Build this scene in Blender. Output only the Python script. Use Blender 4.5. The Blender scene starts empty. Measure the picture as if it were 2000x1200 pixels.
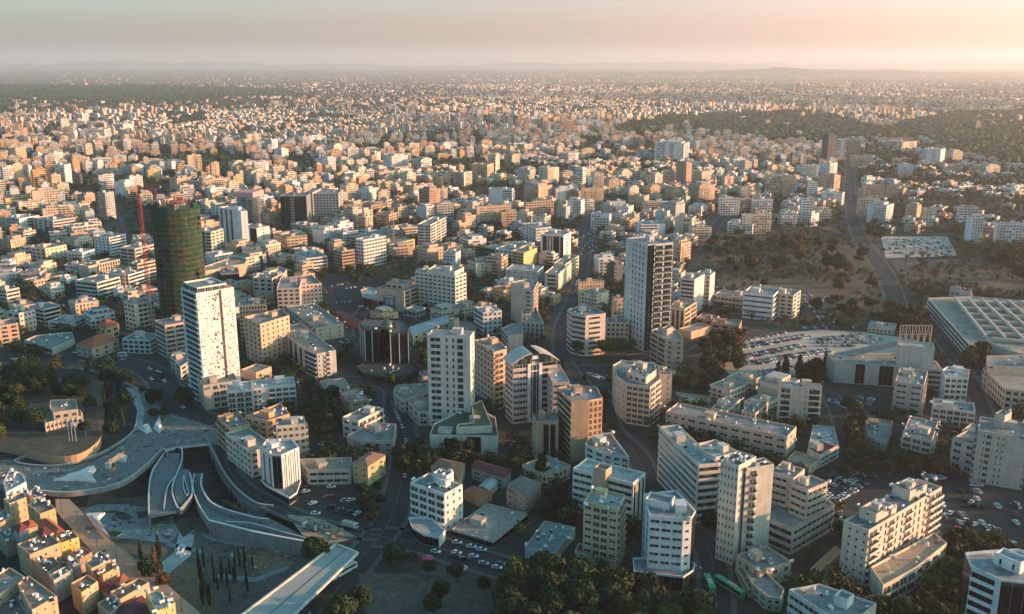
import bpy, math, random
import numpy as np
from mathutils import Vector, Matrix
R = math.radians
random.seed(7)
S = bpy.context.scene
col = S.collection
# ------------------------------------------------------------------ camera
CH, FPX, HOR = 200.0, 1840.0, 122.0
PITCH = math.atan((600 - HOR) / FPX)
cd = bpy.data.cameras.new("camera"); cam = bpy.data.objects.new("camera", cd); col.objects.link(cam)
cam.location = (0, 0, CH); cam.rotation_euler = (R(90) - PITCH, 0, 0)
cd.sensor_width = 36; cd.lens = 36 * FPX / 2000; cd.clip_start = 1; cd.clip_end = 120000
S.camera = cam
S.view_settings.view_transform = 'Standard'; S.view_settings.look = 'None'
S.view_settings.exposure = 1.0; S.view_settings.gamma = 1
S.cycles.max_bounces = 4; S.cycles.diffuse_bounces = 2; S.cycles.glossy_bounces = 2
S.cycles.transmission_bounces = 2; S.cycles.volume_bounces = 1; S.cycles.transparent_max_bounces = 6
S.cycles.use_denoising = True
# ------------------------------------------------------------------ sky and sun
SUN_EL, SUN_AZ = R(9.5), R(91)          # azimuth clockwise from the view direction (+y)
W = bpy.data.worlds.new("World"); S.world = W; W.use_nodes = True
nt = W.node_tree; bg = nt.nodes['Background']
sky = nt.nodes.new('ShaderNodeTexSky'); sky.sky_type = 'NISHITA'; sky.sun_disc = False
sky.sun_elevation = SUN_EL; sky.sun_rotation = SUN_AZ
sky.altitude = 100; sky.air_density = 1.0; sky.dust_density = 2.5; sky.ozone_density = 2.0
tint = nt.nodes.new('ShaderNodeMix'); tint.data_type = 'RGBA'; tint.blend_type = 'MULTIPLY'
tint.inputs[0].default_value = 1.0
# the sky is peach low down towards the sun and grey-teal elsewhere
tc = nt.nodes.new('ShaderNodeTexCoord'); se = nt.nodes.new('ShaderNodeSeparateXYZ'); nt.links.new(tc.outputs['Generated'], se.inputs[0])
lowr = nt.nodes.new('ShaderNodeMapRange'); nt.links.new(se.outputs[2], lowr.inputs[0]); lowr.inputs[1].default_value = 0.28; lowr.inputs[2].default_value = 0.04
azr = nt.nodes.new('ShaderNodeMapRange'); nt.links.new(se.outputs[0], azr.inputs[0]); azr.inputs[1].default_value = -0.5; azr.inputs[2].default_value = 0.5
def wmix(f, a, b):
    n = nt.nodes.new('ShaderNodeMix'); n.data_type = 'RGBA'; nt.links.new(f, n.inputs[0])
    for i, v in ((6, a), (7, b)):
        if isinstance(v, tuple): n.inputs[i].default_value = (*v, 1)
        else: nt.links.new(v, n.inputs[i])
    return n.outputs[2]
nt.links.new(wmix(lowr.outputs[0], (0.39, 1.09, 1.07), wmix(azr.outputs[0], (0.96, 1.04, 1.22), (1.95, 1.35, 1.74))), tint.inputs[7])
nt.links.new(sky.outputs[0], tint.inputs[6]); nt.links.new(tint.outputs[2], bg.inputs[0])
bg.inputs[1].default_value = 0.145
sd = bpy.data.lights.new("sun", 'SUN'); so = bpy.data.objects.new("sun", sd); col.objects.link(so)
sd.energy = 5.0; sd.angle = R(0.5); sd.color = (1.0, 0.50, 0.28)
sdir = Vector((math.cos(SUN_EL) * math.sin(SUN_AZ), math.cos(SUN_EL) * math.cos(SUN_AZ), math.sin(SUN_EL)))
so.rotation_euler = sdir.to_track_quat('Z', 'Y').to_euler()

# ------------------------------------------------------------------ pixel of the photograph -> point of the place
cp, sp = math.cos(PITCH), math.sin(PITCH)
def at(px, py, z=0.0):
    u, v = px - 1000, py - 600
    d = Vector((u, cp * FPX - sp * v, -sp * FPX - cp * v))
    t = (z - CH) / d.z
    return Vector((d.x * t, d.y * t, z))
def z_over(px, py, base):                      # height of the ray (px, py) at the distance of base
    u, v = px - 1000, py - 600
    dy, dz = cp * FPX - sp * v, -sp * FPX - cp * v
    return CH + dz * base.y / dy
def height(px, py, yb, z0=0.0):
    return z_over(px, py, at(px, yb, z0))
def px_of(p):
    x, y, z = p[0], p[1], p[2] - CH
    f = y * cp - z * sp; u = y * sp + z * cp
    return 1000 + FPX * x / f, 600 - FPX * u / f

# ------------------------------------------------------------------ materials
def new_mat(name):
    m = bpy.data.materials.new(name); m.use_nodes = True
    return m, m.node_tree, m.node_tree.nodes['Principled BSDF']
def N(nt, t, **k):
    n = nt.nodes.new(t)
    for a, b in k.items(): setattr(n, a, b)
    return n
def math_n(nt, op, a, b=None, c=None):
    n = N(nt, 'ShaderNodeMath', operation=op)
    for i, v in enumerate((a, b, c)):
        if v is None: continue
        if isinstance(v, (int, float)): n.inputs[i].default_value = v
        else: nt.links.new(v, n.inputs[i])
    return n.outputs[0]
def mixc(nt, f, a, b, bt='MIX'):
    n = N(nt, 'ShaderNodeMix', data_type='RGBA', blend_type=bt)
    for i, v in ((0, f), (6, a), (7, b)):
        if isinstance(v, tuple): n.inputs[i].default_value = (*v, 1) if len(v) == 3 else v
        elif isinstance(v, (int, float)): n.inputs[i].default_value = v
        else: nt.links.new(v, n.inputs[i])
    return n.outputs[2]
def ramp(nt, f, stops):
    n = N(nt, 'ShaderNodeValToRGB'); nt.links.new(f, n.inputs[0])
    e = n.color_ramp.elements
    while len(e) < len(stops): e.new(0.5)
    for i, (p, c) in enumerate(stops): e[i].position = p; e[i].color = (*c, 1)
    return n.outputs[0]
def noise(nt, scale, detail=4, rough=0.6, coord=None, stretch=None):
    g = N(nt, 'ShaderNodeNewGeometry'); src = g.outputs['Position']
    if stretch:
        mp = N(nt, 'ShaderNodeMapping'); mp.inputs['Scale'].default_value = stretch
        nt.links.new(src, mp.inputs[0]); src = mp.outputs[0]
    n = N(nt, 'ShaderNodeTexNoise'); n.inputs['Scale'].default_value = scale
    n.inputs['Detail'].default_value = detail; n.inputs['Roughness'].default_value = rough
    nt.links.new(src, n.inputs['Vector'])
    return n.outputs['Fac']
MC = {}
def plaster(c, rough=0.85, dirt=0.35):
    c = tuple(min(.75, v * 1.08) for v in c); k = ('pl', tuple(round(v, 2) for v in c), rough, dirt)
    if k in MC: return MC[k]
    m, nt, b = new_mat('plaster')
    n1 = noise(nt, 0.18, 5); n2 = noise(nt, 1.0, 3, 0.6, stretch=(0.9, 0.9, 0.08))
    f = math_n(nt, 'MULTIPLY', math_n(nt, 'ADD', math_n(nt, 'MULTIPLY', n1, 0.6), math_n(nt, 'MULTIPLY', n2, 0.9)), 1.0)
    f = N(nt, 'ShaderNodeMapRange'); 
    nt.links.new(math_n(nt, 'ADD', n1, n2), f.inputs[0]); f.inputs[1].default_value = 0.75; f.inputs[2].default_value = 1.35
    f.inputs[3].default_value = 0; f.inputs[4].default_value = 1
    cc = mixc(nt, f.outputs[0], tuple(v * 1.04 for v in c), tuple(v * (1 - dirt) for v in c))
    nt.links.new(cc, b.inputs['Base Color']); b.inputs['Roughness'].default_value = rough
    MC[k] = m; return m
def flat(name, c, rough=0.6, metal=0.0, var=0.15, scale=0.5):
    k = (name, tuple(c), rough, metal)
    if k in MC: return MC[k]
    m, nt, b = new_mat(name)
    cc = mixc(nt, noise(nt, scale), tuple(v * (1 - var) for v in c), tuple(min(1, v * (1 + var)) for v in c))
    nt.links.new(cc, b.inputs['Base Color']); b.inputs['Roughness'].default_value = rough
    b.inputs['Metallic'].default_value = metal
    MC[k] = m; return m
def glassm(c=(0.012, 0.024, 0.027), rough=0.2):
    k = ('gl', c, rough)
    if k in MC: return MC[k]
    m, nt, b = new_mat('window_glass')
    g = N(nt, 'ShaderNodeNewGeometry'); wn = N(nt, 'ShaderNodeTexWhiteNoise', noise_dimensions='3D')
    sn = N(nt, 'ShaderNodeVectorMath', operation='SNAP'); sn.inputs[1].default_value = (1.7, 1.7, 3.2)
    nt.links.new(g.outputs['Position'], sn.inputs[0]); nt.links.new(sn.outputs[0], wn.inputs[0])
    f = math_n(nt, 'POWER', wn.outputs[0], 5.0)
    cc = mixc(nt, f, c, (0.16, 0.15, 0.13) if c[0] > .01 else (0.02, 0.025, 0.025))
    nt.links.new(cc, b.inputs['Base Color']); b.inputs['Roughness'].default_value = rough
    b.inputs['Specular IOR Level'].default_value = 0.35 if c[0] > .005 else 0.15
    MC[k] = m; return m
GLASS = glassm(); GLASS_T = glassm((0.012, 0.04, 0.045), 0.06); GLASS_B = glassm((0.003, 0.012, 0.014), 0.1)
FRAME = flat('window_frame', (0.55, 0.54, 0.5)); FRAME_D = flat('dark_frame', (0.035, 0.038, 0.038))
WHITE = plaster((0.72, 0.72, 0.69)); METAL = flat('roof_metal', (0.4, 0.41, 0.41), 0.4, 0.3)
TANK = flat('white_tank', (0.75, 0.76, 0.75), 0.35); PANEL = flat('solar_glass', (0.02, 0.03, 0.05), 0.1)
def roofm(c):
    k = ('roof', c)
    if k in MC: return MC[k]
    m, nt, b = new_mat('flat_roof')
    f = noise(nt, 0.12, 6, 0.65); f2 = noise(nt, 0.9, 3)
    cc = ramp(nt, f, [(0.36, tuple(v * 0.45 for v in c)), (0.47, tuple(v * 1.05 for v in c)), (0.53, tuple(v * .75 for v in c)), (0.64, tuple(min(.75, v * 1.4) for v in c))])
    cc = mixc(nt, math_n(nt, 'MULTIPLY', f2, 0.5), cc, (0.12, 0.11, 0.1))
    nt.links.new(cc, b.inputs['Base Color']); b.inputs['Roughness'].default_value = 0.9
    MC[k] = m; return m
ROOF_G = (0.30, 0.30, 0.29); ROOF_W = (0.5, 0.5, 0.48); ROOF_T = (0.22, 0.27, 0.26); ROOF_B = (0.34, 0.28, 0.22)
TILE = flat('roof_tiles', (0.36, 0.11, 0.05), 0.8, 0, 0.35, 0.8); TILE_D = flat('dark_red_roof', (0.16, 0.03, 0.03), 0.7, 0, 0.3)
BARK = flat('bark', (0.09, 0.06, 0.04), 0.9)

# ------------------------------------------------------------------ mesh builder
class MB:
    def __init__(s): s.v = []; s.f = []; s.m = []
    def face(s, pts, mi=0):
        k = len(s.v); s.v += [tuple(p) for p in pts]; s.f.append(tuple(range(k, k + len(pts)))); s.m.append(mi)
    def box(s, c, sz, mi=0, rz=0.0, mtop=None):
        hx, hy, hz = sz[0] / 2, sz[1] / 2, sz[2] / 2; ca, sa = math.cos(rz), math.sin(rz)
        k = len(s.v)
        for dz in (-hz, hz):
            for dx, dy in ((-hx, -hy), (hx, -hy), (hx, hy), (-hx, hy)):
                s.v.append((c[0] + dx * ca - dy * sa, c[1] + dx * sa + dy * ca, c[2] + dz))
        for q in ((0, 1, 5, 4), (1, 2, 6, 5), (2, 3, 7, 6), (3, 0, 4, 7)): s.f.append(tuple(k + i for i in q)); s.m.append(mi)
        s.f.append((k + 4, k + 5, k + 6, k + 7)); s.m.append(mi if mtop is None else mtop)
        s.f.append((k + 3, k + 2, k + 1, k)); s.m.append(mi)
    def prism(s, poly, z0, z1, ms=0, mt=0):
        n = len(poly); k = len(s.v)
        s.v += [(p[0], p[1], z0) for p in poly] + [(p[0], p[1], z1) for p in poly]
        for i in range(n):
            j = (i + 1) % n; s.f.append((k + i, k + j, k + n + j, k + n + i)); s.m.append(ms)
        s.f.append(tuple(k + n + i for i in range(n))); s.m.append(mt)
        s.f.append(tuple(k + i for i in reversed(range(n)))); s.m.append(ms)
    def tube(s, a, b, r0, r1=None, n=8, mi=0):
        a, b = Vector(a), Vector(b); r1 = r0 if r1 is None else r1; d = b - a
        q = d.to_track_quat('Z', 'Y'); k = len(s.v)
        for p, r in ((a, r0), (b, r1)):
            for i in range(n):
                t = 2 * math.pi * i / n; s.v.append(tuple(p + q @ Vector((r * math.cos(t), r * math.sin(t), 0))))
        for i in range(n):
            j = (i + 1) % n; s.f.append((k + i, k + j, k + n + j, k + n + i)); s.m.append(mi)
        s.f.append(tuple(k + n + i for i in range(n))); s.m.append(mi)
        s.f.append(tuple(k + i for i in reversed(range(n)))); s.m.append(mi)
    def mesh(s, name, mats):
        me = bpy.data.meshes.new(name); me.from_pydata(s.v, [], s.f)
        for m in mats: me.materials.append(m)
        me.polygons.foreach_set('material_index', s.m); me.update(); return me
    def build(s, name, mats, parent=None):
        if not isinstance(mats, (list, tuple)): mats = [mats]
        return link(name, s.mesh(name, mats), parent)
def link(name, me, parent=None):
    o = bpy.data.objects.new(name, me); col.objects.link(o)
    if parent: o.parent = parent
    return o
def tag(o, label=None, cat=None, group=None, kind=None):
    for k, v in (('label', label), ('category', cat), ('group', group), ('kind', kind)):
        if v: o[k] = v
    return o
def empty(name, loc=(0, 0, 0), rz=0):
    o = bpy.data.objects.new(name, None); col.objects.link(o); o.location = loc; o.rotation_euler = (0, 0, rz)
    o.empty_display_size = 1; return o
def copy_tree(o, parent=None):
    c = o.copy(); col.objects.link(c)
    if parent: c.parent = parent
    for ch in list(o.children): copy_tree(ch, c)
    return c
def big_mesh(name, V, F, mats, mi=None, attr=None):
    """V (n,3), F (m,4) quads as numpy, attr (m,4) face colour"""
    me = bpy.data.meshes.new(name); n, m = len(V), len(F); w = F.shape[1]
    me.vertices.add(n); me.vertices.foreach_set('co', np.asarray(V, np.float32).ravel())
    me.loops.add(m * w); me.loops.foreach_set('vertex_index', np.asarray(F, np.int32).ravel())
    me.polygons.add(m); me.polygons.foreach_set('loop_start', np.arange(0, m * w, w, dtype=np.int32))
    for x in mats: me.materials.append(x)
    if mi is not None: me.polygons.foreach_set('material_index', np.asarray(mi, np.int32))
    me.polygons.foreach_set('use_smooth', np.zeros(m, bool)); me.update(calc_edges=True); me.shade_flat()
    if attr is not None:
        a = me.attributes.new('col', 'FLOAT_COLOR', 'FACE'); a.data.foreach_set('color', np.asarray(attr, np.float32).ravel())
    return me

# ------------------------------------------------------------------ facade shader for the many small buildings
def city_wall():
    m, nt, b = new_mat('rendered_facade')
    at_ = N(nt, 'ShaderNodeAttribute', attribute_name='col')
    g = N(nt, 'ShaderNodeNewGeometry')
    cr = N(nt, 'ShaderNodeVectorMath', operation='CROSS_PRODUCT'); nt.links.new(g.outputs['True Normal'], cr.inputs[0]); cr.inputs[1].default_value = (0, 0, 1)
    dt = N(nt, 'ShaderNodeVectorMath', operation='DOT_PRODUCT'); nt.links.new(g.outputs['Position'], dt.inputs[0]); nt.links.new(cr.outputs[0], dt.inputs[1])
    sx = N(nt, 'ShaderNodeSeparateXYZ'); nt.links.new(g.outputs['Position'], sx.inputs[0])
    sn = N(nt, 'ShaderNodeSeparateXYZ'); nt.links.new(g.outputs['True Normal'], sn.inputs[0])
    var = at_.outputs['Alpha']
    wcell = math_n(nt, 'ADD', 2.6, math_n(nt, 'MULTIPLY', var, 2.4))
    s = math_n(nt, 'DIVIDE', dt.outputs['Value'], wcell); z = math_n(nt, 'DIVIDE', sx.outputs[2], 3.2)
    fs = math_n(nt, 'FRACT', s); fz = math_n(nt, 'FRACT', z)
    hw = math_n(nt, 'ADD', 0.24, math_n(nt, 'MULTIPLY', var, 0.26))
    inx = math_n(nt, 'LESS_THAN', math_n(nt, 'ABSOLUTE', math_n(nt, 'SUBTRACT', fs, 0.5)), hw)
    inz = math_n(nt, 'LESS_THAN', math_n(nt, 'ABSOLUTE', math_n(nt, 'SUBTRACT', fz, 0.52)), 0.25)
    wall = math_n(nt, 'LESS_THAN', math_n(nt, 'ABSOLUTE', sn.outputs[2]), 0.4)
    cv = N(nt, 'ShaderNodeCombineXYZ'); nt.links.new(math_n(nt, 'FLOOR', s), cv.inputs[0]); nt.links.new(math_n(nt, 'FLOOR', z), cv.inputs[1])
    wn = N(nt, 'ShaderNodeTexWhiteNoise', noise_dimensions='3D'); nt.links.new(cv.outputs[0], wn.inputs[0])
    keep = math_n(nt, 'GREATER_THAN', wn.outputs[0], 0.12)
    # blank stretches of wall
    bl = N(nt, 'ShaderNodeCombineXYZ'); nt.links.new(math_n(nt, 'FLOOR', math_n(nt, 'DIVIDE', dt.outputs['Value'], 9.0)), bl.inputs[0])
    wb = N(nt, 'ShaderNodeTexWhiteNoise', noise_dimensions='3D'); nt.links.new(bl.outputs[0], wb.inputs[0])
    nb = math_n(nt, 'GREATER_THAN', wb.outputs[0], 0.25)
    mask = inx
    for q in (inz, wall, keep, nb): mask = math_n(nt, 'MULTIPLY', mask, q)
    gl = mixc(nt, wn.outputs[0], (0.02, 0.03, 0.035), (0.09, 0.085, 0.075))
    dirt = noise(nt, 0.15, 4)
    wc = mixc(nt, dirt, mixc(nt, 1.0, at_.outputs['Color'], (1.18, 1.18, 1.18), 'MULTIPLY'), mixc(nt, 0.7, at_.outputs['Color'], (0.75, 0.73, 0.7), 'MULTIPLY'))
    cc = mixc(nt, mask, wc, gl)
    nt.links.new(cc, b.inputs['Base Color'])
    b.inputs['Roughness'].default_value = 0.8
    return m
CITY = city_wall()
def attr_mat(name, rough=0.9, ns=0.3, amt=0.4):
    m, nt, b = new_mat(name)
    a = N(nt, 'ShaderNodeAttribute', attribute_name='col')
    cc = mixc(nt, math_n(nt, 'MULTIPLY', noise(nt, ns, 4), amt), a.outputs['Color'], (0.03, 0.03, 0.03))
    nt.links.new(cc, b.inputs['Base Color']); b.inputs['Roughness'].default_value = rough
    return m
CROOF = attr_mat('roof_screed')
def leafm():
    m, nt, b = new_mat('leaves')
    a = N(nt, 'ShaderNodeAttribute', attribute_name='col')
    oi = N(nt, 'ShaderNodeObjectInfo')
    nt.links.new(mixc(nt, 0.3, a.outputs['Color'], mixc(nt, oi.outputs['Random'], (0.012, 0.035, 0.014), (0.06, 0.08, 0.025))), b.inputs['Base Color'])
    b.inputs['Roughness'].default_value = 0.75; b.inputs['Specular IOR Level'].default_value = 0.2
    return m
LEAF = leafm()
# ------------------------------------------------------------------ setting: ground, roads, lots
def polyw(pts, z=0.0): return [at(x, y, z) for x, y in pts]
def inside(x, y, poly):
    c = False; n = len(poly); j = n - 1
    for i in range(n):
        xi, yi, xj, yj = poly[i][0], poly[i][1], poly[j][0], poly[j][1]
        if (yi > y) != (yj > y) and x < (xj - xi) * (y - yi) / (yj - yi) + xi: c = not c
        j = i
    return c
def inside_np(X, Y, poly):
    c = np.zeros(X.shape, bool); n = len(poly); j = n - 1
    for i in range(n):
        xi, yi, xj, yj = poly[i][0], poly[i][1], poly[j][0], poly[j][1]
        if yi != yj:
            t = ((yi > Y) != (yj > Y)) & (X < (xj - xi) * (Y - yi) / (yj - yi) + xi); c ^= t
        j = i
    return c
MOAT_PX = [(66, 962), (130, 965), (200, 955), (245, 938), (285, 908), (322, 880), (405, 862), (425, 905), (455, 945),
           (500, 978), (560, 1000), (600, 1030), (650, 1075), (560, 1130), (470, 1200), (440, 1235), (420, 1235), (330, 1180), (200, 1075), (140, 1010)]
MOAT = [tuple(p)[:2] for p in polyw(MOAT_PX)]
def ground():
    m, nt, b = new_mat('city_ground')
    f1 = noise(nt, 0.02, 6, 0.6); f2 = noise(nt, 0.11, 5, 0.65); f3 = noise(nt, 0.0012, 4, 0.6)
    c = ramp(nt, f2, [(0.3, (0.012, 0.02, 0.012)), (0.48, (0.03, 0.034, 0.028)), (0.62, (0.09, 0.075, 0.06)), (0.75, (0.03, 0.034, 0.032))])
    c2 = ramp(nt, f1, [(0.35, (0.016, 0.024, 0.02)), (0.58, (0.04, 0.042, 0.037)), (0.72, (0.13, 0.105, 0.08))])
    c = mixc(nt, 0.5, c, c2)
    far = ramp(nt, f3, [(0.35, (0.06, 0.075, 0.04)), (0.5, (0.2, 0.16, 0.1)), (0.62, (0.10, 0.095, 0.055)), (0.75, (0.24, 0.19, 0.12))])
    g = N(nt, 'ShaderNodeNewGeometry'); sx = N(nt, 'ShaderNodeSeparateXYZ'); nt.links.new(g.outputs['Position'], sx.inputs[0])
    mr = N(nt, 'ShaderNodeMapRange'); nt.links.new(sx.outputs[1], mr.inputs[0]); mr.inputs[1].default_value = 4000; mr.inputs[2].default_value = 8000
    c = mixc(nt, mr.outputs[0], c, far)
    nt.links.new(c, b.inputs['Base Color']); b.inputs['Roughness'].default_value = 0.95
    # one sheet: a fine patch round the lowered moat, coarse quads beyond
    xs = [-60000, -8000, -1500] + [x for x in np.arange(-260, 60.1, 4)] + [1500, 8000, 60000]
    ys = [-300, 100] + [y for y in np.arange(230, 560.1, 4)] + [3000, 12000, 70000]
    xs = np.array(xs, float); ys = np.array(ys, float)
    X, Y = np.meshgrid(xs, ys); Z = np.where(inside_np(X, Y, MOAT), -7.0, 0.0)
    nx = len(xs); V = np.stack([X.ravel(), Y.ravel(), Z.ravel()], 1)
    ii = np.arange((len(ys) - 1) * (nx - 1)); r = ii // (nx - 1); c_ = ii % (nx - 1)
    a = r * nx + c_; F = np.stack([a, a + 1, a + nx + 1, a + nx], 1)
    o = link('ground', big_mesh('ground', V, F, [m])); tag(o, kind='structure')
ground()
def worn(name, c, sc=0.12):
    m, nt, b = new_mat(name); f = noise(nt, sc, 8, 0.75); g = noise(nt, sc * 6, 4, 0.7)
    cc = mixc(nt, 1.0, ramp(nt, f, [(0.36, tuple(v * .45 for v in c)), (0.47, c), (0.55, tuple(v * .7 for v in c)), (0.68, tuple(min(.8, v * 1.5) for v in c))]), ramp(nt, g, [(0.3, (.5, .5, .5)), (0.6, (1, 1, 1))]), 'MULTIPLY')
    nt.links.new(cc, b.inputs['Base Color']); b.inputs['Roughness'].default_value = .85; return m
def sheet(name, pts, z, mat, kind='structure'):
    mb = MB(); mb.face([(p[0], p[1], z) for p in pts]); o = mb.build(name, mat); tag(o, kind=kind); return o
ASPH = flat('asphalt', (0.024, 0.027, 0.028), 0.9, 0, 0.3, 0.15); PAVE = flat('pavement', (0.085, 0.088, 0.08), 0.9, 0, 0.3, 0.3)
SAND = flat('sandy_dirt', (0.34, 0.25, 0.17), 0.95, 0, 0.35, 0.06); MARK = flat('road_paint', (0.3, 0.3, 0.29), 0.8)
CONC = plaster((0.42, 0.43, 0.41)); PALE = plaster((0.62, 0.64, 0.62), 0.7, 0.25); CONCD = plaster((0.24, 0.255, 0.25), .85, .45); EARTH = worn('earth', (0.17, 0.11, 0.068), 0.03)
GRASS = worn('dry_grass', (0.085, 0.072, 0.04), 0.03)
def smooth(pts, k=6):
    out = []; n = len(pts)
    for i in range(n - 1):
        p0, p1, p2, p3 = pts[max(0, i - 1)], pts[i], pts[i + 1], pts[min(n - 1, i + 2)]
        for j in range(k):
            t = j / k
            out.append(0.5 * ((2 * p1) + (p2 - p0) * t + (2 * p0 - 5 * p1 + 4 * p2 - p3) * t * t + (3 * p1 - p0 - 3 * p2 + p3) * t ** 3))
    out.append(pts[-1]); return out
def offs(P, d):
    out = []
    for i in range(len(P)):
        a, b = P[max(0, i - 1)], P[min(len(P) - 1, i + 1)]; t = (b - a); t.z = 0; t.normalize()
        out.append(Vector((P[i].x - t.y * d, P[i].y + t.x * d, P[i].z)))
    return out
ROADS = []
def ribbon(mb, P, w0, w1, z0, z1=None, mi=0):
    A, B = offs(P, w0), offs(P, w1)
    for i in range(len(P) - 1):
        if z1 is None:
            mb.face([(A[i].x, A[i].y, z0), (A[i + 1].x, A[i + 1].y, z0), (B[i + 1].x, B[i + 1].y, z0), (B[i].x, B[i].y, z0)][::-1], mi)
        else:
            mb.prism([A[i + 1], A[i], B[i], B[i + 1]], z0, z1, mi, mi + 1)
def road(name, px, w, z, pave=2.2, lanes=True):
    P = smooth([at(x, y) for x, y in px]); mb = MB()
    ribbon(mb, P, -w / 2, w / 2, z); o = mb.build(name, ASPH); tag(o, kind='structure'); ROADS.append((P, w / 2 + pave))
    if pave:
        mb = MB(); ribbon(mb, P, w / 2, w / 2 + pave, -0.05, 0.12); ribbon(mb, P, -w / 2 - pave, -w / 2, -0.05, 0.12)
        tag(mb.build('pavement', [PAVE, PAVE]), kind='structure')
    if lanes:
        mb = MB(); L = 0
        for i in range(len(P) - 1):
            d = P[i + 1] - P[i]; l = d.length; t = 0
            while t < l:
                a = P[i] + d * (t / l); b = P[i] + d * min(1, (t + 2.5) / l); mb2 = [a, b]
                ribbon(mb, mb2, -0.08, 0.08, z + 0.004); t += 6.5
        tag(mb.build('lane_marking', MARK), kind='structure')
zr = 0.010
RD = [('road', [(-40, 703), (100, 700), (200, 705), (270, 714), (310, 738), (335, 775), (370, 808), (432, 828)], 17),
 ('road', [(432, 828), (432, 860), (447, 915), (475, 953), (540, 990), (600, 1015), (680, 1040), (740, 1045)], 7),
 ('road', [(640, 742), (760, 752), (776, 800), (788, 850), (790, 900), (780, 960), (762, 1015), (735, 1055), (690, 1110), (600, 1230)], 13),
 ('road', [(740, 1048), (830, 1062), (900, 1085), (985, 1110), (1080, 1140)], 15),
 ('road', [(1180, 790), (1195, 840), (1240, 885), (1262, 930), (1305, 1000), (1375, 1060), (1395, 1120), (1400, 1240)], 11),
 ('road', [(1160, 400), (1142, 500), (1122, 580), (1098, 640), (1100, 700), (1130, 745), (1180, 790)], 10),
 ('road', [(1100, 706), (1180, 708), (1270, 692), (1350, 690), (1400, 660), (1470, 640)], 9),
 ('road', [(1664, 300), (1660, 350), (1663, 400), (1678, 460), (1722, 525), (1748, 585), (1735, 625)], 15),
 ('road', [(1622, 770), (1645, 830), (1640, 885), (1600, 925)], 8),
 ('road', [(1795, 610), (1870, 705), (1915, 790), (1940, 860)], 9),
 ('road', [(240, 545), (238, 500), (232, 450), (215, 400), (212, 360)], 9),
 ('road', [(620, 690), (700, 665), (700, 620), (740, 590), (800, 625), (930, 680)], 8),
 ('road', [(1380, 480), (1400, 440), (1440, 400)], 9)]
for k, (n, p, w) in enumerate(RD): road(n, p, w, zr + 0.003 * k)
LOTS = []
def lot(name, px, mat, z=0.004):
    P = polyw(px); LOTS.append([tuple(p)[:2] for p in P]); return sheet(name, P, z, mat)
lot('car_park', [(1385, 700), (1425, 672), (1500, 655), (1600, 644), (1680, 648), (1765, 660), (1750, 690), (1640, 712), (1560, 742), (1480, 748), (1430, 735)], flat('pale_sand', (0.42, 0.36, 0.29), 0.95, 0, 0.25, 0.05), 0.06)
lot('car_park', [(1618, 915), (1690, 903), (1840, 925), (2030, 955), (2050, 1090), (1850, 1062), (1700, 1040), (1655, 985), (1595, 975)], ASPH, 0.05)
lot('car_park', [(590, 925), (690, 935), (745, 950), (735, 1010), (650, 1022), (560, 985)], ASPH, 0.05)
lot('car_park', [(1130, 712), (1195, 705), (1195, 748), (1140, 752)], ASPH, 0.065)
lot('car_park', [(1620, 752), (1745, 765), (1740, 812), (1625, 800)], ASPH, 0.05)
lot('car_park', [(620, 555), (700, 535), (745, 560), (700, 640), (640, 600)], ASPH, 0.05)
lot('car_park', [(1320, 765), (1390, 775), (1385, 800), (1330, 800)], SAND, 0.05)
lot('car_park', [(1720, 462), (1850, 462), (1870, 500), (1730, 505)], flat('pale_gravel', (0.45, 0.4, 0.33), 0.95), 0.05)
lot('car_park', [(1060, 880), (975, 850), (985, 830), (1045, 835)], ASPH, 0.05)
lot('dirt_lot', [(1380, 500), (1520, 490), (1640, 520), (1720, 560), (1700, 600), (1560, 590), (1420, 560)], EARTH, 0.03)
lot('dirt_lot', [(1740, 510), (1900, 505), (2050, 540), (2000, 575), (1850, 560), (1770, 560)], EARTH, 0.03)
lot('park_grass', [(1380, 455), (1600, 450), (1690, 475), (1730, 540), (1740, 600), (1600, 640), (1480, 640), (1400, 610), (1350, 540)], GRASS, 0.02)
lot('dirt_lot', [(560, 1005), (620, 1010), (700, 1050), (640, 1065), (590, 1045)], SAND, 0.03)
lot('sandy_verge', [(108, 975), (135, 975), (215, 1055), (300, 1120), (400, 1205), (460, 1250), (350, 1260), (300, 1190), (210, 1110), (150, 1045), (110, 1000)], SAND, 0.03)
lot('dirt_lot', [(700, 1120), (800, 1120), (980, 1160), (985, 1230), (720, 1230)], worn('park_path', (0.12, 0.11, 0.08), 0.05), 0.02)
# hills on the horizon
def hills():
    for (x0, x1, y, h, sd_, nm) in ((-12000, 14000, 38000, 300, 3, 'hills'), (1500, 9500, 17500, 120, 5, 'ridge'), (9000, 26000, 42000, 420, 8, 'hills'), (-26000, -6000, 40000, 330, 11, 'hills')):
        rr = random.Random(sd_); ph = [rr.uniform(0, 6.28) for _ in range(5)]; n = 90; mb = MB(); row = []
        for i in range(n + 1):
            t = i / n; x = x0 + (x1 - x0) * t
            e = max(0, math.sin(math.pi * t)) ** 0.6
            k = 0.55 + 0.2 * math.sin(9 * t + ph[0]) + 0.13 * math.sin(23 * t + ph[1]) + 0.07 * math.sin(51 * t + ph[2]) + 0.04 * math.sin(97 * t + ph[3])
            row.append((x, h * e * k))
        for i in range(n):
            (xa, ha), (xb, hb) = row[i], row[i + 1]
            mb.face([(xa, y - 2500, -1), (xb, y - 2500, -1), (xb, y, hb), (xa, y, ha)])
            mb.face([(xa, y, ha), (xb, y, hb), (xb, y + 2500, -1), (xa, y + 2500, -1)])
        tag(mb.build(nm, flat('hill_scrub', (0.11, 0.11, 0.07), 0.95, 0, 0.4, 0.001)), kind='structure')
hills()
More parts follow.
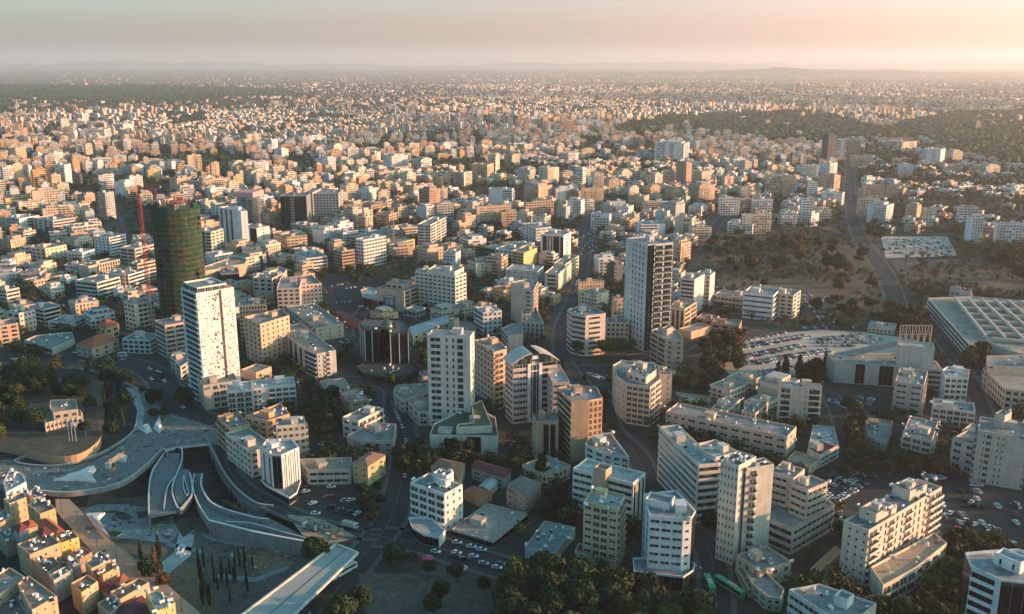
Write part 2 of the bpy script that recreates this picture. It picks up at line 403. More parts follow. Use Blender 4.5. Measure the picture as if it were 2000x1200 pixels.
# ------------------------------------------------------------------ square, bastion and moat
def slab(name, px, z, th, mat, mside=None, kind=None, label=None, cat=None, sm=0):
    P = polyw(px, z)
    if sm: P = smooth(P + [P[0]], sm)[:-1]
    mb = MB(); mb.prism(P, z - th, z, 1, 0); o = mb.build(name, [mat, mside or mat])
    tag(o, label, cat, None, kind); LOTS.append([tuple(p)[:2] for p in P]); return o
DECK = [(-30, 905), (28, 897), (60, 912), (130, 912), (200, 892), (245, 862), (268, 838), (276, 800), (255, 765), (285, 765), (318, 800), (345, 812), (425, 838), (432, 866), (400, 866), (322, 878), (285, 907), (245, 936), (200, 951), (130, 960), (66, 958), (0, 945), (-30, 945)]
slab('plaza_deck', DECK, 0.5, 1.6, worn('paving', (0.21, 0.235, 0.23)), PALE, 'structure', sm=3)
slab('bastion_ground', [(-60, 872), (0, 866), (60, 880), (100, 890), (150, 888), (185, 868), (197, 846), (192, 800), (180, 752), (100, 738), (-60, 738)], 5.0, 5.2,
     worn('bastion_top', (0.10, 0.09, 0.065), 0.06), flat('rampart_stone', (0.42, 0.27, 0.16), 0.9, 0, 0.25, 0.3), 'structure', sm=4)
slab('rampart_path', [(175, 748), (197, 748), (205, 800), (200, 850), (192, 850), (188, 800)], 5.06, 0.05, EARTH, None, 'structure')
slab('walkway', [(246, 757), (268, 757), (282, 800), (277, 842), (262, 842), (268, 802)], 0.56, 0.3, CONC, None, 'structure')
slab('moat_plaza', [(145, 1005), (190, 985), (250, 985), (330, 1000), (350, 1040), (330, 1062), (250, 1052), (215, 1052), (160, 1020)], -6.8, 0.15, worn('plaza_paving', (0.29, 0.33, 0.325), 0.16), None, 'structure')
slab('walkway', [(297, 915), (318, 885), (352, 885), (350, 912), (337, 945), (345, 1000), (290, 1010), (290, 955)], -1.2, 0.8, worn('walkway_paving', (0.24, 0.26, 0.25), 0.2), CONCD, 'structure')
slab('walkway', [(355, 915), (370, 918), (376, 960), (349, 988), (340, 960), (342, 940)], -0.5, 0.8, worn('walkway_paving', (0.24, 0.26, 0.25), 0.2), CONCD, 'structure')
slab('walkway', [(378, 925), (395, 925), (395, 948), (412, 978), (445, 995), (527, 1012), (598, 1050), (596, 1062), (507, 1046), (452, 1033), (408, 1022), (385, 980)], -2.0, 0.8, worn('walkway_paving', (0.24, 0.26, 0.25), 0.2), CONCD, 'structure')
slab('moat_path', [(350, 1040), (380, 1045), (372, 1085), (330, 1120), (300, 1110), (340, 1080)], -6.8, 0.1, CONC, None, 'structure')
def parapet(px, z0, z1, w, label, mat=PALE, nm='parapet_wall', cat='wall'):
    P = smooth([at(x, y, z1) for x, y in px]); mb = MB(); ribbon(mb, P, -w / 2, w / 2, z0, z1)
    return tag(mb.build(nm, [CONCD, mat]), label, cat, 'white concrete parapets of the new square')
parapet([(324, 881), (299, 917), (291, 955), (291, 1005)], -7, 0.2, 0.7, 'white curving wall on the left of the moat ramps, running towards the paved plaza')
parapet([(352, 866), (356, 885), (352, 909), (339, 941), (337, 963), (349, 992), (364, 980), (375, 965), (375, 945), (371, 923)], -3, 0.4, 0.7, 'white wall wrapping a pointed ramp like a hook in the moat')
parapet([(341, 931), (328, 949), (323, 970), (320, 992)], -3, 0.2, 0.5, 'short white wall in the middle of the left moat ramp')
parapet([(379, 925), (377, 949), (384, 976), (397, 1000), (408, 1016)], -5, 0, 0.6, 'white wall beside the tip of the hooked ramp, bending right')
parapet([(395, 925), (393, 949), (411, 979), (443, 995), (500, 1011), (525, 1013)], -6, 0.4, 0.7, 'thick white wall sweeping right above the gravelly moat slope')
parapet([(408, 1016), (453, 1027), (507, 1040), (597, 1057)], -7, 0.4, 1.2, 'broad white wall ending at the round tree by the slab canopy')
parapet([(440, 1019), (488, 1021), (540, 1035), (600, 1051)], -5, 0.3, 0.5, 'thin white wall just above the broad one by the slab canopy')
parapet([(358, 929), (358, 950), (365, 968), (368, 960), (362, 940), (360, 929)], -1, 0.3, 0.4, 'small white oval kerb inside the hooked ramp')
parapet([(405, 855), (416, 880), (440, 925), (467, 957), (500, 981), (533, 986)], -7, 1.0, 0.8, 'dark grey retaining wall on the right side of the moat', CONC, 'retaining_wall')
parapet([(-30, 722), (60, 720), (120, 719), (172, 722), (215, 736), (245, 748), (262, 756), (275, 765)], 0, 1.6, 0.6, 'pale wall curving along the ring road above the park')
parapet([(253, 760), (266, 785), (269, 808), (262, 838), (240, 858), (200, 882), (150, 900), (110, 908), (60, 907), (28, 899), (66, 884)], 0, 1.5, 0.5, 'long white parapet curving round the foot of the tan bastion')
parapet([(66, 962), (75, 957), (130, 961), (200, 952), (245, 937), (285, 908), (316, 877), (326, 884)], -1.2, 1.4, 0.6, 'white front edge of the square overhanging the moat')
def white_vent(px, label):
    P = polyw(px, 1.0); mb = MB(); n = len(P); c = sum(P, Vector()) / n
    mb.prism(P, 0.5, 1.6, 0, 0); Q = [c + (p - c) * 0.55 for p in P]; mb.prism([Vector((q.x, q.y, 0)) for q in Q], 1.6, 3.0, 0, 0)
    tag(mb.build('skylight', PALE), label, 'skylight')
white_vent([(104, 938), (152, 925), (183, 910), (188, 918), (178, 928), (188, 942), (150, 938)], 'large white arrow-shaped skylight lying on the square')
white_vent([(212, 905), (230, 888), (248, 892), (245, 902), (228, 900)], 'smaller white angular skylight on the square near the middle')
white_vent([(270, 838), (290, 830), (297, 842), (285, 846)], 'white broken ring-shaped kerb at the foot of the ramp')
white_vent([(300, 838), (312, 812), (317, 838), (310, 845)], 'pointed white skylight beside the ring road')
white_vent([(168, 1005), (205, 1003), (190, 1018), (215, 1050), (180, 1020)], 'white star-like planter on the moat plaza')

sheet('moat_floor', polyw([(150, 1030), (215, 975), (330, 965), (420, 1000), (520, 1045), (640, 1085), (560, 1130), (470, 1200), (440, 1235), (420, 1235), (330, 1180), (230, 1090)], -6.95), -6.95, worn('moat_earth', (0.14, 0.13, 0.10), 0.1))
SANDY = worn('sandy_patch', (0.30, 0.18, 0.10), 0.15)
for px in ([(105, 975), (160, 975), (190, 990), (150, 1010), (128, 1005)], [(300, 1120), (350, 1095), (400, 1110), (390, 1150), (420, 1200), (360, 1195)], [(480, 1085), (530, 1070), (580, 1088), (560, 1118), (510, 1122)], [(430, 975), (470, 985), (520, 1000), (470, 1000)]): sheet('dirt_patch', polyw(px, -6.85), -6.85, SANDY)
for px in ([(415, 1120), (500, 1128), (560, 1105), (565, 1110), (500, 1138), (412, 1128)], [(395, 1040), (420, 1050), (480, 1062), (560, 1068), (560, 1074), (478, 1069), (415, 1057), (392, 1046)], [(330, 1060), (400, 1075), (398, 1082), (326, 1067)]): sheet('garden_path', polyw(px, -6.8), -6.8, worn('garden_path', (0.3, 0.33, 0.32), 0.3))
for k, (px, lb) in enumerate((([(222, 1005), (240, 1000), (262, 1010), (250, 1018), (232, 1014)], 'upper dark leaf-shaped bed on the moat plaza'), ([(265, 1000), (290, 998), (285, 1012), (270, 1014)], 'small dark leaf-shaped bed near the tall white wall'), ([(196, 1000), (222, 996), (246, 1003), (215, 1004)], 'long thin leaf-shaped bed at the back of the moat plaza'), ([(345, 1030), (372, 1018), (380, 1035), (358, 1050)], 'angular bed at the tip of the hooked ramp'), ([(205, 1043), (222, 1036), (240, 1041), (226, 1049)], 'leaf-shaped bed at the sandy edge of the plaza'))):
    P = polyw(px, -6.4); mb = MB(); mb.prism(P, -6.9, -6.4, 0, 1); tag(mb.build('planting_bed', [PALE, flat('bed_soil', (0.05, 0.06, 0.04), .95)]), lb, 'planter')
for k, (x, y) in enumerate(((352, 1070), (357, 1072), (350, 1080), (356, 1085))):
    p = at(x, y, -6.6); mb = MB(); mb.prism([Vector((p.x + 1.1 * math.cos(a * .628), p.y + 2.6 * math.sin(a * .628), 0)) for a in range(10)], -6.8, -6.2); tag(mb.build('bench', PALE), 'white oval bench on the moat path, %s' % ('upper left of four', 'upper right of four', 'lower left of four', 'lower right of four')[k], 'bench')
def rubble():
    r = random.Random(3); mb = MB()
    for px, z, n in ((DECK, 0.5, 420), ([(150, 1010), (250, 985), (340, 1000), (345, 1050), (220, 1052)], -6.8, 120), ([(400, 1020), (600, 1065), (540, 1130), (440, 1100)], -6.95, 160), ([(565, 1005), (620, 1010), (700, 1050), (640, 1060)], 0.05, 90), ([(110, 980), (215, 1060), (400, 1205), (330, 1205), (150, 1050)], 0.03, 90)):
        P = [tuple(p)[:2] for p in polyw(px, z)]; xs = [p[0] for p in P]; ys = [p[1] for p in P]
        for _ in range(n):
            x, y = r.uniform(min(xs), max(xs)), r.uniform(min(ys), max(ys))
            if inside(x, y, P): w = r.uniform(.3, 1.6); h = r.uniform(.1, .7); mb.box((x, y, z + h / 2), (w, w * r.uniform(.3, 2), h), r.choice((0, 0, 1, 1, 2)), r.uniform(0, 3))
    tag(mb.build('building_rubble', [CONC, flat('rubble_dark', (.07, .08, .08), .9), flat('rubble_timber', (.4, .24, .12), .9)]), 'scattered building material and rubble on the unfinished square', 'rubble', None, 'stuff')
rubble()
# ------------------------------------------------------------------ building kit
CAMXY = Vector((0, 0, 0)); FOOT = []; ANCH = []; NB = [0]
def rect(Lp, Np, Rp, h):
    L, Nn, Rr = (at(p[0], p[1], h) for p in (Lp, Np, Rp))
    a, b = L - Nn, Rr - Nn; la, lb = a.length, b.length
    ta, tb = math.atan2(a.y, a.x), math.atan2(b.y, b.x)
    d = (ta - tb) % (2 * math.pi); e = (math.pi / 2 - d) / 2
    wa = lb / (la + lb); wb = la / (la + lb)      # the longer side keeps its direction
    ta += 2 * e * wa; tb -= 2 * e * wb
    a = Vector((math.cos(ta), math.sin(ta), 0)) * la; b = Vector((math.cos(tb), math.sin(tb), 0)) * lb
    return [Nn + a, Nn, Nn + b, Nn + a + b]
def inset(P, d):
    n = len(P); out = []
    for i in range(n):
        a, b, c = P[i - 1], P[i], P[(i + 1) % n]
        u = Vector((b.x - a.x, b.y - a.y)).normalized(); v = Vector((c.x - b.x, c.y - b.y)).normalized()
        nu, nv = Vector((-u.y, u.x)), Vector((-v.y, v.x)); m = nu + nv
        if m.length < 0.3: m = nu * 1.0
        k = d / max(0.35, m.dot(nu)); out.append(Vector((b.x + m.x * k, b.y + m.y * k, 0)))
    return out
WM = {}
def win_mesh(kind, n, detail):
    k = (kind, n, detail)
    if k in WM: return WM[k]
    mb = MB(); mats = [FRAME, GLASS]
    if kind == 'teal': mats = [FRAME, GLASS_T]
    if kind in ('black', 'curtain'): mats = [FRAME_D, GLASS_B]
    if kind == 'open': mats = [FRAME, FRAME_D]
    if kind == 'brown': mats = [FRAME_D, GLASS]
    if kind == 'gold': mats = [FRAME_D, flat('gold_glass', (0.45, 0.26, 0.08), 0.15, 0.6)]
    def b(x0, x1, y, z0, z1, m): mb.box(((x0 + x1) / 2, -y / 2, (z0 + z1) / 2), (x1 - x0, y, z1 - z0), m)
    b(0, 1, 0.03, 0, 1, 1)
    if detail:
        t = 0.07 / max(1, n) * 1.2
        for i in range(n + 1):
            x = min(max(i / n, t / 2), 1 - t / 2); b(x - t / 2, x + t / 2, 0.09, 0.003, 0.997, 0)
        b(0, 1, 0.085, 0, 0.045, 0); b(0, 1, 0.085, 0.955, 1, 0); b(-0.03 / n, 1 + 0.03 / n, 0.22, -0.07, 0.0, 0)
    WM[k] = mb.mesh('window', mats); return WM[k]
def balc_mesh(kind, mat):
    k = (kind, mat.name)
    if k in WM: return WM[k]
    mb = MB(); gl = glassm((0.10, 0.16, 0.16), 0.1)
    if kind == 'round':
        pts = [(0.5 - 0.5 * math.cos(math.pi * i / 8), -math.sin(math.pi * i / 8)) for i in range(9)]
        mb.prism([Vector((x, y, 0)) for x, y in pts], 0, 0.2)
        for i in range(8):
            (xa, ya), (xb, yb) = pts[i], pts[i + 1]
            mb.face([(xa, ya, 0.2), (xb, yb, 0.2), (xb, yb, 1.15), (xa, ya, 1.15)]); mb.face([(xa * .96 + .02, ya * .9, 1.15), (xb * .96 + .02, yb * .9, 1.15), (xb * .96 + .02, yb * .9, .2), (xa * .96 + .02, ya * .9, .2)])
    else:
        mb.box((0.5, -0.5, 0.1), (1, 1, 0.2)); m = 1 if kind == 'glass' else 0
        mb.box((0.5, -0.96, 0.66), (1, 0.08, 0.9), m); mb.box((0.012, -0.46, 0.66), (0.02, 0.92, 0.9), m); mb.box((0.988, -0.46, 0.66), (0.02, 0.92, 0.9), m)
    WM[k] = mb.mesh('balcony', [mat, gl]); return WM[k]
BOXM = {}; ACR = random.Random(12)
def unit_mesh(name, mat):
    k = (name, mat.name)
    if k not in BOXM:
        mb = MB(); mb.box((0.5, -0.5, 0.5), (1, 1, 1)); BOXM[k] = mb.mesh(name, [mat])
    return BOXM[k]
def facade(items, P0, P1, z0, z1, spec, fl, wt=None):
    d = P1 - P0; d.z = 0; Wd = d.length; t = d / Wd; ang = math.atan2(t.y, t.x)
    segs = []
    for s in spec.split('|'):
        w = 1.0
        if '@' in s: s, w = s.split('@'); w = float(w)
        a = s.split(':'); segs.append((a[0], a[1:], w))
    tot = sum(s[2] for s in segs); u = 0.0
    for st, ar, w in segs:
        ws = Wd * w / tot; A = [float(x) for x in ar if x.replace('.', '').isdigit()]; K = [x for x in ar if not x.replace('.', '').isdigit()]
        glk = K[0] if K else 'glass'
        n = int(A[0]) if A else max(1, round(ws / 3.4))
        wf = A[1] if len(A) > 1 else 0.6; hf = A[2] if len(A) > 2 else 0.5
        nf = max(1, round((z1 - z0 - 0.9) / fl)); fh = (z1 - z0 - 0.9) / nf
        def put(kind, a, b, za, zb, nc=1, typ='window', dep=1.0): items.append((typ, kind, P0 + t * a, za, ang, b - a, zb - za, nc, dep))
        for f in range(nf):
            zb = z0 + f * fh
            if st in ('grid', 'slot'):
                cw = ws / n
                for i in range(n):
                    put(glk, u + i * cw + cw * (1 - wf) / 2, u + i * cw + cw * (1 + wf) / 2, zb + fh * (0.55 - hf / 2), zb + fh * (0.55 + hf / 2), 2 if cw * wf > 1.6 else 1)
                    if st == 'grid' and ACR.random() < .13: put(None, u + i * cw + cw * .5 - .4, u + i * cw + cw * .5 + .4, zb + .12, zb + .75, 1, 'air_conditioner', .5)
            elif st == 'band':
                h2 = A[1] if len(A) > 1 else 0.45
                put(glk, u + ws * 0.03, u + ws * 0.97, zb + fh * (0.56 - h2 / 2), zb + fh * (0.56 + h2 / 2), n)
                put(None, u, u + ws, zb - 0.15, zb + fh * 0.28, 1, 'spandrel', 0.35)
            elif st in ('balc', 'rbalc', 'gbalc'):
                cw = ws / n; dep = A[1] if len(A) > 1 else 1.4
                for i in range(n):
                    put('open' if st != 'gbalc' else 'glass', u + i * cw + cw * 0.08, u + i * cw + cw * 0.92, zb + 0.25, zb + fh * 0.82, 2)
                    put({'balc': 'solid', 'rbalc': 'round', 'gbalc': 'glass'}[st], u + i * cw + cw * 0.03, u + i * cw + cw * 0.97, zb, zb + 1, 1, 'balcony', dep)
            elif st == 'shelf':
                put(glk, u + 0.4, u + ws - 0.4, zb + 0.3, zb + fh * 0.85, n); put(None, u, u + ws, zb - 0.1, zb + 0.25, 1, 'floor_slab', 1.2)
        if st in ('fin', 'glass', 'arch'):
            cw = ws / n; f_ = 0.62 if st == 'fin' else 0.97
            if len(A) > 1: f_ = A[1]
            for i in range(n):
                a0, a1 = u + i * cw + cw * (1 - f_) / 2, u + i * cw + cw * (1 + f_) / 2
                put('teal' if st == 'fin' and glk == 'glass' else ('black' if glk == 'glass' else glk), a0, a1, z0 + (0.6 if st == 'glass' else 1.5), z1 - (0.8 if st == 'glass' else 1.8), 1 if cw < 3 else 3, 'curtain_wall' if st == 'glass' else 'window')
                if st == 'fin': put(None, u + i * cw - 0.25, u + i * cw + 0.25, z0, z1 - 0.5, 1, 'pilaster', 0.5)
        if st == 'perf':
            rr = random.Random(5)
            for c in range(n):
                for f in range(int((z1 - z0) / 1.9)):
                    core = abs(c - n * 0.45) < 1.6
                    if rr.random() < (0.30 if not core else 0.55):
                        s_ = rr.uniform(0.5, 1.0) * (1.7 if core and rr.random() < .5 else 1); a = u + (c + rr.uniform(.1, .6)) * ws / n; zz = z0 + 1 + f * 1.9 + rr.uniform(-.5, .5)
                        if zz + s_ < z1 - 2: put('open', a, a + s_, zz, zz + s_, 1)
        u += ws
def water_tank():
    mb = MB(); mb.tube((0, 0, 0.9), (0, 0, 2.2), 0.75, n=10); mb.tube((0, 0, 2.2), (0, 0, 2.45), 0.75, 0.3, n=10)
    for a in range(4): mb.box((0.5 * (1 if a % 2 else -1), 0.5 * (1 if a > 1 else -1), 0.45), (0.1, 0.1, 0.9), 1)
    return mb.mesh('water_tank', [TANK, METAL])
def hor_tank():
    mb = MB(); mb.tube((-0.9, 0, 1.1), (0.9, 0, 1.1), 0.6, n=10); mb.box((-.6, 0, .3), (.12, 1, .6), 1); mb.box((.6, 0, .3), (.12, 1, .6), 1)
    return mb.mesh('water_tank', [TANK, METAL])
def ac_mesh():
    mb = MB(); mb.box((0, 0, 0.75), (1.5, 1.1, 1.3)); mb.tube((0, 0, 1.4), (0, 0, 1.5), 0.42, n=10, mi=1); mb.box((0, 0, 0.05), (1.6, 1.2, 0.1), 1)
    return mb.mesh('air_conditioner', [flat('unit_casing', (0.55, 0.55, 0.52), 0.5), FRAME_D])
def solar_mesh():
    mb = MB()
    mb.face([(-1, -.7, .3), (1, -.7, .3), (1, .7, 1.3), (-1, .7, 1.3)]); mb.face([(-1, .7, 1.27), (1, .7, 1.27), (1, -.7, .27), (-1, -.7, .27)], 1)
    mb.tube((-.7, .8, 1.5), (.7, .8, 1.5), 0.3, n=8, mi=2); mb.box((-.8, .7, .65), (.08, .08, 1.3), 1); mb.box((.8, .7, .65), (.08, .08, 1.3), 1)
    return mb.mesh('solar_heater', [PANEL, METAL, TANK])
TM = [water_tank(), hor_tank(), ac_mesh(), solar_mesh()]
UNIQ = set()
def building(label, blocks, c=(0.6, 0.55, 0.47), cat='building', name='office_building', roof=ROOF_G, clut=8, fl=3.4, anchor=None, extra=None, group=None, trim=None):
    rr = random.Random(hash(label) % 1000 if False else sum(map(ord, label)))
    assert label not in UNIQ, label; UNIQ.add(label)
    built = []; tops = []
    for b in blocks:
        z0 = b.get('z0', 0.0)
        if z0 < 0: z0 = tops[int(-z0) - 1] - 1.0     # stands on the roof of an earlier block
        if 'r' in b:
            Lp, Np, Rp = b['r']; h = b['h'] if 'h' in b else height(Np[0], Np[1], b['yb'], z0 if z0 > 0.5 else 0)
            P = rect(Lp, Np, Rp, h)
        else:
            i = b.get('i', 0); q = b['p'][i]
            h = b['h'] if 'h' in b else height(q[0], q[1], b['yb'], z0 if z0 > 0.5 else 0); P = [at(x, y, h) for x, y in b['p']]
        tops.append(h); built.append((P, z0, h, b))
    P0 = built[0][0]; ctr = sum(P0, Vector()) / len(P0); loc = Vector((ctr.x, ctr.y, 0))
    root = empty(name, loc); tag(root, label, cat, group); NB[0] += 1
    D = ctr.length; det = D < 620
    items = []; cm = plaster(c)
    for P, z0, h, b in built:
        cc = plaster(b['c']) if 'c' in b else cm
        if z0 < 0.5: FOOT.append([tuple(p)[:2] for p in P])
        Q = [Vector((p.x, p.y, 0)) - loc for p in P]; ph = b.get('ph', 1.0); kind = b.get('roof', 'flat')
        mb = MB(); n = len(Q); zb = z0 if z0 > 0.5 else -0.5
        I = inset(Q, 0.35) if kind == 'flat' else None; base = z0 if z0 > 0.5 else -0.5
        for i in range(n):
            j = (i + 1) % n
            mb.face([(Q[i].x, Q[i].y, base), (Q[j].x, Q[j].y, base), (Q[j].x, Q[j].y, h), (Q[i].x, Q[i].y, h)])
            if I:
                mb.face([(Q[i].x, Q[i].y, h), (Q[j].x, Q[j].y, h), (I[j].x, I[j].y, h), (I[i].x, I[i].y, h)])
                mb.face([(I[i].x, I[i].y, h), (I[j].x, I[j].y, h), (I[j].x, I[j].y, h - ph), (I[i].x, I[i].y, h - ph)])
        mb.build(b.get('part', 'wall'), cc, root)
        rf = MB(); ro = root
        if kind == 'flat':
            rf.face([(p.x, p.y, h - ph) for p in I]); ro = rf.build('roof', b.get('rm') or roofm(b.get('rc', roof)), root)
        elif kind in ('hip', 'gable'):
            O = inset(Q, -0.5); e = (O[1] - O[0]).length; g = (O[2] - O[1]).length
            if e > g: O = [O[1], O[2], O[3], O[0]]; e, g = g, e
            rh = b.get('rh', e * 0.25); k = 0.5 * e / g if kind == 'hip' else 0.0
            A = (O[0] + O[1]) / 2; B_ = (O[2] + O[3]) / 2; r0 = A.lerp(B_, k); r1 = A.lerp(B_, 1 - k); r0.z = r1.z = h + rh
            O = [Vector((o.x, o.y, h)) for o in O]
            rf.face([O[0], O[1], r0]); rf.face([O[1], O[2], r1, r0]); rf.face([O[2], O[3], r1]); rf.face([O[3], O[0], r0, r1]); rf.face([O[3], O[2], O[1], O[0]])
            rf.build('roof', b.get('rm') or TILE, root)
        f = b.get('f', [])
        for i in range(n):
            sp_ = f[i] if i < len(f) else (f[-1] if f and i >= 2 else None)
            if not sp_ or sp_ == 'blank': continue
            a, e = P[i], P[(i + 1) % n]; nm = Vector((e.y - a.y, a.x - e.x, 0)); mid = (a + e) / 2
            if nm.length < 1 or nm.normalized().dot(-Vector((mid.x, mid.y, 0)).normalized()) < -0.12: continue
            facade(items, Vector((a.x, a.y, 0)), Vector((e.x, e.y, 0)), max(z0, 0), h, sp_, b.get('fl', fl))
        if kind == 'flat' and b.get('clut', clut) and len(P) >= 4:
            cb = sum(Q, Vector()) / n; ax = (Q[1] - Q[0]); rz = math.atan2(ax.y, ax.x); k = b.get('clut', clut); big = max((q - cb).length for q in Q)
            if b.get('stair', big > 7):
                o = b.get('pos', None); w_ = min(5.5, big * 0.4); mb = MB(); s0 = cb + (Q[rr.randrange(n)] - cb) * 0.3
                mb.box((s0.x, s0.y, h - ph + 1.6), (w_, w_ * 0.75, 3.2), 0, rz, 1); mb.box((s0.x, s0.y, h - ph + 3.3), (w_ + .5, w_ * .75 + .5, 0.25), 0, rz)
                mb.build('stair_house', [cc, roofm(roof)], ro)
            for _ in range(int(k * 1.3 + 1)):
                wts = [rr.random() ** 2 for _ in Q]; s_ = sum(wts); q = sum((Q[i] * (wts[i] / s_) for i in range(n)), Vector()); q = cb + (q - cb) * 1.25
                o = rr.choice(TM); m = link(o.name.split('.')[0], o, ro); m.location = (q.x, q.y, h - ph); m.rotation_euler = (0, 0, rz + rr.choice((0, 1.57))); s = rr.uniform(0.5, 1.05); m.scale = (s, s, s)
    # windows, balconies and trim as parts; past a hundred of one kind the rest is one part
    by = {}
    for it in items: by.setdefault(it[0], []).append(it)
    for typ, L in by.items():
        L.sort(key=lambda it: -it[5] * it[6]); rest = L[100:]
        bm_ = plaster(trim or tuple(min(0.8, v * 1.08) for v in c))
        for it in L[:100]:
            _, kind, p, za, ang, w_, h_, nc, dep = it
            if typ in ('window', 'curtain_wall'): me = win_mesh('curtain' if typ == 'curtain_wall' and kind == 'black' else kind, nc, det); sc = (w_, 1, h_)
            elif typ == 'balcony': me = balc_mesh(kind, bm_); sc = (w_, dep, 1)
            else: me = unit_mesh(typ, bm_); sc = (w_, dep, h_)
            o = link(typ, me, root); o.location = (p.x - loc.x, p.y - loc.y, za); o.rotation_euler = (0, 0, ang); o.scale = sc
        if rest:
            mb = MB(); mt = GLASS if typ in ('window', 'curtain_wall') else bm_
            for _, kind, p, za, ang, w_, h_, nc, dep in rest:
                t = Vector((math.cos(ang), math.sin(ang), 0)); nn = Vector((t.y, -t.x, 0)); d_ = 0.05 if mt is GLASS else dep
                q = p - loc + t * w_ / 2 + nn * d_ / 2; mb.box((q.x, q.y, za + h_ / 2), (w_, d_, h_ if typ != 'balcony' else 1.0), 0, ang)
            tag(mb.build(typ, mt, root), kind='stuff')
    if extra: extra(root, loc, built)
    if anchor: ANCH.append((anchor, *px_of((ctr.x, ctr.y, tops[0]))))
    return root
CREAM = (0.62, 0.52, 0.40); TAN = (0.50, 0.38, 0.27); WH = (0.68, 0.67, 0.64); PEACH = (0.60, 0.40, 0.27); BROWN = (0.36, 0.25, 0.18)
GREY = (0.42, 0.42, 0.40); ORANGE = (0.62, 0.36, 0.16); YEL = (0.66, 0.46, 0.2); PINK = (0.52, 0.37, 0.32); BLUEW = (0.55, 0.6, 0.6); DARK = (0.03, 0.035, 0.04); BEIGE = (0.5, 0.44, 0.35)
B = building
# ------------------------------------------------------------------ the buildings one can name, front to back
def tower25(root, loc, built):
    P, z0, h, b = built[0]; t = (P[2] - P[1]); L = t.length; t.normalize(); n = Vector((t.y, -t.x, 0)); mb = MB()
    q = P[1] + t * L * 0.62 - loc + n * 0.02; mb.box((q.x, q.y, h / 2), (1.6, 0.12, h - 1), 0, math.atan2(t.y, t.x)); mb.build('recessed_joint', FRAME_D, root)
B('white tower peppered with small square holes, beside the green netted tower', [dict(r=((358, 560), (383, 573), (454, 560)), h=69, f=['shelf:1', 'perf:16'], rc=ROOF_W, clut=4),
   dict(r=((362, 550), (385, 562), (440, 552)), z0=-1, h=72, f=['glass:2:teal', 'glass:4:teal'], clut=0)], WH, name='tower', anchor='white perforated tower', extra=tower25)
B('light grey tower with rows of narrow slots and teal glass edge, right of centre', [dict(r=((1220, 465), (1265, 478), (1317, 474)), yb=688, f=['blank@.45|slot:4:.32:.62@1|blank@.15', 'glass:2@.27|gbalc:2:1.7@.73'], rc=ROOF_G, clut=3)],
   (0.52, 0.54, 0.54), name='tower', anchor='grey slotted tower', fl=4.0)
B('cream square tower with wide openings on its left, above a green-roofed podium', [dict(r=((834, 654), (918, 658), (926, 647)), yb=838, f=['blank@.06|grid:1:.95:.6@.24|blank@.06|slot:2:.35:.6@.28|grid:1:.75:.6:brown@.16|blank@.14', 'slot:1:.15:.5'], rc=ROOF_W, clut=3)],
   (0.63, 0.57, 0.5), name='tower', anchor='cream square tower', fl=3.9)
B('low cream podium with stepped planted roofs at the foot of the cream square tower', [dict(p=[(839, 849), (973, 852), (968, 815), (921, 791), (847, 828)], i=1, yb=889, f=['blank@.55|glass:2@.2|blank@.25'], ph=0.8, clut=2, rm=flat('planted_roof', (0.07, 0.09, 0.05), 0.95, 0, .5)),
   dict(p=[(891, 835), (961, 831), (941, 781), (921, 790), (926, 824), (895, 828)], h=14, f=['blank'], ph=0.8, clut=0, rm=flat('planted_roof', (0.09, 0.11, 0.05), 0.95, 0, .5)), dict(r=((856, 838), (880, 841), (882, 834)), z0=-1, h=12, f=['blank'], clut=0, rc=ROOF_W)],
   (0.6, 0.54, 0.46), name='podium_building')
def arches(root, loc, built):
    P, z0, h, b = built[0]; Q = [p - loc for p in P]; a, c_ = Q[1], Q[2]; t = (c_ - a); L = t.length; t.normalize(); bk = (Q[0] - Q[1]).normalized(); dp = (Q[0] - Q[1]).length
    for s0, s1, up in ((-0.06, 0.42, 0), (0.58, 1.06, 1)):
        mb = MB(); pr = []
        for i in range(11):
            k = i / 10; u = (s0 + (s1 - s0) * k) * L; zz = h - 1 + 6 * math.sin((0.5 * k if not up else 0.5 + 0.5 * k) * math.pi) if True else 0
            pr.append((a + t * u - bk * 1.0, zz))
        for i in range(10):
            (p, z), (q, y) = pr[i], pr[i + 1]; e = bk * (dp + 2)
            mb.face([(p.x, p.y, z), (q.x, q.y, y), (q.x + e.x, q.y + e.y, y), (p.x + e.x, p.y + e.y, z)]); mb.face([(p.x, p.y, z - .7), (q.x, q.y, y - .7), (q.x, q.y, y), (p.x, p.y, z)])
            mb.face([(p.x, p.y, h - 1), (q.x, q.y, h - 1), (q.x, q.y, y - .7), (p.x, p.y, z - .7)], 1)
        mb.build('arched_roof', [flat('zinc', (0.42, 0.41, 0.39), 0.5), GLASS], root)
    mb = MB()
    for u in (0.36, 0.62):
        q = a + t * (u * L); mb.box((q.x, q.y, (h + 3) / 2), (1.8, 1.4, h + 3), 0, math.atan2(t.y, t.x))
    q = a + t * (0.49 * L); mb.box((q.x, q.y, h + 2.2), (0.26 * L + 1.8, 1.3, 1.9), 0, math.atan2(t.y, t.x)); mb.box((q.x, q.y, h * .84), (0.26 * L, .8, .8), 0, math.atan2(t.y, t.x))
    mb.build('white_frame', WHITE, root)
B('banded tower with two curved grey roofs and a white gate-like frame on its front', [dict(r=((986, 697), (1002, 710), (1088, 701)), yb=829, f=['band:3', 'band:5:.5:teal@.36|glass:3:teal@.26|band:5:.5:brown@.38'], clut=0),
   dict(r=((1080, 748), (1113, 746), (1095, 712)), h=29, f=['band:4'], rc=ROOF_W, clut=1)], (0.5, 0.42, 0.38), name='tower', anchor='arch-roofed tower', extra=arches, fl=3.6)
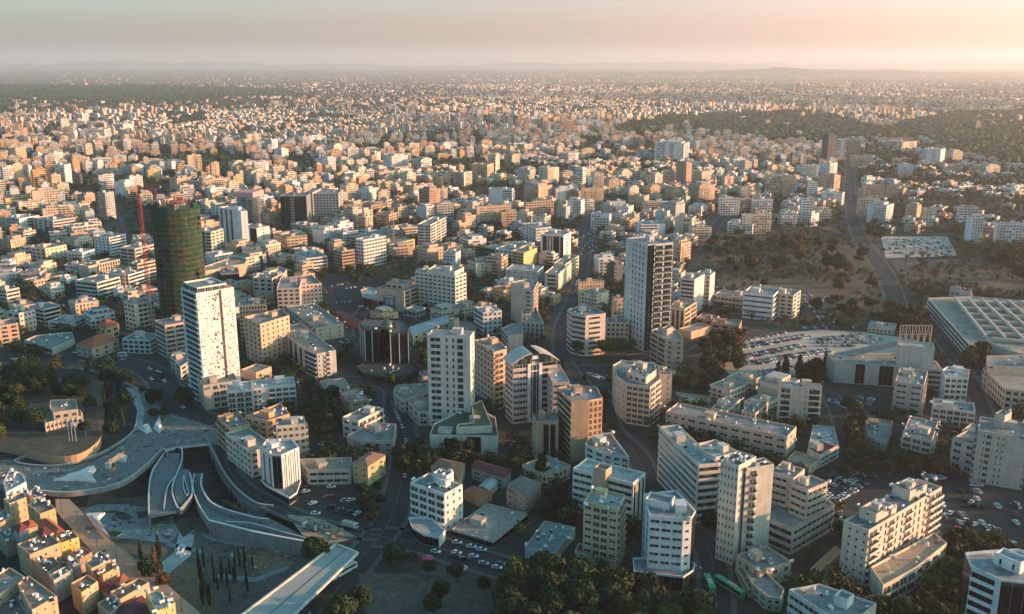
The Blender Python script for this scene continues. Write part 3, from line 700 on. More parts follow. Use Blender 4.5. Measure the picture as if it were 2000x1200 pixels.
B('tan tower with a ladder of curved balconies, between the cream square and arch-roofed towers', [dict(p=[(925, 664), (964, 688), (990, 681), (967, 657)], i=1, yb=801, f=['grid:6', 'rbalc:1:1.6:2@.8|blank@.2'], clut=6)], PEACH, name='tower')
B('brown office tower with golden window panes and arched dark openings', [dict(p=[(1088, 757), (1116, 784), (1150, 782), (1177, 777), (1164, 755), (1110, 752)], i=1, yb=903, f=['band:3:brown', 'blank', 'grid:3:.6:.6:gold', 'grid:2'], clut=10),
   dict(p=[(1040, 809), (1047, 823), (1091, 823), (1087, 804)], i=1, yb=897, f=['band:2', 'blank@.3|fin:2:.75:black@.6|blank@.1'], clut=2)], (0.47, 0.31, 0.2), name='tower', anchor='brown golden-windowed tower')
def dome(root, loc, built):
    P, z0, h, b = built[0]; c_ = sum(P, Vector()) / len(P) - loc; mb = MB(); r = 5
    for i in range(6):
        for j in range(14):
            f = lambda a, d: (c_.x + 1 + r * math.cos(a) * math.cos(d), c_.y + r * math.cos(a) * math.sin(d), h - 1 + r * 1.2 * math.sin(a))
            a0, a1, d0, d1 = i * math.pi / 12, (i + 1) * math.pi / 12, j * math.pi / 7, (j + 1) * math.pi / 7
            mb.face([f(a0, d0), f(a0, d1), f(a1, d1), f(a1, d0)])
    mb.build('glass_dome', glassm((0.03, 0.09, 0.05), 0.15), root)
B('black glass twin tower with white vertical stripes and a green dome', [dict(p=[(703, 631), (712, 645), (741, 647), (745, 640), (758, 641), (762, 651), (796, 649), (801, 636), (789, 623), (716, 621)], i=5, yb=720, f=['fin:2:.85:black', 'fin:2:.85:black', 'glass:1', 'glass:2', 'glass:1', 'fin:2:.85:black', 'fin:1:.85:black', 'glass:1'], clut=5, rc=(.08, .09, .09)),
   dict(p=[(698, 716), (706, 727), (735, 735), (765, 737), (795, 733), (812, 724), (814, 712), (790, 702), (720, 702)], h=4, f=['glass:2'], clut=8, stair=False, rc=(.02, .026, .028))], (0.02, 0.026, 0.028), name='tower', trim=(.55, .56, .54), extra=dome, anchor='black glass tower')
B('white hexagonal tower with a black glass corner above the small car park', [dict(p=[(509, 872), (531, 888), (549, 889), (584, 873), (570, 857), (522, 857)], i=2, yb=966, f=['fin:2:.3', 'glass:2', 'fin:4:.12:black', 'fin:1:.2'], rc=ROOF_W, clut=8),
   dict(p=[(509, 937), (520, 948), (538, 958), (565, 972), (580, 962), (588, 938), (570, 925)], h=4, f=['glass:3'] * 4, clut=0, stair=False)], WH, name='tower', anchor='white hexagonal tower')
B('cream L-shaped apartment block with grid windows, behind the white hexagonal tower', [dict(r=((461, 841), (489, 882), (522, 864)), yb=934, f=['grid:7', 'grid:3'], rc=ROOF_T, clut=3), dict(r=((542, 838), (596, 827), (609, 812)), yb=893, f=['grid:5', 'balc:2'], clut=4)], (0.5, 0.48, 0.4), name='apartment_block')
B('orange and green-sided block with roof terraces, left of the cream L-shaped block', [dict(r=((432, 811), (449, 837), (486, 826)), yb=888, f=['balc:3', 'grid:2'], rc=ROOF_T, clut=5), dict(p=[(478, 812), (520, 822), (566, 808), (548, 787), (507, 802)], h=17, f=['grid:3', 'grid:3'], clut=6)], (0.60, 0.34, 0.17), name='apartment_block')
B('office block with a roof parapet and deep window grid below the perforated tower', [dict(r=((375, 727), (397, 753), (468, 744)), yb=802, f=['grid:8:.4:.5', 'blank@.25|grid:4:.9:.7@.75'], ph=2.0, clut=9)], BEIGE)
B('blue-white apartment row with balconies, right of the parapeted office block', [dict(r=((444, 763), (492, 760), (488, 744)), h=20, f=['gbalc:3:1.2', 'grid:2'], rc=ROOF_W, clut=4), dict(r=((494, 757), (577, 751), (567, 736)), yb=792, f=['grid:2@.25|blank@.2|balc:4@.8', 'grid:2'], rc=ROOF_W, clut=8)], BLUEW, name='apartment_block')
B('peach office block with small square green windows, right of the perforated tower', [dict(p=[(476, 619), (508, 633), (565, 616), (551, 602)], i=1, yb=716, f=['grid:4:.35:.4', 'grid:6:.32:.4:teal'], ph=2, clut=3), dict(r=((470, 722), (500, 728), (530, 716)), h=9, f=['blank'], clut=0)], (0.60, 0.41, 0.28), anchor='peach office block')
B('brown banded block peeping out behind the peach office block', [dict(r=((467, 598), (519, 594), (524, 585)), h=30, f=['grid:9:.6:.5', 'band:2'], clut=8)], PEACH)
B('pinkish office block with wide dark openings, left of the perforated tower', [dict(r=((312, 624), (322, 636), (372, 624)), yb=700, f=['band:2', 'grid:3:.85:.5'], rc=ROOF_T, clut=3)], (0.5, 0.4, 0.32), anchor='pinkish office block')
B('long grey slab block with vertical fins and a rust-coloured cluttered roof', [dict(p=[(544, 641), (592, 679), (619, 691), (656, 684), (587, 630)], i=2, yb=738, f=['fin:5:.5', 'balc:1', 'grid:2:.3:.4@.5|balc:1@.3|blank@.4'], rc=ROOF_B, clut=18)], (0.44, 0.45, 0.42), anchor='grey slab block')
B('low parking deck with green roofs behind the grey slab block', [dict(p=[(558, 598), (616, 641), (671, 632), (614, 592)], i=1, yb=668, f=['grid:9:.4:.3', 'grid:3:.2:.3'], rc=ROOF_T, clut=22, stair=True)], (0.45, 0.40, 0.33))
B('pink and white hotel block with arcaded windows and orange-lit balconies', [dict(r=((541, 566), (585, 562), (600, 540)), h=24, f=['grid:4', 'blank'], clut=3), dict(r=((586, 560), (628, 553), (620, 536)), yb=602, f=['grid:6:.5:.4', 'balc:3'], rc=ROOF_B, clut=5)], (0.56, 0.44, 0.38), name='hotel')
B('twin tan blocks joined by a rounded cream shaft behind the pink hotel', [dict(r=((499, 540), (531, 544), (545, 533)), yb=586, f=['grid:3', 'grid:3'], clut=3), dict(p=[(531, 536), (538, 544), (548, 545), (560, 526), (545, 520)], i=1, yb=584, f=['blank', 'grid:1', 'grid:3'], clut=2)], CREAM, name='apartment_block')
B('big white apartment slab with a fine window grid, left of the brown striped block', [dict(r=((692, 467), (709, 469), (755, 461)), yb=524, f=['grid:3', 'balc:8:.8'], clut=6)], WH, name='apartment_block', anchor='white grid slab')
B('small brown office block with orange-lit window bands', [dict(r=((652, 487), (668, 491), (692, 487)), yb=529, f=['band:4', 'band:4:.55:brown'], clut=4)], (0.4, 0.28, 0.2))
B('white office block with dark ribbon windows, below the brown striped block', [dict(p=[(576, 493), (598, 505), (639, 500), (618, 488)], i=1, yb=533, f=['blank', 'band:5'], clut=4)], (0.55, 0.57, 0.55))
B('white tower with tall teal slits and a plain sunlit right wall', [dict(p=[(427, 405), (455, 408), (470, 413), (483, 412), (470, 403), (446, 402)], i=1, h=46, f=['fin:3:.4', 'blank', 'slot:1:.1:.3'], rc=ROOF_W, clut=2)], WH, name='tower', anchor='white slit tower')
B('white block with a square window grid, in front of the white slit tower', [dict(r=((430, 446), (443, 449), (474, 442)), yb=475, f=['grid:3', 'grid:8'], rc=ROOF_W, clut=3)], WH)
B('green and cream striped apartment block touching the netted tower', [dict(r=((382, 450), (412, 453), (430, 446)), yb=505, f=['balc:2@.5|glass:1:teal@.2|balc:1@.4', 'grid:3'], clut=3)], (0.5, 0.52, 0.4), name='apartment_block')
B('white office block with dark glass bays, right of the square-grid block', [dict(r=((473, 440), (501, 446), (521, 441)), yb=479, f=['glass:2@.7|blank@.4|glass:2@.7', 'slot:1:.1:.4'], clut=2)], (0.6, 0.58, 0.54))
B('dark glass office box with a light balcony column', [dict(r=((547, 383), (598, 383), (605, 377)), yb=447, f=['glass:2@.4|balc:1@.14|glass:3@.5', 'blank'], clut=3)], (0.2, 0.21, 0.21), name='tower', anchor='dark glass box')
B('grey concrete office block beside the dark glass box', [dict(r=((611, 378), (661, 378), (668, 371)), yb=436, f=['grid:8:.6:.55', 'grid:1'], clut=3), dict(r=((600, 374), (610, 376), (612, 368)), h=40, f=['blank'], clut=0)], (0.4, 0.41, 0.4))
B('unfinished concrete frame building behind the gold netting', [dict(r=((700, 459), (727, 467), (773, 449)), yb=492, f=['grid:3', 'grid:10:.7:.6:gold'], clut=3)], (0.36, 0.3, 0.2), name='construction_block')
B('slim white apartment tower with sunlit stacked balconies', [dict(r=((818, 437), (841, 439), (865, 424)), yb=487, f=['balc:2:.6', 'balc:3:1'], clut=4)], (0.66, 0.61, 0.55), name='tower', anchor='slim white tower')
B('large cream office block with a regular window grid, in the middle of the picture', [dict(r=((809, 530), (889, 540), (913, 533)), yb=611, f=['grid:9:.6:.42', 'grid:3:.7:.42'], rc=ROOF_G, clut=4), dict(r=((840, 524), (888, 531), (892, 521)), z0=-1, h=34, f=['blank'], clut=3)], (0.6, 0.56, 0.49), anchor='large cream grid block')
def screen(root, loc, built):
    P, z0, h, b = built[0]; t = (P[1] - P[0]); L = t.length; t.normalize(); n = Vector((t.y, -t.x, 0)); ang = math.atan2(t.y, t.x)
    q = P[0] + t * L * .46 + n * .3 - loc; mb = MB(); mb.box((q.x, q.y, h * .42), (L * .42, .3, h * .62), 0, ang); sc = mb.build('poster_wall', flat('poster_teal', (0.05, 0.16, 0.18), 0.4), root)
    for k, (u, z_, w_, hh, c_) in enumerate(((0, .66, .34, .07, (.45, .5, .5)), (-.07, .42, .1, .3, (.5, .4, .38)), (.08, .42, .1, .28, (.55, .52, .5)), (0, .52, .06, .08, (.5, .12, .1)))):
        p = q + t * L * u + n * .2; mb = MB(); mb.box((p.x, p.y, h * z_), (L * w_, .06, h * hh), 0, ang); mb.build('poster_panel', flat('poster_ink', c_, .5), root)
B('peach corner building with a big teal poster on its front and curved balconies', [dict(r=((744, 560), (789, 569), (808, 556)), yb=611, f=['blank', 'grid:1@.4|rbalc:1:1.5@.6'], clut=5), dict(r=((762, 550), (786, 556), (794, 548)), z0=-1, h=22, f=['grid:3', 'blank'], clut=2)], (0.56, 0.41, 0.3), extra=screen)
B('white-blue office block with paired windows, in front of the tall tan slab', [dict(p=[(926, 600), (944, 610), (980, 606), (962, 596)], i=1, yb=656, f=['band:4:.5:teal', 'grid:4:.55:.4'], rc=ROOF_W, clut=8)], (0.58, 0.61, 0.6))
B('tall tan slab with a blank left wall and striped sunlit side', [dict(p=[(998, 551), (1021, 565), (1042, 568), (1051, 549), (1030, 545)], i=1, yb=640, f=['blank', 'grid:1:.4:.5', 'band:3'], clut=3)], (0.5, 0.42, 0.34))
B('tan block with a white-walled roof terrace, beside the arch-roofed tower', [dict(p=[(1021, 600), (1019, 628), (1062, 631), (1046, 599)], i=2, yb=668, f=['blank', 'slot:5:.4:.7', 'grid:2'], ph=2, clut=4), dict(p=[(980, 641), (992, 655), (1020, 652), (1022, 632), (1000, 632)], h=14, f=['band:3'], clut=0)], (0.5, 0.43, 0.35))
B('bright yellow-sided apartment block behind the white-grey hall', [dict(p=[(1000, 490), (1023, 494), (1049, 484), (1030, 478)], i=1, yb=526, f=['balc:2:.8', 'blank@.5|slot:1:.1:.3@.3'], clut=3)], YEL, name='apartment_block', anchor='yellow-sided block')
B('white office tower with black glass fins and a round emblem on its right wall', [dict(r=((1056, 457), (1101, 460), (1115, 452)), yb=507, f=['blank@.1|fin:1:.9:black@.25|fin:2:.5@.3|fin:1:.9:black@.35|fin:1:.7:black@.2', 'slot:1:.3:.3'], clut=3)], WH, name='tower', anchor='black-finned white tower')
B('white-grey office slab behind the black-finned white tower', [dict(p=[(1019, 436), (1047, 447), (1077, 443), (1060, 434)], i=1, yb=482, f=['grid:4', 'balc:3:.7'], clut=3)], BLUEW)
B('low white block stepping down left of the yellow-sided block', [dict(r=((975, 484), (1000, 489), (1024, 474)), yb=517, f=['grid:4', 'grid:3'], clut=6)], WH)
B('long pale grey hall with few windows, below the yellow-sided block', [dict(r=((988, 526), (1050, 530), (1060, 519)), yb=562, f=['slot:5:.2:.3', 'blank'], rc=ROOF_W, clut=4)], (0.5, 0.48, 0.46))
B('row of cream blocks with sunlit right wall along the central street', [dict(r=((1069, 531), (1091, 535), (1107, 511)), yb=568, f=['grid:1', 'blank'], clut=4), dict(r=((1088, 512), (1104, 516), (1118, 498)), h=17.5, f=['blank', 'grid:3'], clut=2)], CREAM)
B('cream five-sided office block with ribbon windows left of the round pine trees', [dict(p=[(1108, 604), (1117, 612), (1144, 617), (1183, 612), (1165, 600), (1130, 598)], i=2, yb=697, f=['band:2', 'band:4:.4:brown', 'blank@.15|band:4:.4:brown@.6|blank@.25', 'grid:2'], rc=ROOF_T, clut=6), dict(r=((1185, 628), (1229, 630), (1225, 621)), h=18, f=['grid:5'], rc=ROOF_T, clut=3)], (0.56, 0.5, 0.43), anchor='five-sided office block')
B('narrow tan block pair with a chimney-like shaft, right of the grey slotted tower', [dict(p=[(1271, 646), (1300, 662), (1335, 664), (1325, 645), (1308, 638), (1285, 640)], i=1, yb=722, f=['balc:2:.5', 'grid:2:.3:.4'], clut=2), dict(r=((1296, 640), (1303, 643), (1309, 637)), z0=-1, h=25, f=['blank'], clut=0)], (0.42, 0.35, 0.28), name='apartment_block')
B('sunlit brown office block with vertical fins at the foot of the grey slotted tower', [dict(r=((1306, 598), (1337, 604), (1354, 588)), yb=650, f=['fin:4:.5', 'balc:2:.6'], clut=3), dict(r=((1335, 640), (1350, 648), (1378, 634)), h=6, f=['blank'], clut=0)], (0.52, 0.38, 0.26))
B('cream twin block with a white shaft, right of the grey slotted tower', [dict(r=((1335, 541), (1357, 546), (1366, 534)), h=30, f=['balc:1:.6', 'blank'], clut=2), dict(r=((1357, 535), (1387, 538), (1397, 531)), yb=602, f=['blank@.3|grid:3', 'blank'], clut=2)], (0.6, 0.55, 0.5), name='apartment_block', anchor='cream twin block')
B('white office box with a broad black band round its middle', [dict(r=((1453, 570), (1511, 577), (1521, 564)), yb=628, f=['band:6:.3', 'band:2'], clut=3, fl=4.2)], WH, anchor='black-banded white box')
B('cream apartment block just behind the black-banded white box', [dict(r=((1475, 566), (1550, 577), (1558, 566)), yb=624, f=['grid:6', 'grid:2'], clut=9)], CREAM, name='apartment_block')
B('low long office wing left of the black-banded white box', [dict(r=((1396, 574), (1453, 583), (1462, 573)), yb=604, f=['grid:8:.7:.4', 'blank'], clut=2)], BEIGE)
B('low brick-coloured flats with a green roof below the black-banded box', [dict(r=((1389, 633), (1444, 636), (1456, 626)), yb=655, f=['grid:3', 'blank'], rc=ROOF_T, clut=1), dict(r=((1360, 620), (1392, 626), (1400, 616)), h=7, f=['grid:2'], clut=1)], (0.38, 0.24, 0.18), name='flats')
B('large faceted cream apartment tower with many patched balconies, right of the golden-windowed tower', [dict(p=[(1197, 713), (1206, 735), (1224, 749), (1270, 756), (1290, 740), (1287, 713), (1215, 703)], i=3, yb=834, f=['slot:1:.3:.4', 'slot:2:.2:.3', 'balc:4:.8', 'balc:2:.8', 'grid:2'], clut=12),
   dict(r=((1284, 733), (1313, 731), (1317, 726)), yb=797, f=['slot:2:.2:.35', 'blank'], clut=0), dict(p=[(1226, 727), (1262, 737), (1282, 722), (1278, 708), (1240, 706)], z0=-1, h=27.5, f=['grid:3'], clut=3)], (0.56, 0.47, 0.37), name='apartment_tower', anchor='faceted cream tower')
B('long four-storey cream block running diagonally below the car park', [dict(r=((1301, 803), (1537, 853), (1555, 833)), yb=896, f=['grid:3:.5:.4@.2|grid:9:.7:.42@.9', 'grid:1:.2:.3'], rc=ROOF_G, clut=16)], (0.52, 0.42, 0.33), name='apartment_block', anchor='long diagonal block')
B('pair of small flats with roof terraces behind the long diagonal block', [dict(r=((1449, 802), (1475, 808), (1499, 784)), h=9, f=['grid:3', 'grid:2'], clut=8), dict(r=((1393, 794), (1420, 802), (1440, 778)), h=9, f=['grid:2', 'grid:2'], clut=8)], BEIGE, name='flats')
B('cream office block with deep shaded galleries either side of a blank shaft', [dict(r=((1524, 755), (1606, 758), (1609, 750)), yb=831, f=['shelf:1@.3|blank@.3|slot:1:.5:.4@.06|shelf:1@.34', 'blank'], rc=ROOF_W, clut=5)], (0.55, 0.46, 0.38))
B('low pale building with roof tanks and a maroon roof patch, beside the gallery office block', [dict(p=[(1588, 831), (1577, 879), (1601, 893), (1639, 872), (1629, 833)], h=6, f=['band:2'], rc=ROOF_W, clut=9, stair=False), dict(p=[(1579, 876), (1601, 890), (1636, 870), (1600, 858)], z0=-1, h=7, f=['blank'], clut=2, rm=TILE_D)], (0.5, 0.45, 0.38), name='low_hall')
B('low tan-roofed hall at the right end of the long diagonal block', [dict(p=[(1537, 897), (1580, 913), (1604, 896), (1553, 880)], h=4.5, f=['blank'], rc=(.5, .36, .24), clut=0)], TAN, name='low_hall')
def ramp_roof(root, loc, built):
    mb = MB(); A, Bq, C_, D_ = at(1631, 690, 14), at(1752, 690, 15), at(1790, 664, 26), at(1776, 661, 26)
    for k, (a, b, c, d) in enumerate((((A), at(1660, 694, 14), C_, D_),)):
        P = [Vector(p) - loc for p in (a, b, c, d)]; mb.face(P); mb.face([Vector((p.x, p.y, p.z - 1.4)) for p in reversed(P)])
        for i in range(4):
            u, v = P[i], P[(i + 1) % 4]; mb.face([(u.x, u.y, u.z - 1.4), (v.x, v.y, v.z - 1.4), v, u])
    mb.build('sloping_roof', roofm((.38, .37, .34)), root)
    mb = MB(); a, b = at(1756, 665, 25), at(1817, 665, 25); a -= loc; b -= loc
    for i in range(6):
        p, q = a.lerp(b, i / 5), a.lerp(b, min(1, (i + .5) / 5)); mb.tube((p.x, p.y, 20), (p.x, p.y, 35), .3, n=5); mb.tube((p.x, p.y, 22), (q.x, q.y, 35), .25, n=4); mb.tube((q.x, q.y, 35), (a.lerp(b, min(1, (i + 1) / 5)).x, a.lerp(b, min(1, (i + 1) / 5)).y, 22), .25, n=4)
    mb.tube((a.x, a.y, 35), (b.x, b.y, 35), .3, n=5); mb.tube((a.x, a.y, 29), (b.x, b.y, 29), .25, n=5); mb.build('roof_truss', flat('rusty_steel', (0.5, 0.36, 0.26), .7), root)
B('theatre with a tall fly tower, wedge roof and open steel truss', [dict(p=[(1617, 693), (1631, 706), (1756, 715), (1841, 722), (1828, 705), (1756, 689)], i=1, yb=747, f=['fin:6:.2', 'blank@.45|glass:2@.2|blank@.3|glass:3@.3|blank@.1', 'band:6'], rc=(.3, .29, .26), clut=9, stair=False),
   dict(r=((1757, 675), (1826, 680), (1823, 670)), z0=-1, h=27, f=['blank'], rc=ROOF_W, clut=0)], (0.5, 0.46, 0.4), name='theatre', cat='theatre', extra=ramp_roof, anchor='theatre')
B('cream office block with paired windows in front of the theatre', [dict(r=((1749, 743), (1805, 752), (1808, 724)), yb=812, f=['grid:2:.7:.4', 'balc:1:.8'], rc=ROOF_G, clut=6)], (0.5, 0.42, 0.35))
B('slender white office tower with a square window grid, right of the theatre', [dict(p=[(1840, 722), (1847, 736), (1892, 738), (1894, 722), (1851, 715)], i=2, yb=793, f=['blank', 'grid:4:.75:.6', 'blank'], rc=ROOF_W, clut=4)], WH, name='tower', anchor='slender white tower')
B('three-storey white block with a framed front below the slender white tower', [dict(r=((1823, 797), (1905, 805), (1910, 788)), yb=849, f=['grid:6:.85:.7', 'blank'], ph=1.4, clut=4)], (0.52, 0.5, 0.46))
B('huge office complex with slanting white bands and lattice roof frames, at the right edge', [dict(p=[(1812, 582), (1895, 673), (1935, 670), (1990, 690), (2110, 700), (2060, 592), (1900, 579)], i=1, yb=702, f=['band:14:.5', 'band:3', 'blank'], rc=(0.36, .33, .28), clut=0, stair=False)], (0.6, 0.55, 0.48), name='office_complex', anchor='huge office complex')
def roof_frames(root, loc, built):
    h = built[0][2]
    for i in range(6):
        mb = MB(); a, b = at(1865 + i * 26, 585 + i * 1.5, h), at(1925 + i * 38, 660 + i * 4, h); a -= loc; b -= loc; t = b - a; mb.box(((a + b) / 2)[:2] + (h + 1.2,), (t.length, 1.6, 2.4), 0, math.atan2(t.y, t.x)); mb.build('roof_frame', plaster((.5, .46, .4)), root)
    for i in range(7):
        mb = MB(); a, b = at(1872 + i * 11, 592 + i * 12, h), at(2015 + i * 18, 596 + i * 14, h); a -= loc; b -= loc; t = b - a; mb.box(((a + b) / 2)[:2] + (h + 0.9,), (t.length, 1.8, 1.8), 0, math.atan2(t.y, t.x)); mb.build('roof_frame', plaster((.5, .46, .4)), root)
roof_frames(bpy.data.objects['office_complex'], bpy.data.objects['office_complex'].location.copy(), [(0, 0, height(1895, 673, 702))])
B('beige public building with a large flat roof, at the right edge below the complex', [dict(p=[(1920, 718), (1964, 759), (2080, 772), (2090, 725), (1990, 716)], i=1, yb=798, f=['slot:10:.45:.6', 'grid:8'], rc=(.4, .36, .31), clut=0, stair=False), dict(p=[(1927, 695), (1930, 716), (2060, 718), (2060, 692)], h=17, f=['blank'], clut=12)], (0.56, 0.45, 0.34))
B('tall beige residential tower at the right edge with a stubby roof water tower', [dict(r=((1911, 844), (2005, 856), (2014, 828)), yb=958, f=['blank@.12|slot:1:.4:.4@.1|balc:1:1@.16|blank@.1|slot:2:.3:.5@.25|blank@.5', 'balc:3'], clut=6), dict(r=((1946, 806), (1963, 812), (1972, 803)), z0=-1, h=33, f=['blank'], clut=1), dict(r=((1866, 853), (1909, 870), (1930, 850)), h=16, f=['grid:2', 'blank'], clut=2)], (0.47, 0.43, 0.37), name='residential_tower', anchor='beige residential tower')
B('cluttered cream apartment block with messy roof tanks, left of the beige residential tower', [dict(p=[(1763, 847), (1820, 861), (1832, 824), (1777, 812)], i=1, yb=900, f=['balc:3:.9', 'balc:2:.9'], clut=26)], (0.55, 0.46, 0.37), name='apartment_block')
B('brown block with a dull green roof among trees, left of the cluttered cream block', [dict(p=[(1691, 823), (1695, 852), (1729, 866), (1744, 823), (1697, 815)], i=2, yb=890, f=['grid:2', 'grid:1'], rc=ROOF_T, clut=6)], (0.36, 0.24, 0.17))
# foreground right
B('long eight-storey apartment slab with white balustrade strips, in the lower right', [dict(r=((1649, 1016), (1697, 1036), (1838, 950)), yb=1146, f=['blank@.15|slot:3:.25:.3:open', 'balc:1:1.5@.9|slot:2:.35:.7@1|balc:1:.8@.6|slot:2:.35:.7@1|balc:1:.8@.8|slot:2:.35:.7@1|slot:1:.35:.7@.6|balc:2:1.5@1.4'], rc=ROOF_T, clut=20, fl=3.2),
   dict(p=[(1700, 1107), (1725, 1143), (1790, 1108), (1850, 1060), (1825, 1040)], h=9, f=['blank', 'balc:4:1', 'grid:4'], rc=TAN, clut=4, stair=False), dict(r=((1682, 990), (1712, 1004), (1740, 984)), z0=-1, h=27.8, f=['blank'], clut=6), dict(r=((1747, 945), (1778, 960), (1806, 944)), z0=-1, h=28.2, f=['blank'], clut=8)], (0.6, 0.52, 0.42), name='apartment_slab', anchor='balustraded apartment slab')
B('pinkish-cream office with a broad podium, left of the big dark car park', [dict(p=[(1488, 1008), (1548, 1033), (1631, 986), (1604, 966), (1520, 975)], i=1, yb=1084, f=['band:6:.4:brown', 'band:9:.4'], rc=ROOF_T, clut=2, stair=False), dict(r=((1549, 942), (1578, 957), (1612, 939)), z0=-1, yb=1016, f=['band:3:.4', 'band:4:.4'], clut=3), dict(r=((1503, 922), (1550, 934), (1574, 916)), z0=-1, yb=994, f=['band:3:.4@1|blank@.3', 'blank'], clut=5)], (0.55, 0.44, 0.35), anchor='podium office')
B('tall cream tower with a column of semicircular balconies on its front', [dict(r=((1411, 897), (1443, 910), (1472, 890)), yb=1105, f=['slot:5:.45:.45', 'blank'], rc=ROOF_T, clut=12, stair=False), dict(r=((1444, 901), (1458, 915), (1509, 905)), yb=1100, f=['glass:1:teal', 'blank@.12|rbalc:1:2.2:2@.3|blank@.6'], rc=ROOF_T, clut=5, stair=False)], (0.57, 0.53, 0.44), name='tower', anchor='semicircle-balcony tower', fl=3.5)
B('small cream block with a curved terrace at the foot of the semicircle-balcony tower', [dict(r=((1447, 1081), (1484, 1115), (1538, 1092)), yb=1152, f=['slot:3:.3:.5', 'slot:3:.35:.6'], rc=ROOF_T, clut=8), dict(p=[(1447, 1098), (1470, 1140), (1498, 1165), (1525, 1168), (1532, 1150), (1500, 1120)], h=6, f=['balc:2', 'grid:2', 'grid:2'], clut=0, stair=False)], (0.52, 0.42, 0.3))
B('long beige office with stepped horizontal bands, left of the semicircle-balcony tower', [dict(r=((1297, 832), (1365, 908), (1399, 900)), yb=1022, f=['band:20:.42', 'band:2:.42:brown'], rc=ROOF_W, clut=10), dict(r=((1367, 866), (1398, 893), (1431, 877)), h=30, f=['blank', 'band:3:.4'], rc=ROOF_W, clut=3)], (0.58, 0.53, 0.46), anchor='stepped-band office')
B('white office with rounded corner, ribbon windows and a curved canopy, beside the bus street', [dict(p=[(1257, 964), (1269, 1006), (1335, 1012), (1352, 1009), (1359, 997), (1321, 957)], i=1, yb=1136, f=['slot:2:.3:.8', 'grid:3:.85:.35', 'slot:1:.4:.3', 'glass:2', 'blank'], rc=ROOF_T, clut=8), dict(p=[(1236, 1089), (1238, 1116), (1335, 1126), (1355, 1113), (1358, 1100), (1325, 1088)], h=7, f=['glass:2', 'glass:4', 'glass:2'], rc=ROOF_G, clut=0, stair=False), dict(r=((1262, 972), (1308, 984), (1312, 968)), z0=-1, h=31, f=['blank'], clut=0)], (0.66, 0.68, 0.67), anchor='rounded white office')
B('tan apartment tower with a sunlit balcony side, in front of the white-banded office', [dict(p=[(1140, 980), (1207, 994), (1221, 966), (1158, 952)], i=1, yb=1110, f=['grid:1:.7:.4@.3|balc:2:1:1@.5|grid:1:.7:.4@.3', 'balc:3:1'], rc=ROOF_W, clut=8), dict(p=[(1122, 1076), (1203, 1096), (1208, 1080), (1130, 1060)], h=5, f=['blank'], rc=TAN, clut=0, stair=False, rm=TILE_D)], (0.6, 0.46, 0.28), name='apartment_tower', anchor='tan apartment tower')
B('white-banded office with a tan stair shaft standing out of its front', [dict(r=((1121, 913), (1236, 944), (1257, 922)), yb=1031, f=['band:3@.38|blank@.25|band:6:.4:brown@.5', 'fin:3:.4:black'], rc=ROOF_W, clut=1, stair=False), dict(r=((1161, 912), (1183, 919), (1193, 910)), h=25.5, f=['blank'], c=(0.5, 0.36, 0.24), clut=0)], (0.66, 0.63, 0.58), anchor='white-banded office')
B('white four-storey block with a wedge-shaped roof terrace behind the white-banded office', [dict(p=[(1143, 868), (1180, 884), (1229, 893), (1193, 845), (1151, 848)], i=0, yb=915, f=['grid:2', 'grid:3', 'grid:2'], rc=ROOF_T, clut=9)], (0.66, 0.62, 0.56))
B('white office block with finned bays and a curved street canopy, above the traffic', [dict(r=((807, 939), (868, 965), (897, 944)), yb=1041, f=['balc:4:.7', 'grid:3:.3:.4'], rc=ROOF_T, clut=12), dict(p=[(797, 1010), (805, 1030), (828, 1044), (857, 1050), (870, 1035), (840, 1008)], h=5, f=['glass:3', 'glass:3', 'glass:3', 'blank'], rc=ROOF_W, clut=0, stair=False), dict(r=((850, 921), (872, 930), (880, 920)), z0=-1, h=22.5, f=['blank'], clut=2)], (0.66, 0.66, 0.63), anchor='finned white office')
B('single-storey shop with a wide flat roof and light fascia signs', [dict(r=((889, 1029), (964, 1058), (1020, 1001)), yb=1072, f=['glass:5', 'glass:5'], rc=(.36, .34, .29), clut=4, stair=True, ph=.5)], (0.4, 0.38, 0.34), name='shop', cat='shop', anchor='flat-roofed shop')
B('low flat grey roof with scattered air units behind the treetops', [dict(p=[(1025, 1068), (1081, 1082), (1124, 1030), (1063, 1017)], h=5, f=['blank'], rc=ROOF_T, clut=12, ph=.5, stair=False)], GREY, name='low_hall')
B('old pinkish villa with grey tiled hip roof beside the dark trees', [dict(p=[(991, 948), (1025, 969), (1057, 944), (1018, 930)], i=0, yb=985, f=['grid:3:.3:.4', 'grid:3:.3:.4'], roof='hip', rh=2, rm=flat('grey_tiles', (0.2, 0.17, 0.14), .9, 0, .3)), dict(r=((991, 957), (1004, 963), (1014, 955)), h=8, f=['grid:1:.3:.4'], roof='hip')], (0.5, 0.33, 0.24), name='villa', cat='villa')
B('long dark-red-roofed house in the block behind the flat-roofed shop', [dict(p=[(921, 914), (984, 934), (998, 918), (938, 902)], h=6, f=['grid:3', 'blank'], roof='gable', rm=TILE_D, rh=2)], (0.35, 0.33, 0.3), name='house', cat='house')
B('terracotta hip-roofed house just behind the finned white office', [dict(p=[(842, 912), (895, 938), (908, 906), (860, 896)], h=7, f=['grid:2'], roof='hip', rm=flat('brown_tiles', (0.3, 0.14, 0.08), .9, 0, .3), rh=2.5)], TAN, name='house', cat='house')
B('small shed with a bright gabled metal roof between the red roofs', [dict(p=[(936, 950), (955, 957), (972, 941), (955, 934)], h=4, f=['blank'], roof='gable', rm=METAL, rh=1.2)], GREY, name='shed', cat='shed')
B('low orange-roofed courtyard house beside the bright shed', [dict(p=[(905, 960), (935, 975), (962, 962), (925, 950)], h=4, f=['blank'], roof='hip', rm=TILE, rh=1)], ORANGE, name='house', cat='house')
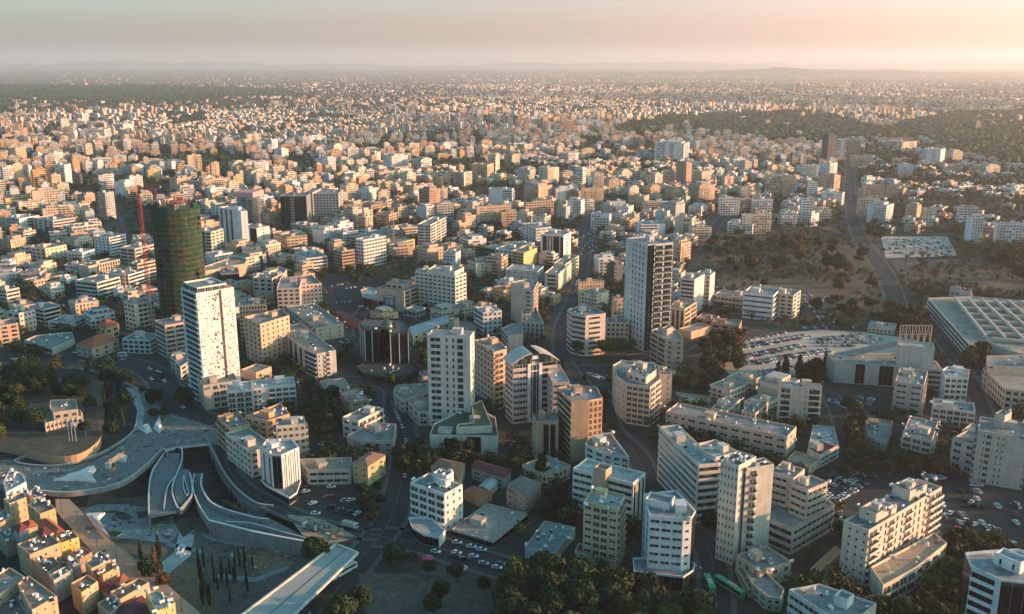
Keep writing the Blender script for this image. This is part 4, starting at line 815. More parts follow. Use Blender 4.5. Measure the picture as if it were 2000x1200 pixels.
B('old yellow villa with a terracotta roof beside the small car park', [dict(r=((685, 907), (718, 911), (758, 890)), yb=950, f=['grid:2:.3:.4', 'grid:2:.3:.4'], roof='hip', rh=1.5, rm=flat('faded_tiles', (0.26, 0.15, 0.1), .9, 0, .3))], (0.5, 0.38, 0.18), name='villa', cat='villa', anchor='yellow villa')
B('low grey two-storey wing right of the white hexagonal tower', [dict(p=[(583, 896), (601, 918), (684, 916), (687, 893)], i=1, h=8, f=['grid:2', 'band:5'], rc=ROOF_B, clut=3)], (0.42, 0.38, 0.32), name='flats')
B('reddish flat block with a white cluttered roof, above the street bend', [dict(p=[(663, 765), (684, 786), (721, 780), (697, 758)], i=1, h=10, f=['blank', 'grid:2'], rc=ROOF_W, clut=12)], (0.4, 0.25, 0.17), name='flats')
B('white three-storey flats with stepped terraces, left of the sloping street', [dict(r=((672, 813), (700, 822), (745, 797)), yb=862, f=['grid:2', 'balc:3:1'], clut=4)], (0.62, 0.58, 0.5), name='flats')
B('pink-walled office villa with a flat green-grey roof by the sloping street', [dict(p=[(677, 850), (707, 861), (768, 861), (774, 828), (731, 825)], i=1, yb=886, f=['slot:3:.3:.4', 'slot:3:.4:.4'], rc=ROOF_T, clut=3)], (0.5, 0.38, 0.33), name='villa', cat='villa')
B('low building with a rounded pink-lit end, across the sloping street', [dict(p=[(768, 762), (773, 772), (789, 783), (841, 763), (832, 748), (775, 752)], h=8, f=['grid:1', 'grid:2', 'grid:3'], rc=ROOF_B, clut=3)], (0.48, 0.42, 0.36), name='flats')
B('low flats with a teal roof hut left of the cream square tower', [dict(p=[(797, 783), (816, 803), (838, 803), (838, 775)], h=9, f=['grid:2', 'grid:1'], rc=ROOF_G, clut=3)], (0.45, 0.4, 0.33), name='flats')
B('black and white modern office in the bottom right corner', [dict(p=[(1885, 1079), (1898, 1107), (1956, 1132), (2050, 1142), (2080, 1100), (1990, 1072), (1940, 1074)], h=33, f=['glass:2', 'band:3:.5:black@.75|blank@.15', 'glass:4', 'glass:3'], rc=(.36, .38, .37), clut=9, stair=False), dict(r=((1946, 1078), (1994, 1100), (2006, 1088)), z0=-1, h=36.5, f=['slot:2:.2:.6'], rc=ROOF_W, clut=0)], (0.68, 0.68, 0.66), anchor='black and white office')
B('white-banded block cut by the bottom edge with a white roof hut', [dict(p=[(1541, 1151), (1622, 1204), (1650, 1230), (1712, 1178), (1600, 1140)], h=15, f=['band:8', 'band:3', 'blank'], rc=ROOF_G, clut=8, stair=False), dict(r=((1630, 1162), (1655, 1172), (1668, 1160)), z0=-1, h=18, f=['blank'], c=WH, clut=0)], (0.6, 0.58, 0.54))
B('long orange tin-roofed shelter left of the balustraded apartment slab', [dict(p=[(1583, 1110), (1601, 1117), (1645, 1078), (1632, 1066)], h=4, f=['blank'], rm=flat('rusty_tin', (0.45, 0.22, 0.1), .8), ph=.05, clut=0)], TAN, name='shelter', cat='shelter')
B('mustard block behind the parking deck with striped sunlit windows', [dict(r=((744, 470), (762, 478), (790, 465)), h=12, f=['grid:3', 'grid:3'], clut=3)], YEL)
# upper-left block
LH = [
 ('tan block with a big blank sunlit wall at the left edge', ((-15, 642), (35, 631), (41, 620)), 673, ['grid:3', 'blank'], (0.5, 0.36, 0.25), 3),
 ('cream block with paired windows beside the tan block at the left edge', ((5, 611), (37, 612), (74, 605)), 652, ['grid:2', 'grid:4:.5:.35'], (0.6, 0.53, 0.44), 4),
 ('grey office with white ledges and dark bands, right of the paired-window block', ((60, 597), (85, 604), (115, 596)), 638, ['band:4', 'band:5:.6:black'], (0.5, 0.5, 0.47), 4),
 ('cream tower with a tall recessed balcony panel, left of the pinkish office block', ((236, 589), (262, 594), (303, 587)), 650, ['grid:3', 'blank@.2|balc:2:.8@.5|slot:2:.4:.5@.4'], (0.62, 0.54, 0.46), 6),
 ('curved dark-banded office with a bright roof, left of the green netted tower', ((162, 544), (189, 552), (220, 539)), 585, ['band:5:.5:teal', 'band:5:.5'], (0.5, 0.53, 0.5), 3),
 ('rounded blue-glass office with a sunlit banded side', ((219, 530), (250, 537), (277, 524)), 566, ['band:4:.6:teal', 'band:4:.5'], (0.5, 0.53, 0.52), 4),
 ('tan banded block touching the left side of the green netted tower', ((258, 511), (268, 515), (300, 507)), 552, ['band:2', 'band:5:.5'], (0.55, 0.42, 0.3), 3),
 ('cream seven-storey block with tiny windows, glowing in the sun left of the netted tower', ((71, 481), (88, 486), (121, 477)), 515, ['grid:3', 'grid:5:.35:.35'], (0.64, 0.52, 0.38), 4),
 ('white office with dark bands on its left and a sunlit right side', ((184, 461), (213, 464), (244, 457)), 500, ['slot:4:.4:.4', 'band:5:.5'], WH, 5),
 ('cream block with bulging balconies next to the netted tower crane', ((240, 482), (263, 486), (297, 476)), 515, ['balc:2:.7', 'balc:3:1'], (0.62, 0.52, 0.42), 5),
 ('long white stepped apartment block glowing in the sun', ((121, 440), (140, 444), (191, 438)), 465, ['grid:3', 'balc:5:.8'], (0.66, 0.56, 0.46), 6),
 ('grey and white office with dark bands below the portal-framed roof', ((74, 424), (103, 431), (139, 424)), 455, ['slot:4:.5:.5', 'band:5:.5'], (0.55, 0.5, 0.44), 3),
 ('small white office with a blank sunlit shaft, far left', ((17, 423), (37, 427), (70, 420)), 452, ['band:3', 'blank@.3|band:3:.6@.5'], WH, 3),
 ('tan office with sunlit pillars and many small windows', ((51, 545), (66, 549), (118, 536)), 567, ['grid:2', 'grid:9:.6:.4'], (0.55, 0.38, 0.24), 5),
 ('white-banded block cut by the left edge', ((-10, 560), (12, 567), (32, 561)), 598, ['band:3', 'band:3:.5'], (0.6, 0.52, 0.45), 3),
 ('white rounded corner office with a framed ground floor, below the cream recessed-panel tower', ((238, 662), (292, 664), (316, 651)), 692, ['grid:5:.7:.6', 'band:3'], (0.5, 0.54, 0.52), 8),
 ('long colonnaded office with a blank tan shaft', ((155, 517), (172, 520), (232, 506)), 545, ['blank', 'blank@.25|slot:9:.6:.8@.7'], (0.52, 0.43, 0.33), 3),
 ('white villa with a round bay among dark trees', ((112, 622), (140, 630), (150, 616)), 645, ['grid:2', 'grid:1'], (0.55, 0.55, 0.52), 4),
 ('low ochre block with a flat roof left of the curved dark-banded office', ((130, 588), (168, 592), (200, 583)), 600, ['grid:3', 'grid:4'], (0.55, 0.4, 0.28), 5)]
for lb, r_, yb, f, c_, k in LH: B(lb, [dict(r=r_, yb=yb, f=f, clut=k)], c_, name='apartment_block' if 'balc' in f[1] else 'office_building')
B('low white terraced hall with a sunlit fascia above the ring road', [dict(p=[(47, 665), (102, 680), (145, 661), (140, 648), (70, 655)], i=1, yb=694, f=['band:5', 'blank'], rc=ROOF_T, clut=10, stair=False)], (0.52, 0.45, 0.38), name='low_hall')
B('orange hip-roofed old house beside the ring road', [dict(p=[(148, 673), (180, 681), (232, 663), (205, 652)], h=8, f=['grid:3:.3:.4', 'grid:3:.3:.4'], roof='hip', rm=TILE)], (0.4, 0.34, 0.26), name='house', cat='house')
B('smaller orange-roofed house behind the old house by the ring road', [dict(p=[(188, 636), (205, 643), (232, 633), (212, 624)], h=9, f=['grid:2', 'grid:2'], roof='hip', rm=TILE)], (0.42, 0.3, 0.2), name='house', cat='house')
B('small cream block with balconies at the right foot of the pinkish office', [dict(p=[(332, 695), (352, 716), (378, 700), (358, 680)], h=10, f=['grid:2', 'grid:2'], clut=4)], (0.5, 0.44, 0.37), name='flats')
B('grey office with a portal-shaped frame on its roof, far left', [dict(r=((84, 398), (92, 402), (126, 397)), yb=423, f=['blank', 'glass:3:teal'], clut=1)], (0.48, 0.42, 0.34))
# park villa on the bastion
B('colonnaded villa with flat roofs standing on the bastion park', [dict(p=[(97, 797), (104, 806), (152, 799), (148, 779), (98, 781)], h=14, z0=5, f=['grid:2', 'grid:3', 'grid:1'], rc=ROOF_B, clut=3, stair=False), dict(p=[(82, 812), (88, 827), (120, 818), (160, 812), (158, 800), (96, 806)], h=10, z0=5, f=['slot:2', 'fin:4:.7:open', 'fin:4:.7:open'], rc=(.5, .4, .28), clut=0, stair=False)], (0.48, 0.4, 0.3), name='villa', cat='villa')
# old-town houses at the lower left: label, roof pixels, height, roof kind/material, wall colour
OT = [
 ('white old-town house at the left edge nearest the square', [(6, 942), (12, 962), (51, 941), (44, 925), (20, 915)], 12, WH, ROOF_W, 8, None),
 ('pale yellow house with a single brown window below the white one', [(6, 974), (18, 984), (51, 971), (46, 960)], 11, (.60, .42, .24), ROOF_T, 3, None),
 ('dark grey roof with vents between the pale yellow house and the lamp posts', [(52, 965), (66, 972), (88, 968), (70, 950)], 9, GREY, ROOF_G, 6, None),
 ('orange-walled house with a flat grey roof and white roof clutter', [(54, 986), (78, 1004), (108, 993), (90, 976), (72, 974)], 12, (.6, .36, .17), (.3, .22, .16), 6, None),
 ('long bright orange tiled roof sloping along the old-town street', [(77, 1018), (110, 1044), (128, 1040), (95, 1014)], 9, ORANGE, None, 0, TILE),
 ('yellow house with two small windows facing the moat', [(108, 1046), (119, 1061), (154, 1049), (142, 1036)], 10, (.66, .42, .12), (.36, .2, .12), 5, None),
 ('cream house with a green roof mat and a white dish', [(33, 1063), (58, 1083), (118, 1060), (92, 1040)], 12, (.58, .37, .22), (.28, .22, .17), 8, None),
 ('maroon tin-roofed shed among the old-town terraces', [(26, 1031), (38, 1041), (54, 1031), (42, 1021)], 12, GREY, None, 0, TILE_D),
 ('small bright orange pitched roof beside the maroon shed', [(43, 1023), (55, 1032), (73, 1027), (61, 1017)], 11, TAN, None, 0, TILE),
 ('second maroon roof, with a cream gable, below the long orange roof', [(71, 1040), (82, 1049), (101, 1040), (88, 1030)], 12, CREAM, None, 0, TILE_D),
 ('cluttered low terrace house below the cream house', [(62, 1094), (95, 1118), (118, 1101), (103, 1087)], 9, (.5, .32, .2), (.3, .17, .1), 8, None),
 ('grey walled roof terrace sloping down towards the dark alley', [(95, 1122), (105, 1134), (142, 1112), (133, 1103)], 10, (.4, .38, .32), ROOF_G, 2, None),
 ('grey hut with a white roof tank on the terrace row', [(131, 1092), (142, 1103), (157, 1100), (148, 1088)], 11, (.4, .38, .34), ROOF_T, 3, None),
 ('dark roofed low house between the yellow house and the cream terraces', [(136, 1080), (155, 1092), (180, 1078), (160, 1068)], 7, BROWN, (.36, .19, .12), 2, None),
 ('cream house with a teal sunken roof terrace and white awning', [(166, 1098), (178, 1111), (216, 1093), (195, 1075)], 11, (.60, .38, .22), ROOF_T, 5, None),
 ('cream house with a balustraded terrace on the moat side', [(190, 1112), (201, 1123), (232, 1106), (218, 1096)], 10, (.60, .36, .2), (.38, .2, .12), 4, None),
 ('tall tan gable-walled house glowing in the low sun', [(138, 1139), (159, 1158), (191, 1135), (170, 1122)], 10, (.6, .38, .2), (.38, .2, .12), 2, None),
 ('bright orange hip roof beyond the tan gable-walled house', [(220, 1137), (232, 1146), (256, 1137), (240, 1122)], 7, ORANGE, None, 0, TILE),
 ('rust-red sloping roof beside the tall tan wall', [(192, 1145), (210, 1158), (230, 1148), (214, 1136)], 6, TAN, None, 0, TILE_D),
 ('tan house with a stepped roof and a white tank near the lamp posts', [(214, 1156), (232, 1172), (291, 1137), (272, 1128)], 8, (.5, .36, .22), (.34, .2, .13), 3, None),
 ('dark patio house below the tan stepped roof', [(190, 1178), (212, 1200), (236, 1180), (215, 1164)], 7, (.4, .33, .26), (.28, .18, .12), 4, None),
 ('long maroon roof cut by the bottom edge', [(226, 1185), (250, 1215), (300, 1190), (276, 1165)], 6, BROWN, None, 0, TILE_D),
 ('white-roofed yellow house with an orange annexe at the bottom edge', [(284, 1157), (305, 1195), (342, 1177), (308, 1152)], 12, (.66, .46, .18), ROOF_W, 8, None),
 ('big flat grey-roofed block with sunlit cream parapets, bottom left', [(34, 1140), (62, 1192), (111, 1164), (57, 1124)], 14, (.58, .36, .21), (.34, .27, .2), 6, None),
 ('pale flat-roofed block cut by the left edge, bottom left', [(-20, 1128), (-10, 1168), (48, 1126), (19, 1108)], 13, (.52, .38, .26), (.42, .36, .3), 1, None),
 ('narrow yard building crammed with rubbish in the bottom left corner', [(-10, 1180), (5, 1230), (56, 1200), (30, 1160)], 9, (.4, .36, .3), (.28, .2, .15), 6, None),
 ('faded low house behind the dark alley at the left edge', [(-12, 1010), (0, 1022), (22, 1008), (8, 994)], 9, (.5, .34, .24), ROOF_G, 4, None),
 ('low grey house left of the cream house with the green roof mat', [(-5, 1040), (10, 1056), (30, 1048), (16, 1032)], 8, (.42, .33, .25), ROOF_T, 5, None)]
for lb, p, h, c_, rc, k, rt in OT:
    b = dict(p=p, h=h, f=['slot:2:.22:.3:open', 'slot:3:.22:.3:open'], clut=k, stair=False, ph=0.7)
    if rt: b.update(roof='hip', rm=rt, rh=1.6)
    else: b['rc'] = rc
    B(lb, [b], c_, cat='house', name='house', fl=3.2)

B('long dark red canopy roof along the edge of the shaded car yard', [dict(p=[(651, 611), (704, 636), (713, 629), (661, 604)], h=4, f=['blank'], ph=.05, rm=TILE_D, clut=0)], (.3, .1, .08), name='shelter', cat='shelter')
B('low modern pavilion with a sloping pale roof left of the peach poster building', [dict(p=[(704, 566), (708, 580), (748, 588), (752, 572), (725, 560)], h=8, f=['glass:3', 'glass:4'], rc=ROOF_W, clut=4, stair=False)], (.45, .4, .34), name='pavilion', cat='pavilion')
B('small cubic glass pavilion with white frames in the shaded court', [dict(r=((797, 601), (812, 607), (823, 600)), h=6, f=['fin:3:.8', 'fin:3:.8'], rc=ROOF_G, clut=0, stair=False)], (.4, .45, .44), name='pavilion', cat='pavilion')
B('long low hall with a grey pitched metal roof below the large cream grid block', [dict(p=[(797, 640), (806, 655), (879, 628), (868, 617)], h=8, f=['slot:2:.4:.6', 'slot:5:.3:.5'], roof='gable', rh=2, rm=METAL)], (.5, .38, .26), name='low_hall')
B('flat circular deck with a short concrete shaft, right of the metal-roofed hall', [dict(p=[(878, 640), (884, 655), (905, 662), (925, 655), (932, 640), (918, 628), (892, 628)], h=5, f=['band:1'], rc=(.3, .25, .19), clut=2, stair=False), dict(r=((880, 622), (886, 625), (892, 621)), h=15, f=['blank'], clut=0)], (.38, .33, .27), name='low_hall')
B('low dark glass showroom with a flat roof, right of the netted tower', [dict(p=[(425, 527), (432, 536), (467, 533), (464, 521)], h=10, f=['glass:2', 'glass:4'], rc=ROOF_T, clut=2)], (.25, .27, .27))
B('long curved tan roof strip behind the dark glass showroom', [dict(p=[(392, 531), (430, 524), (478, 515), (485, 503), (460, 500), (400, 520)], h=12, f=['blank'], rc=(.45, .34, .25), clut=5, stair=False)], TAN, name='low_hall')
B('dark glass front block with a long flat roof below the black-finned bays', [dict(p=[(470, 480), (474, 492), (512, 500), (524, 486), (500, 476)], h=13, f=['glass:2', 'glass:4'], rc=ROOF_B, clut=3)], (.3, .3, .28))
# ------------------------------------------------------------------ the netted tower under construction
def netted_tower():
    h = 96.0; c = at(338, 402, h); c = Vector((c.x, c.y + 4, 0)); rx, ry = 17.5, 15.5; rz = 0.25
    root = empty('tower_under_construction', c); tag(root, 'round tower under construction wrapped in green netting with orange floor edges', 'tower'); ANCH.append(('green netted tower', 338, 400)); NB[0] += 1
    def ring(f, n=28, tz=0):
        out = []
        for i in range(n):
            a = 2 * math.pi * i / n; e = 0.92; x = math.copysign(abs(math.cos(a)) ** e, math.cos(a)) * rx * f; y = math.copysign(abs(math.sin(a)) ** e, math.sin(a)) * ry * f
            out.append(Vector((x * math.cos(rz) - y * math.sin(rz), x * math.sin(rz) + y * math.cos(rz), tz)))
        return out
    FOOT.append([(p.x + c.x, p.y + c.y) for p in ring(1.1)])
    slabm = flat('raw_concrete_edge', (0.17, 0.10, 0.04), 0.8, 0, 0.35, 0.4)
    m, nt, b = new_mat('green_netting'); f = noise(nt, 0.25, 5); f2 = noise(nt, 1.2, 3)
    c1 = ramp(nt, f, [(0.36, (0.001, 0.03, 0.02)), (0.54, (0.004, 0.055, 0.022)), (0.61, (0.045, 0.045, 0.014)), (0.66, (0.09, 0.05, 0.018)), (0.73, (0.003, 0.045, 0.025))])
    nt.links.new(c1, b.inputs['Base Color']); b.inputs['Roughness'].default_value = .9
    nt.links.new(math_n(nt, 'ADD', 0.45, math_n(nt, 'MULTIPLY', f2, 0.8)), b.inputs['Alpha'])
    fh = 3.84; nf = 25; A = ring(1.0)
    for i in range(nf):
        if i >= nf - 1: continue
        z = (i + 1) * fh; mb = MB(); mb.prism(ring(1.012 if i % 2 else 1.02), z - 0.13, z + 0.13); mb.build('floor_slab', slabm, root)
    for k in range(14):
        p = ring(1.0)[k * 2]; mb = MB(); mb.box((p.x * .975, p.y * .975, h / 2 - 1), (0.55, 0.55, h - 2), 0, rz); mb.build('column', slabm, root)
    mb = MB(); mb.prism(ring(0.45, 12), 0, h + 1); mb.build('core', CONC, root)
    rr = random.Random(2); mb = MB(); n = len(A)
    for k in range(n):
        zt = h + 2.2 * math.sin(k * 2.3) + 1; p, q = A[k], A[(k + 1) % n]; m_ = 12; off = 1.008
        for s_ in range(m_):
            z0, z1 = zt * s_ / m_, zt * (s_ + 1) / m_
            if rr.random() < 0.11: continue
            mb.face([(p.x * off, p.y * off, z0), (q.x * off, q.y * off, z0), (q.x * off, q.y * off, z1), (p.x * off, p.y * off, z1)])
    mb.build('netting', m, root)
    rust = flat('rust_formwork', (0.25, 0.09, 0.06), .8); mb = MB()
    for k in range(46):
        a = rr.uniform(0, 6.28); r = rr.uniform(.3, .97); x, y = math.cos(a) * rx * r, math.sin(a) * ry * r; hh = rr.uniform(2, 8); mb.box((x, y, h + hh / 2 - 1), (0.35, 0.35, hh))
    for k in range(9):
        a = rr.uniform(0, 6.28); r = rr.uniform(.1, .75); mb.box((math.cos(a) * rx * r, math.sin(a) * ry * r, h + 1.2), (rr.uniform(3, 7), .3, 2.4), 0, rr.uniform(0, 3))
    mb.build('formwork', rust, root)
netted_tower()
def crane(label, px, pyb, pyt, jl, jaz, colr, cj=8):
    b = at(px, pyb); h = z_over(px, pyt, b); root = empty('tower_crane', b); tag(root, label, 'crane'); mt = flat('crane_paint', colr, .5); w = 1.0
    mb = MB()
    for sx, sy in ((-w, -w), (w, -w), (w, w), (-w, w)): mb.tube((sx, sy, 0), (sx, sy, h), .16, n=4)
    k = int(h / 2.5)
    for i in range(k):
        z0, z1 = h * i / k, h * (i + 1) / k; s_ = 1 if i % 2 else -1
        for a, q in (((-w * s_, -w, z0), (w * s_, -w, z1)), ((w, -w * s_, z0), (w, w * s_, z1)), ((-w * s_, w, z0), (w * s_, w, z1)), ((-w, -w * s_, z0), (-w, w * s_, z1))): mb.tube(a, q, .1, n=3)
    mb.build('mast', mt, root)
    d = Vector((math.sin(jaz), math.cos(jaz), 0)); sd_ = Vector((d.y, -d.x, 0)); mb = MB()
    for off, z in ((-.7, 0), (.7, 0), (0, 1.5)):
        a = -d * cj + sd_ * off; q = d * jl + sd_ * off; mb.tube((a.x, a.y, h + 1 + z), (q.x, q.y, h + 1 + z), .14, n=4)
    for i in range(int(jl / 2)):
        p, q = d * (i * 2), d * (i * 2 + 1); mb.tube((p.x - sd_.x * .7, p.y - sd_.y * .7, h + 1), (q.x, q.y, h + 2.5), .09, n=3); mb.tube((q.x, q.y, h + 2.5), (p.x + d.x * 2 + sd_.x * .7, p.y + d.y * 2 + sd_.y * .7, h + 1), .09, n=3)
    mb.build('jib', mt, root); mb = MB(); q = -d * cj; mb.box((q.x, q.y, h), (2.2, 2.2, 3)); mb.build('counterweight', CONC, root)
    mb = MB(); mb.box((1.2, -1.2, h - .5), (1.6, 1.6, 2)); mb.build('cab', [GLASS], root)
    return root
crane('red tower crane standing at the left side of the green netted tower', 294, 612, 374, 11, R(60), (0.3, 0.025, 0.025))
crane('red and white crane mast beside the unfinished concrete frame building', 769, 487, 402, 30, R(-80), (0.5, 0.25, 0.2))
crane('thin yellowish crane in front of the rounded blue-glass office', 247, 590, 524, 12, R(-60), (0.5, 0.33, 0.2))
crane('small red crane at the edge of the big sunlit white slab far left', 306, 398, 365, 14, R(-80), (0.3, 0.03, 0.03))
crane('yellow crane leaning out over the edge of the square and the moat', 222, 925, 905, 9, R(20), (0.55, 0.3, 0.08), 3)
def pink_tower():
    L_, N_, R_ = (465, 383), (494, 386), (500, 380); b = at(494, 442); h = z_over(494, 386, b); P = rect(L_, N_, R_, h); c = sum(P, Vector()) / 4; loc = Vector((c.x, c.y, 0))
    root = empty('tower_under_construction', loc); tag(root, 'bare concrete frame tower topped with pink formwork, behind the white slit tower', 'tower'); NB[0] += 1
    Q = [Vector((p.x, p.y, 0)) - loc for p in P]; FOOT.append([(p.x, p.y) for p in P])
    for i in range(14):
        mb = MB(); z = h * (i + 1) / 14; mb.prism(Q, z - .5, z); mb.build('floor_slab', CONC, root)
    for i in range(4):
        for t in (0, .33, .66):
            p = Q[i].lerp(Q[(i + 1) % 4], t) * .98; mb = MB(); mb.box((p.x, p.y, h / 2), (.6, .6, h)); mb.build('column', CONC, root)
    mb = MB(); mb.prism([q * .5 for q in Q], 0, h + 2); mb.build('core', flat('dark_core', (.15, .14, .13), .9), root)
    mb = MB(); mb.prism([q * 1.04 for q in Q], h + .3, h + 6); mb.build('formwork', flat('pink_formwork', (0.55, 0.3, 0.3), .7), root)
pink_tower()
# ------------------------------------------------------------------ smaller buildings: one mesh each, facade in the material
class Boxes:
    def __init__(s): s.B = []
    def add(s, x, y, z, sx, sy, sz, rz, colr, mi, var=0.5, ctop=None): s.B.append((x, y, z, sx, sy, sz, rz, *colr, var, mi, *(ctop or colr), ))
    def mesh(s, name):
        A = np.array(s.B, float); n = len(A); cx, cy, cz, sx, sy, sz, rz = A[:, :7].T
        u = np.array([[-1, -1, -1], [1, -1, -1], [1, 1, -1], [-1, 1, -1], [-1, -1, 1], [1, -1, 1], [1, 1, 1], [-1, 1, 1]]) / 2
        lx = u[None, :, 0] * sx[:, None]; ly = u[None, :, 1] * sy[:, None]; lz = u[None, :, 2] * sz[:, None]
        c, q = np.cos(rz)[:, None], np.sin(rz)[:, None]
        V = np.stack([cx[:, None] + lx * c - ly * q, cy[:, None] + lx * q + ly * c, cz[:, None] + lz], 2).reshape(-1, 3)
        f = np.array([[0, 1, 5, 4], [1, 2, 6, 5], [2, 3, 7, 6], [3, 0, 4, 7], [4, 5, 6, 7]])
        F = (np.arange(n)[:, None, None] * 8 + f[None]).reshape(-1, 4)
        attr = np.repeat(A[:, None, 7:11], 5, 1); mi = np.repeat(A[:, 11:12], 5, 1).copy(); attr[:, 4, :3] = A[:, 12:15]; mi[:, 4] = 1
        return big_mesh(name, V, F, [CITY, CROOF], mi.ravel(), attr.reshape(-1, 4))
def house(bx, P0, t, wd, dp, h, colr, rr, detail=2, rc=None, var=None):
    """P0 near corner, t direction of the wall to the right, depth along its left normal"""
    n = Vector((-t.y, t.x, 0)); c = P0 + t * wd / 2 + n * dp / 2; rz = math.atan2(t.y, t.x); var = rr.random() if var is None else var
    rc = rc or rr.choice(((0.30, .29, .27), (.42, .41, .38), (.24, .26, .25), (.36, .30, .24), (.5, .49, .46)))
    bx.add(c.x, c.y, h / 2 - .5, wd, dp, h + 1, rz, colr, 0, var, rc)
    lt = tuple(min(.8, v * 1.1) for v in colr)
    def loc(u, v): return c + t * u + n * v
    for u, v, a, b_ in ((0, -dp / 2 + .15, wd, .3), (0, dp / 2 - .15, wd, .3), (-wd / 2 + .15, 0, .3, dp - .6), (wd / 2 - .15, 0, .3, dp - .6)):
        if detail: p = loc(u, v); bx.add(p.x, p.y, h + .4, a - .002, b_, .8, rz, lt, 1, 0, lt)
    if detail or rr.random() < .6:
        u, v = rr.uniform(-.25, .25) * wd, rr.uniform(-.2, .2) * dp; p = loc(u, v); bx.add(p.x, p.y, h + 1.5, min(5, wd * .35), min(4.5, dp * .35), 3, rz, lt, 1, 0, rc)
    if detail:
        for _ in range(rr.randint(2, 3 + 3 * detail)):
            p = loc(rr.uniform(-.42, .42) * wd, rr.uniform(-.42, .42) * dp); s_ = rr.uniform(.8, 1.6); w_ = rr.choice(((.7, .7, .7), (.45, .45, .44), (.1, .1, .12))); bx.add(p.x, p.y, h + s_ * .6, s_, s_ * rr.uniform(.7, 1.2), s_ * 1.3, rz + rr.random() * .3, w_, 1, 0, w_)
        if rr.random() < .5 and h > 9:   # set-back penthouse floor
            p = loc(rr.uniform(-.1, .1) * wd, .08 * dp); bx.add(p.x, p.y, h + 1.6, wd * .62, dp * .6, 3.2, rz, colr, 0, var, rc)
    nf = max(1, int(h / 3.2)); st = rr.random()
    for (u, v, wl, dl) in ((0, -dp / 2 - .6, wd, 1.2), (wd / 2 + .6, 0, 1.2, dp), (-wd / 2 - .6, 0, 1.2, dp)):
        if detail < 1 or nf < 2 or rr.random() < .35: continue
        k = rr.uniform(.35, 1.0); side = wl > dl; o = rr.uniform(-.5, .5) * (1 - k)
        for f in range(1, nf):
            p = loc(u + (o * wd if side else 0), v + (0 if side else o * dp))
            if h - f * 3.2 < 1.5: continue
            bx.add(p.x, p.y, f * 3.2 + .35, wd * k if side else wl, dl if side else dp * k, .95, rz, lt, 1, 0, (.3, .29, .27))
CN = {'w': ('white', (.68, .67, .64)), 'c': ('cream', (.63, .53, .40)), 't': ('tan', (.52, .39, .27)), 'p': ('peach', (.61, .41, .27)), 'o': ('orange', (.6, .34, .16)), 'b': ('brown', (.34, .23, .16)), 'g': ('grey', (.42, .42, .40)), 'd': ('dark', (.07, .08, .085)), 'y': ('yellow', (.62, .46, .24)), 'u': ('blue-white', (.55, .6, .62))}
LBL = set()
NUMW = {1: 'one', 2: 'two', 3: 'three', 4: 'four', 5: 'five', 6: 'six', 7: 'seven', 8: 'eight', 9: 'nine', 10: 'ten', 11: 'eleven', 12: 'twelve'}
def where(px, py):
    best = sorted(ANCH, key=lambda a: (a[1] - px) ** 2 + (2 * (a[2] - py)) ** 2)
    out = []
    for a in best[:12]:
        dx, dy = px - a[1], py - a[2]
        s_ = 'left' if dx < 0 else 'right'; far_ = abs(dx)
        if abs(dy) * 1.6 > abs(dx): w_ = ('just behind ' if -dy < 45 else 'far behind ') if dy < 0 else 'below '; w_ += 'the ' + a[0] + (', slightly %s' % s_ if far_ > 6 else '')
        else: w_ = ('just %s of the ' % s_ if far_ < 55 else 'well %s of the ' % s_) + a[0] + (', a row behind' if dy < -14 else '')
        out.append(w_)
    return out
def city_label(cname, floors, wpx, hpx, px, py, kind='block'):
    size = 'small' if wpx < 20 else ('broad' if wpx > hpx * 1.5 else ('slim' if wpx < hpx * .8 else 'square'))
    st = '%s-storey ' % NUMW.get(floors, 'many')
    for w_ in where(px, py):
        for a in ('', size + ' '):
            l = '%s%s %s%s %s' % (a, cname, st, kind, w_)
            if l not in LBL and len(l.split()) <= 16: LBL.add(l); return l
    l = '%s %s %s at the %s of the picture, %s' % (size, cname, kind, 'left' if px < 660 else ('right' if px > 1330 else 'centre'), w_); return l
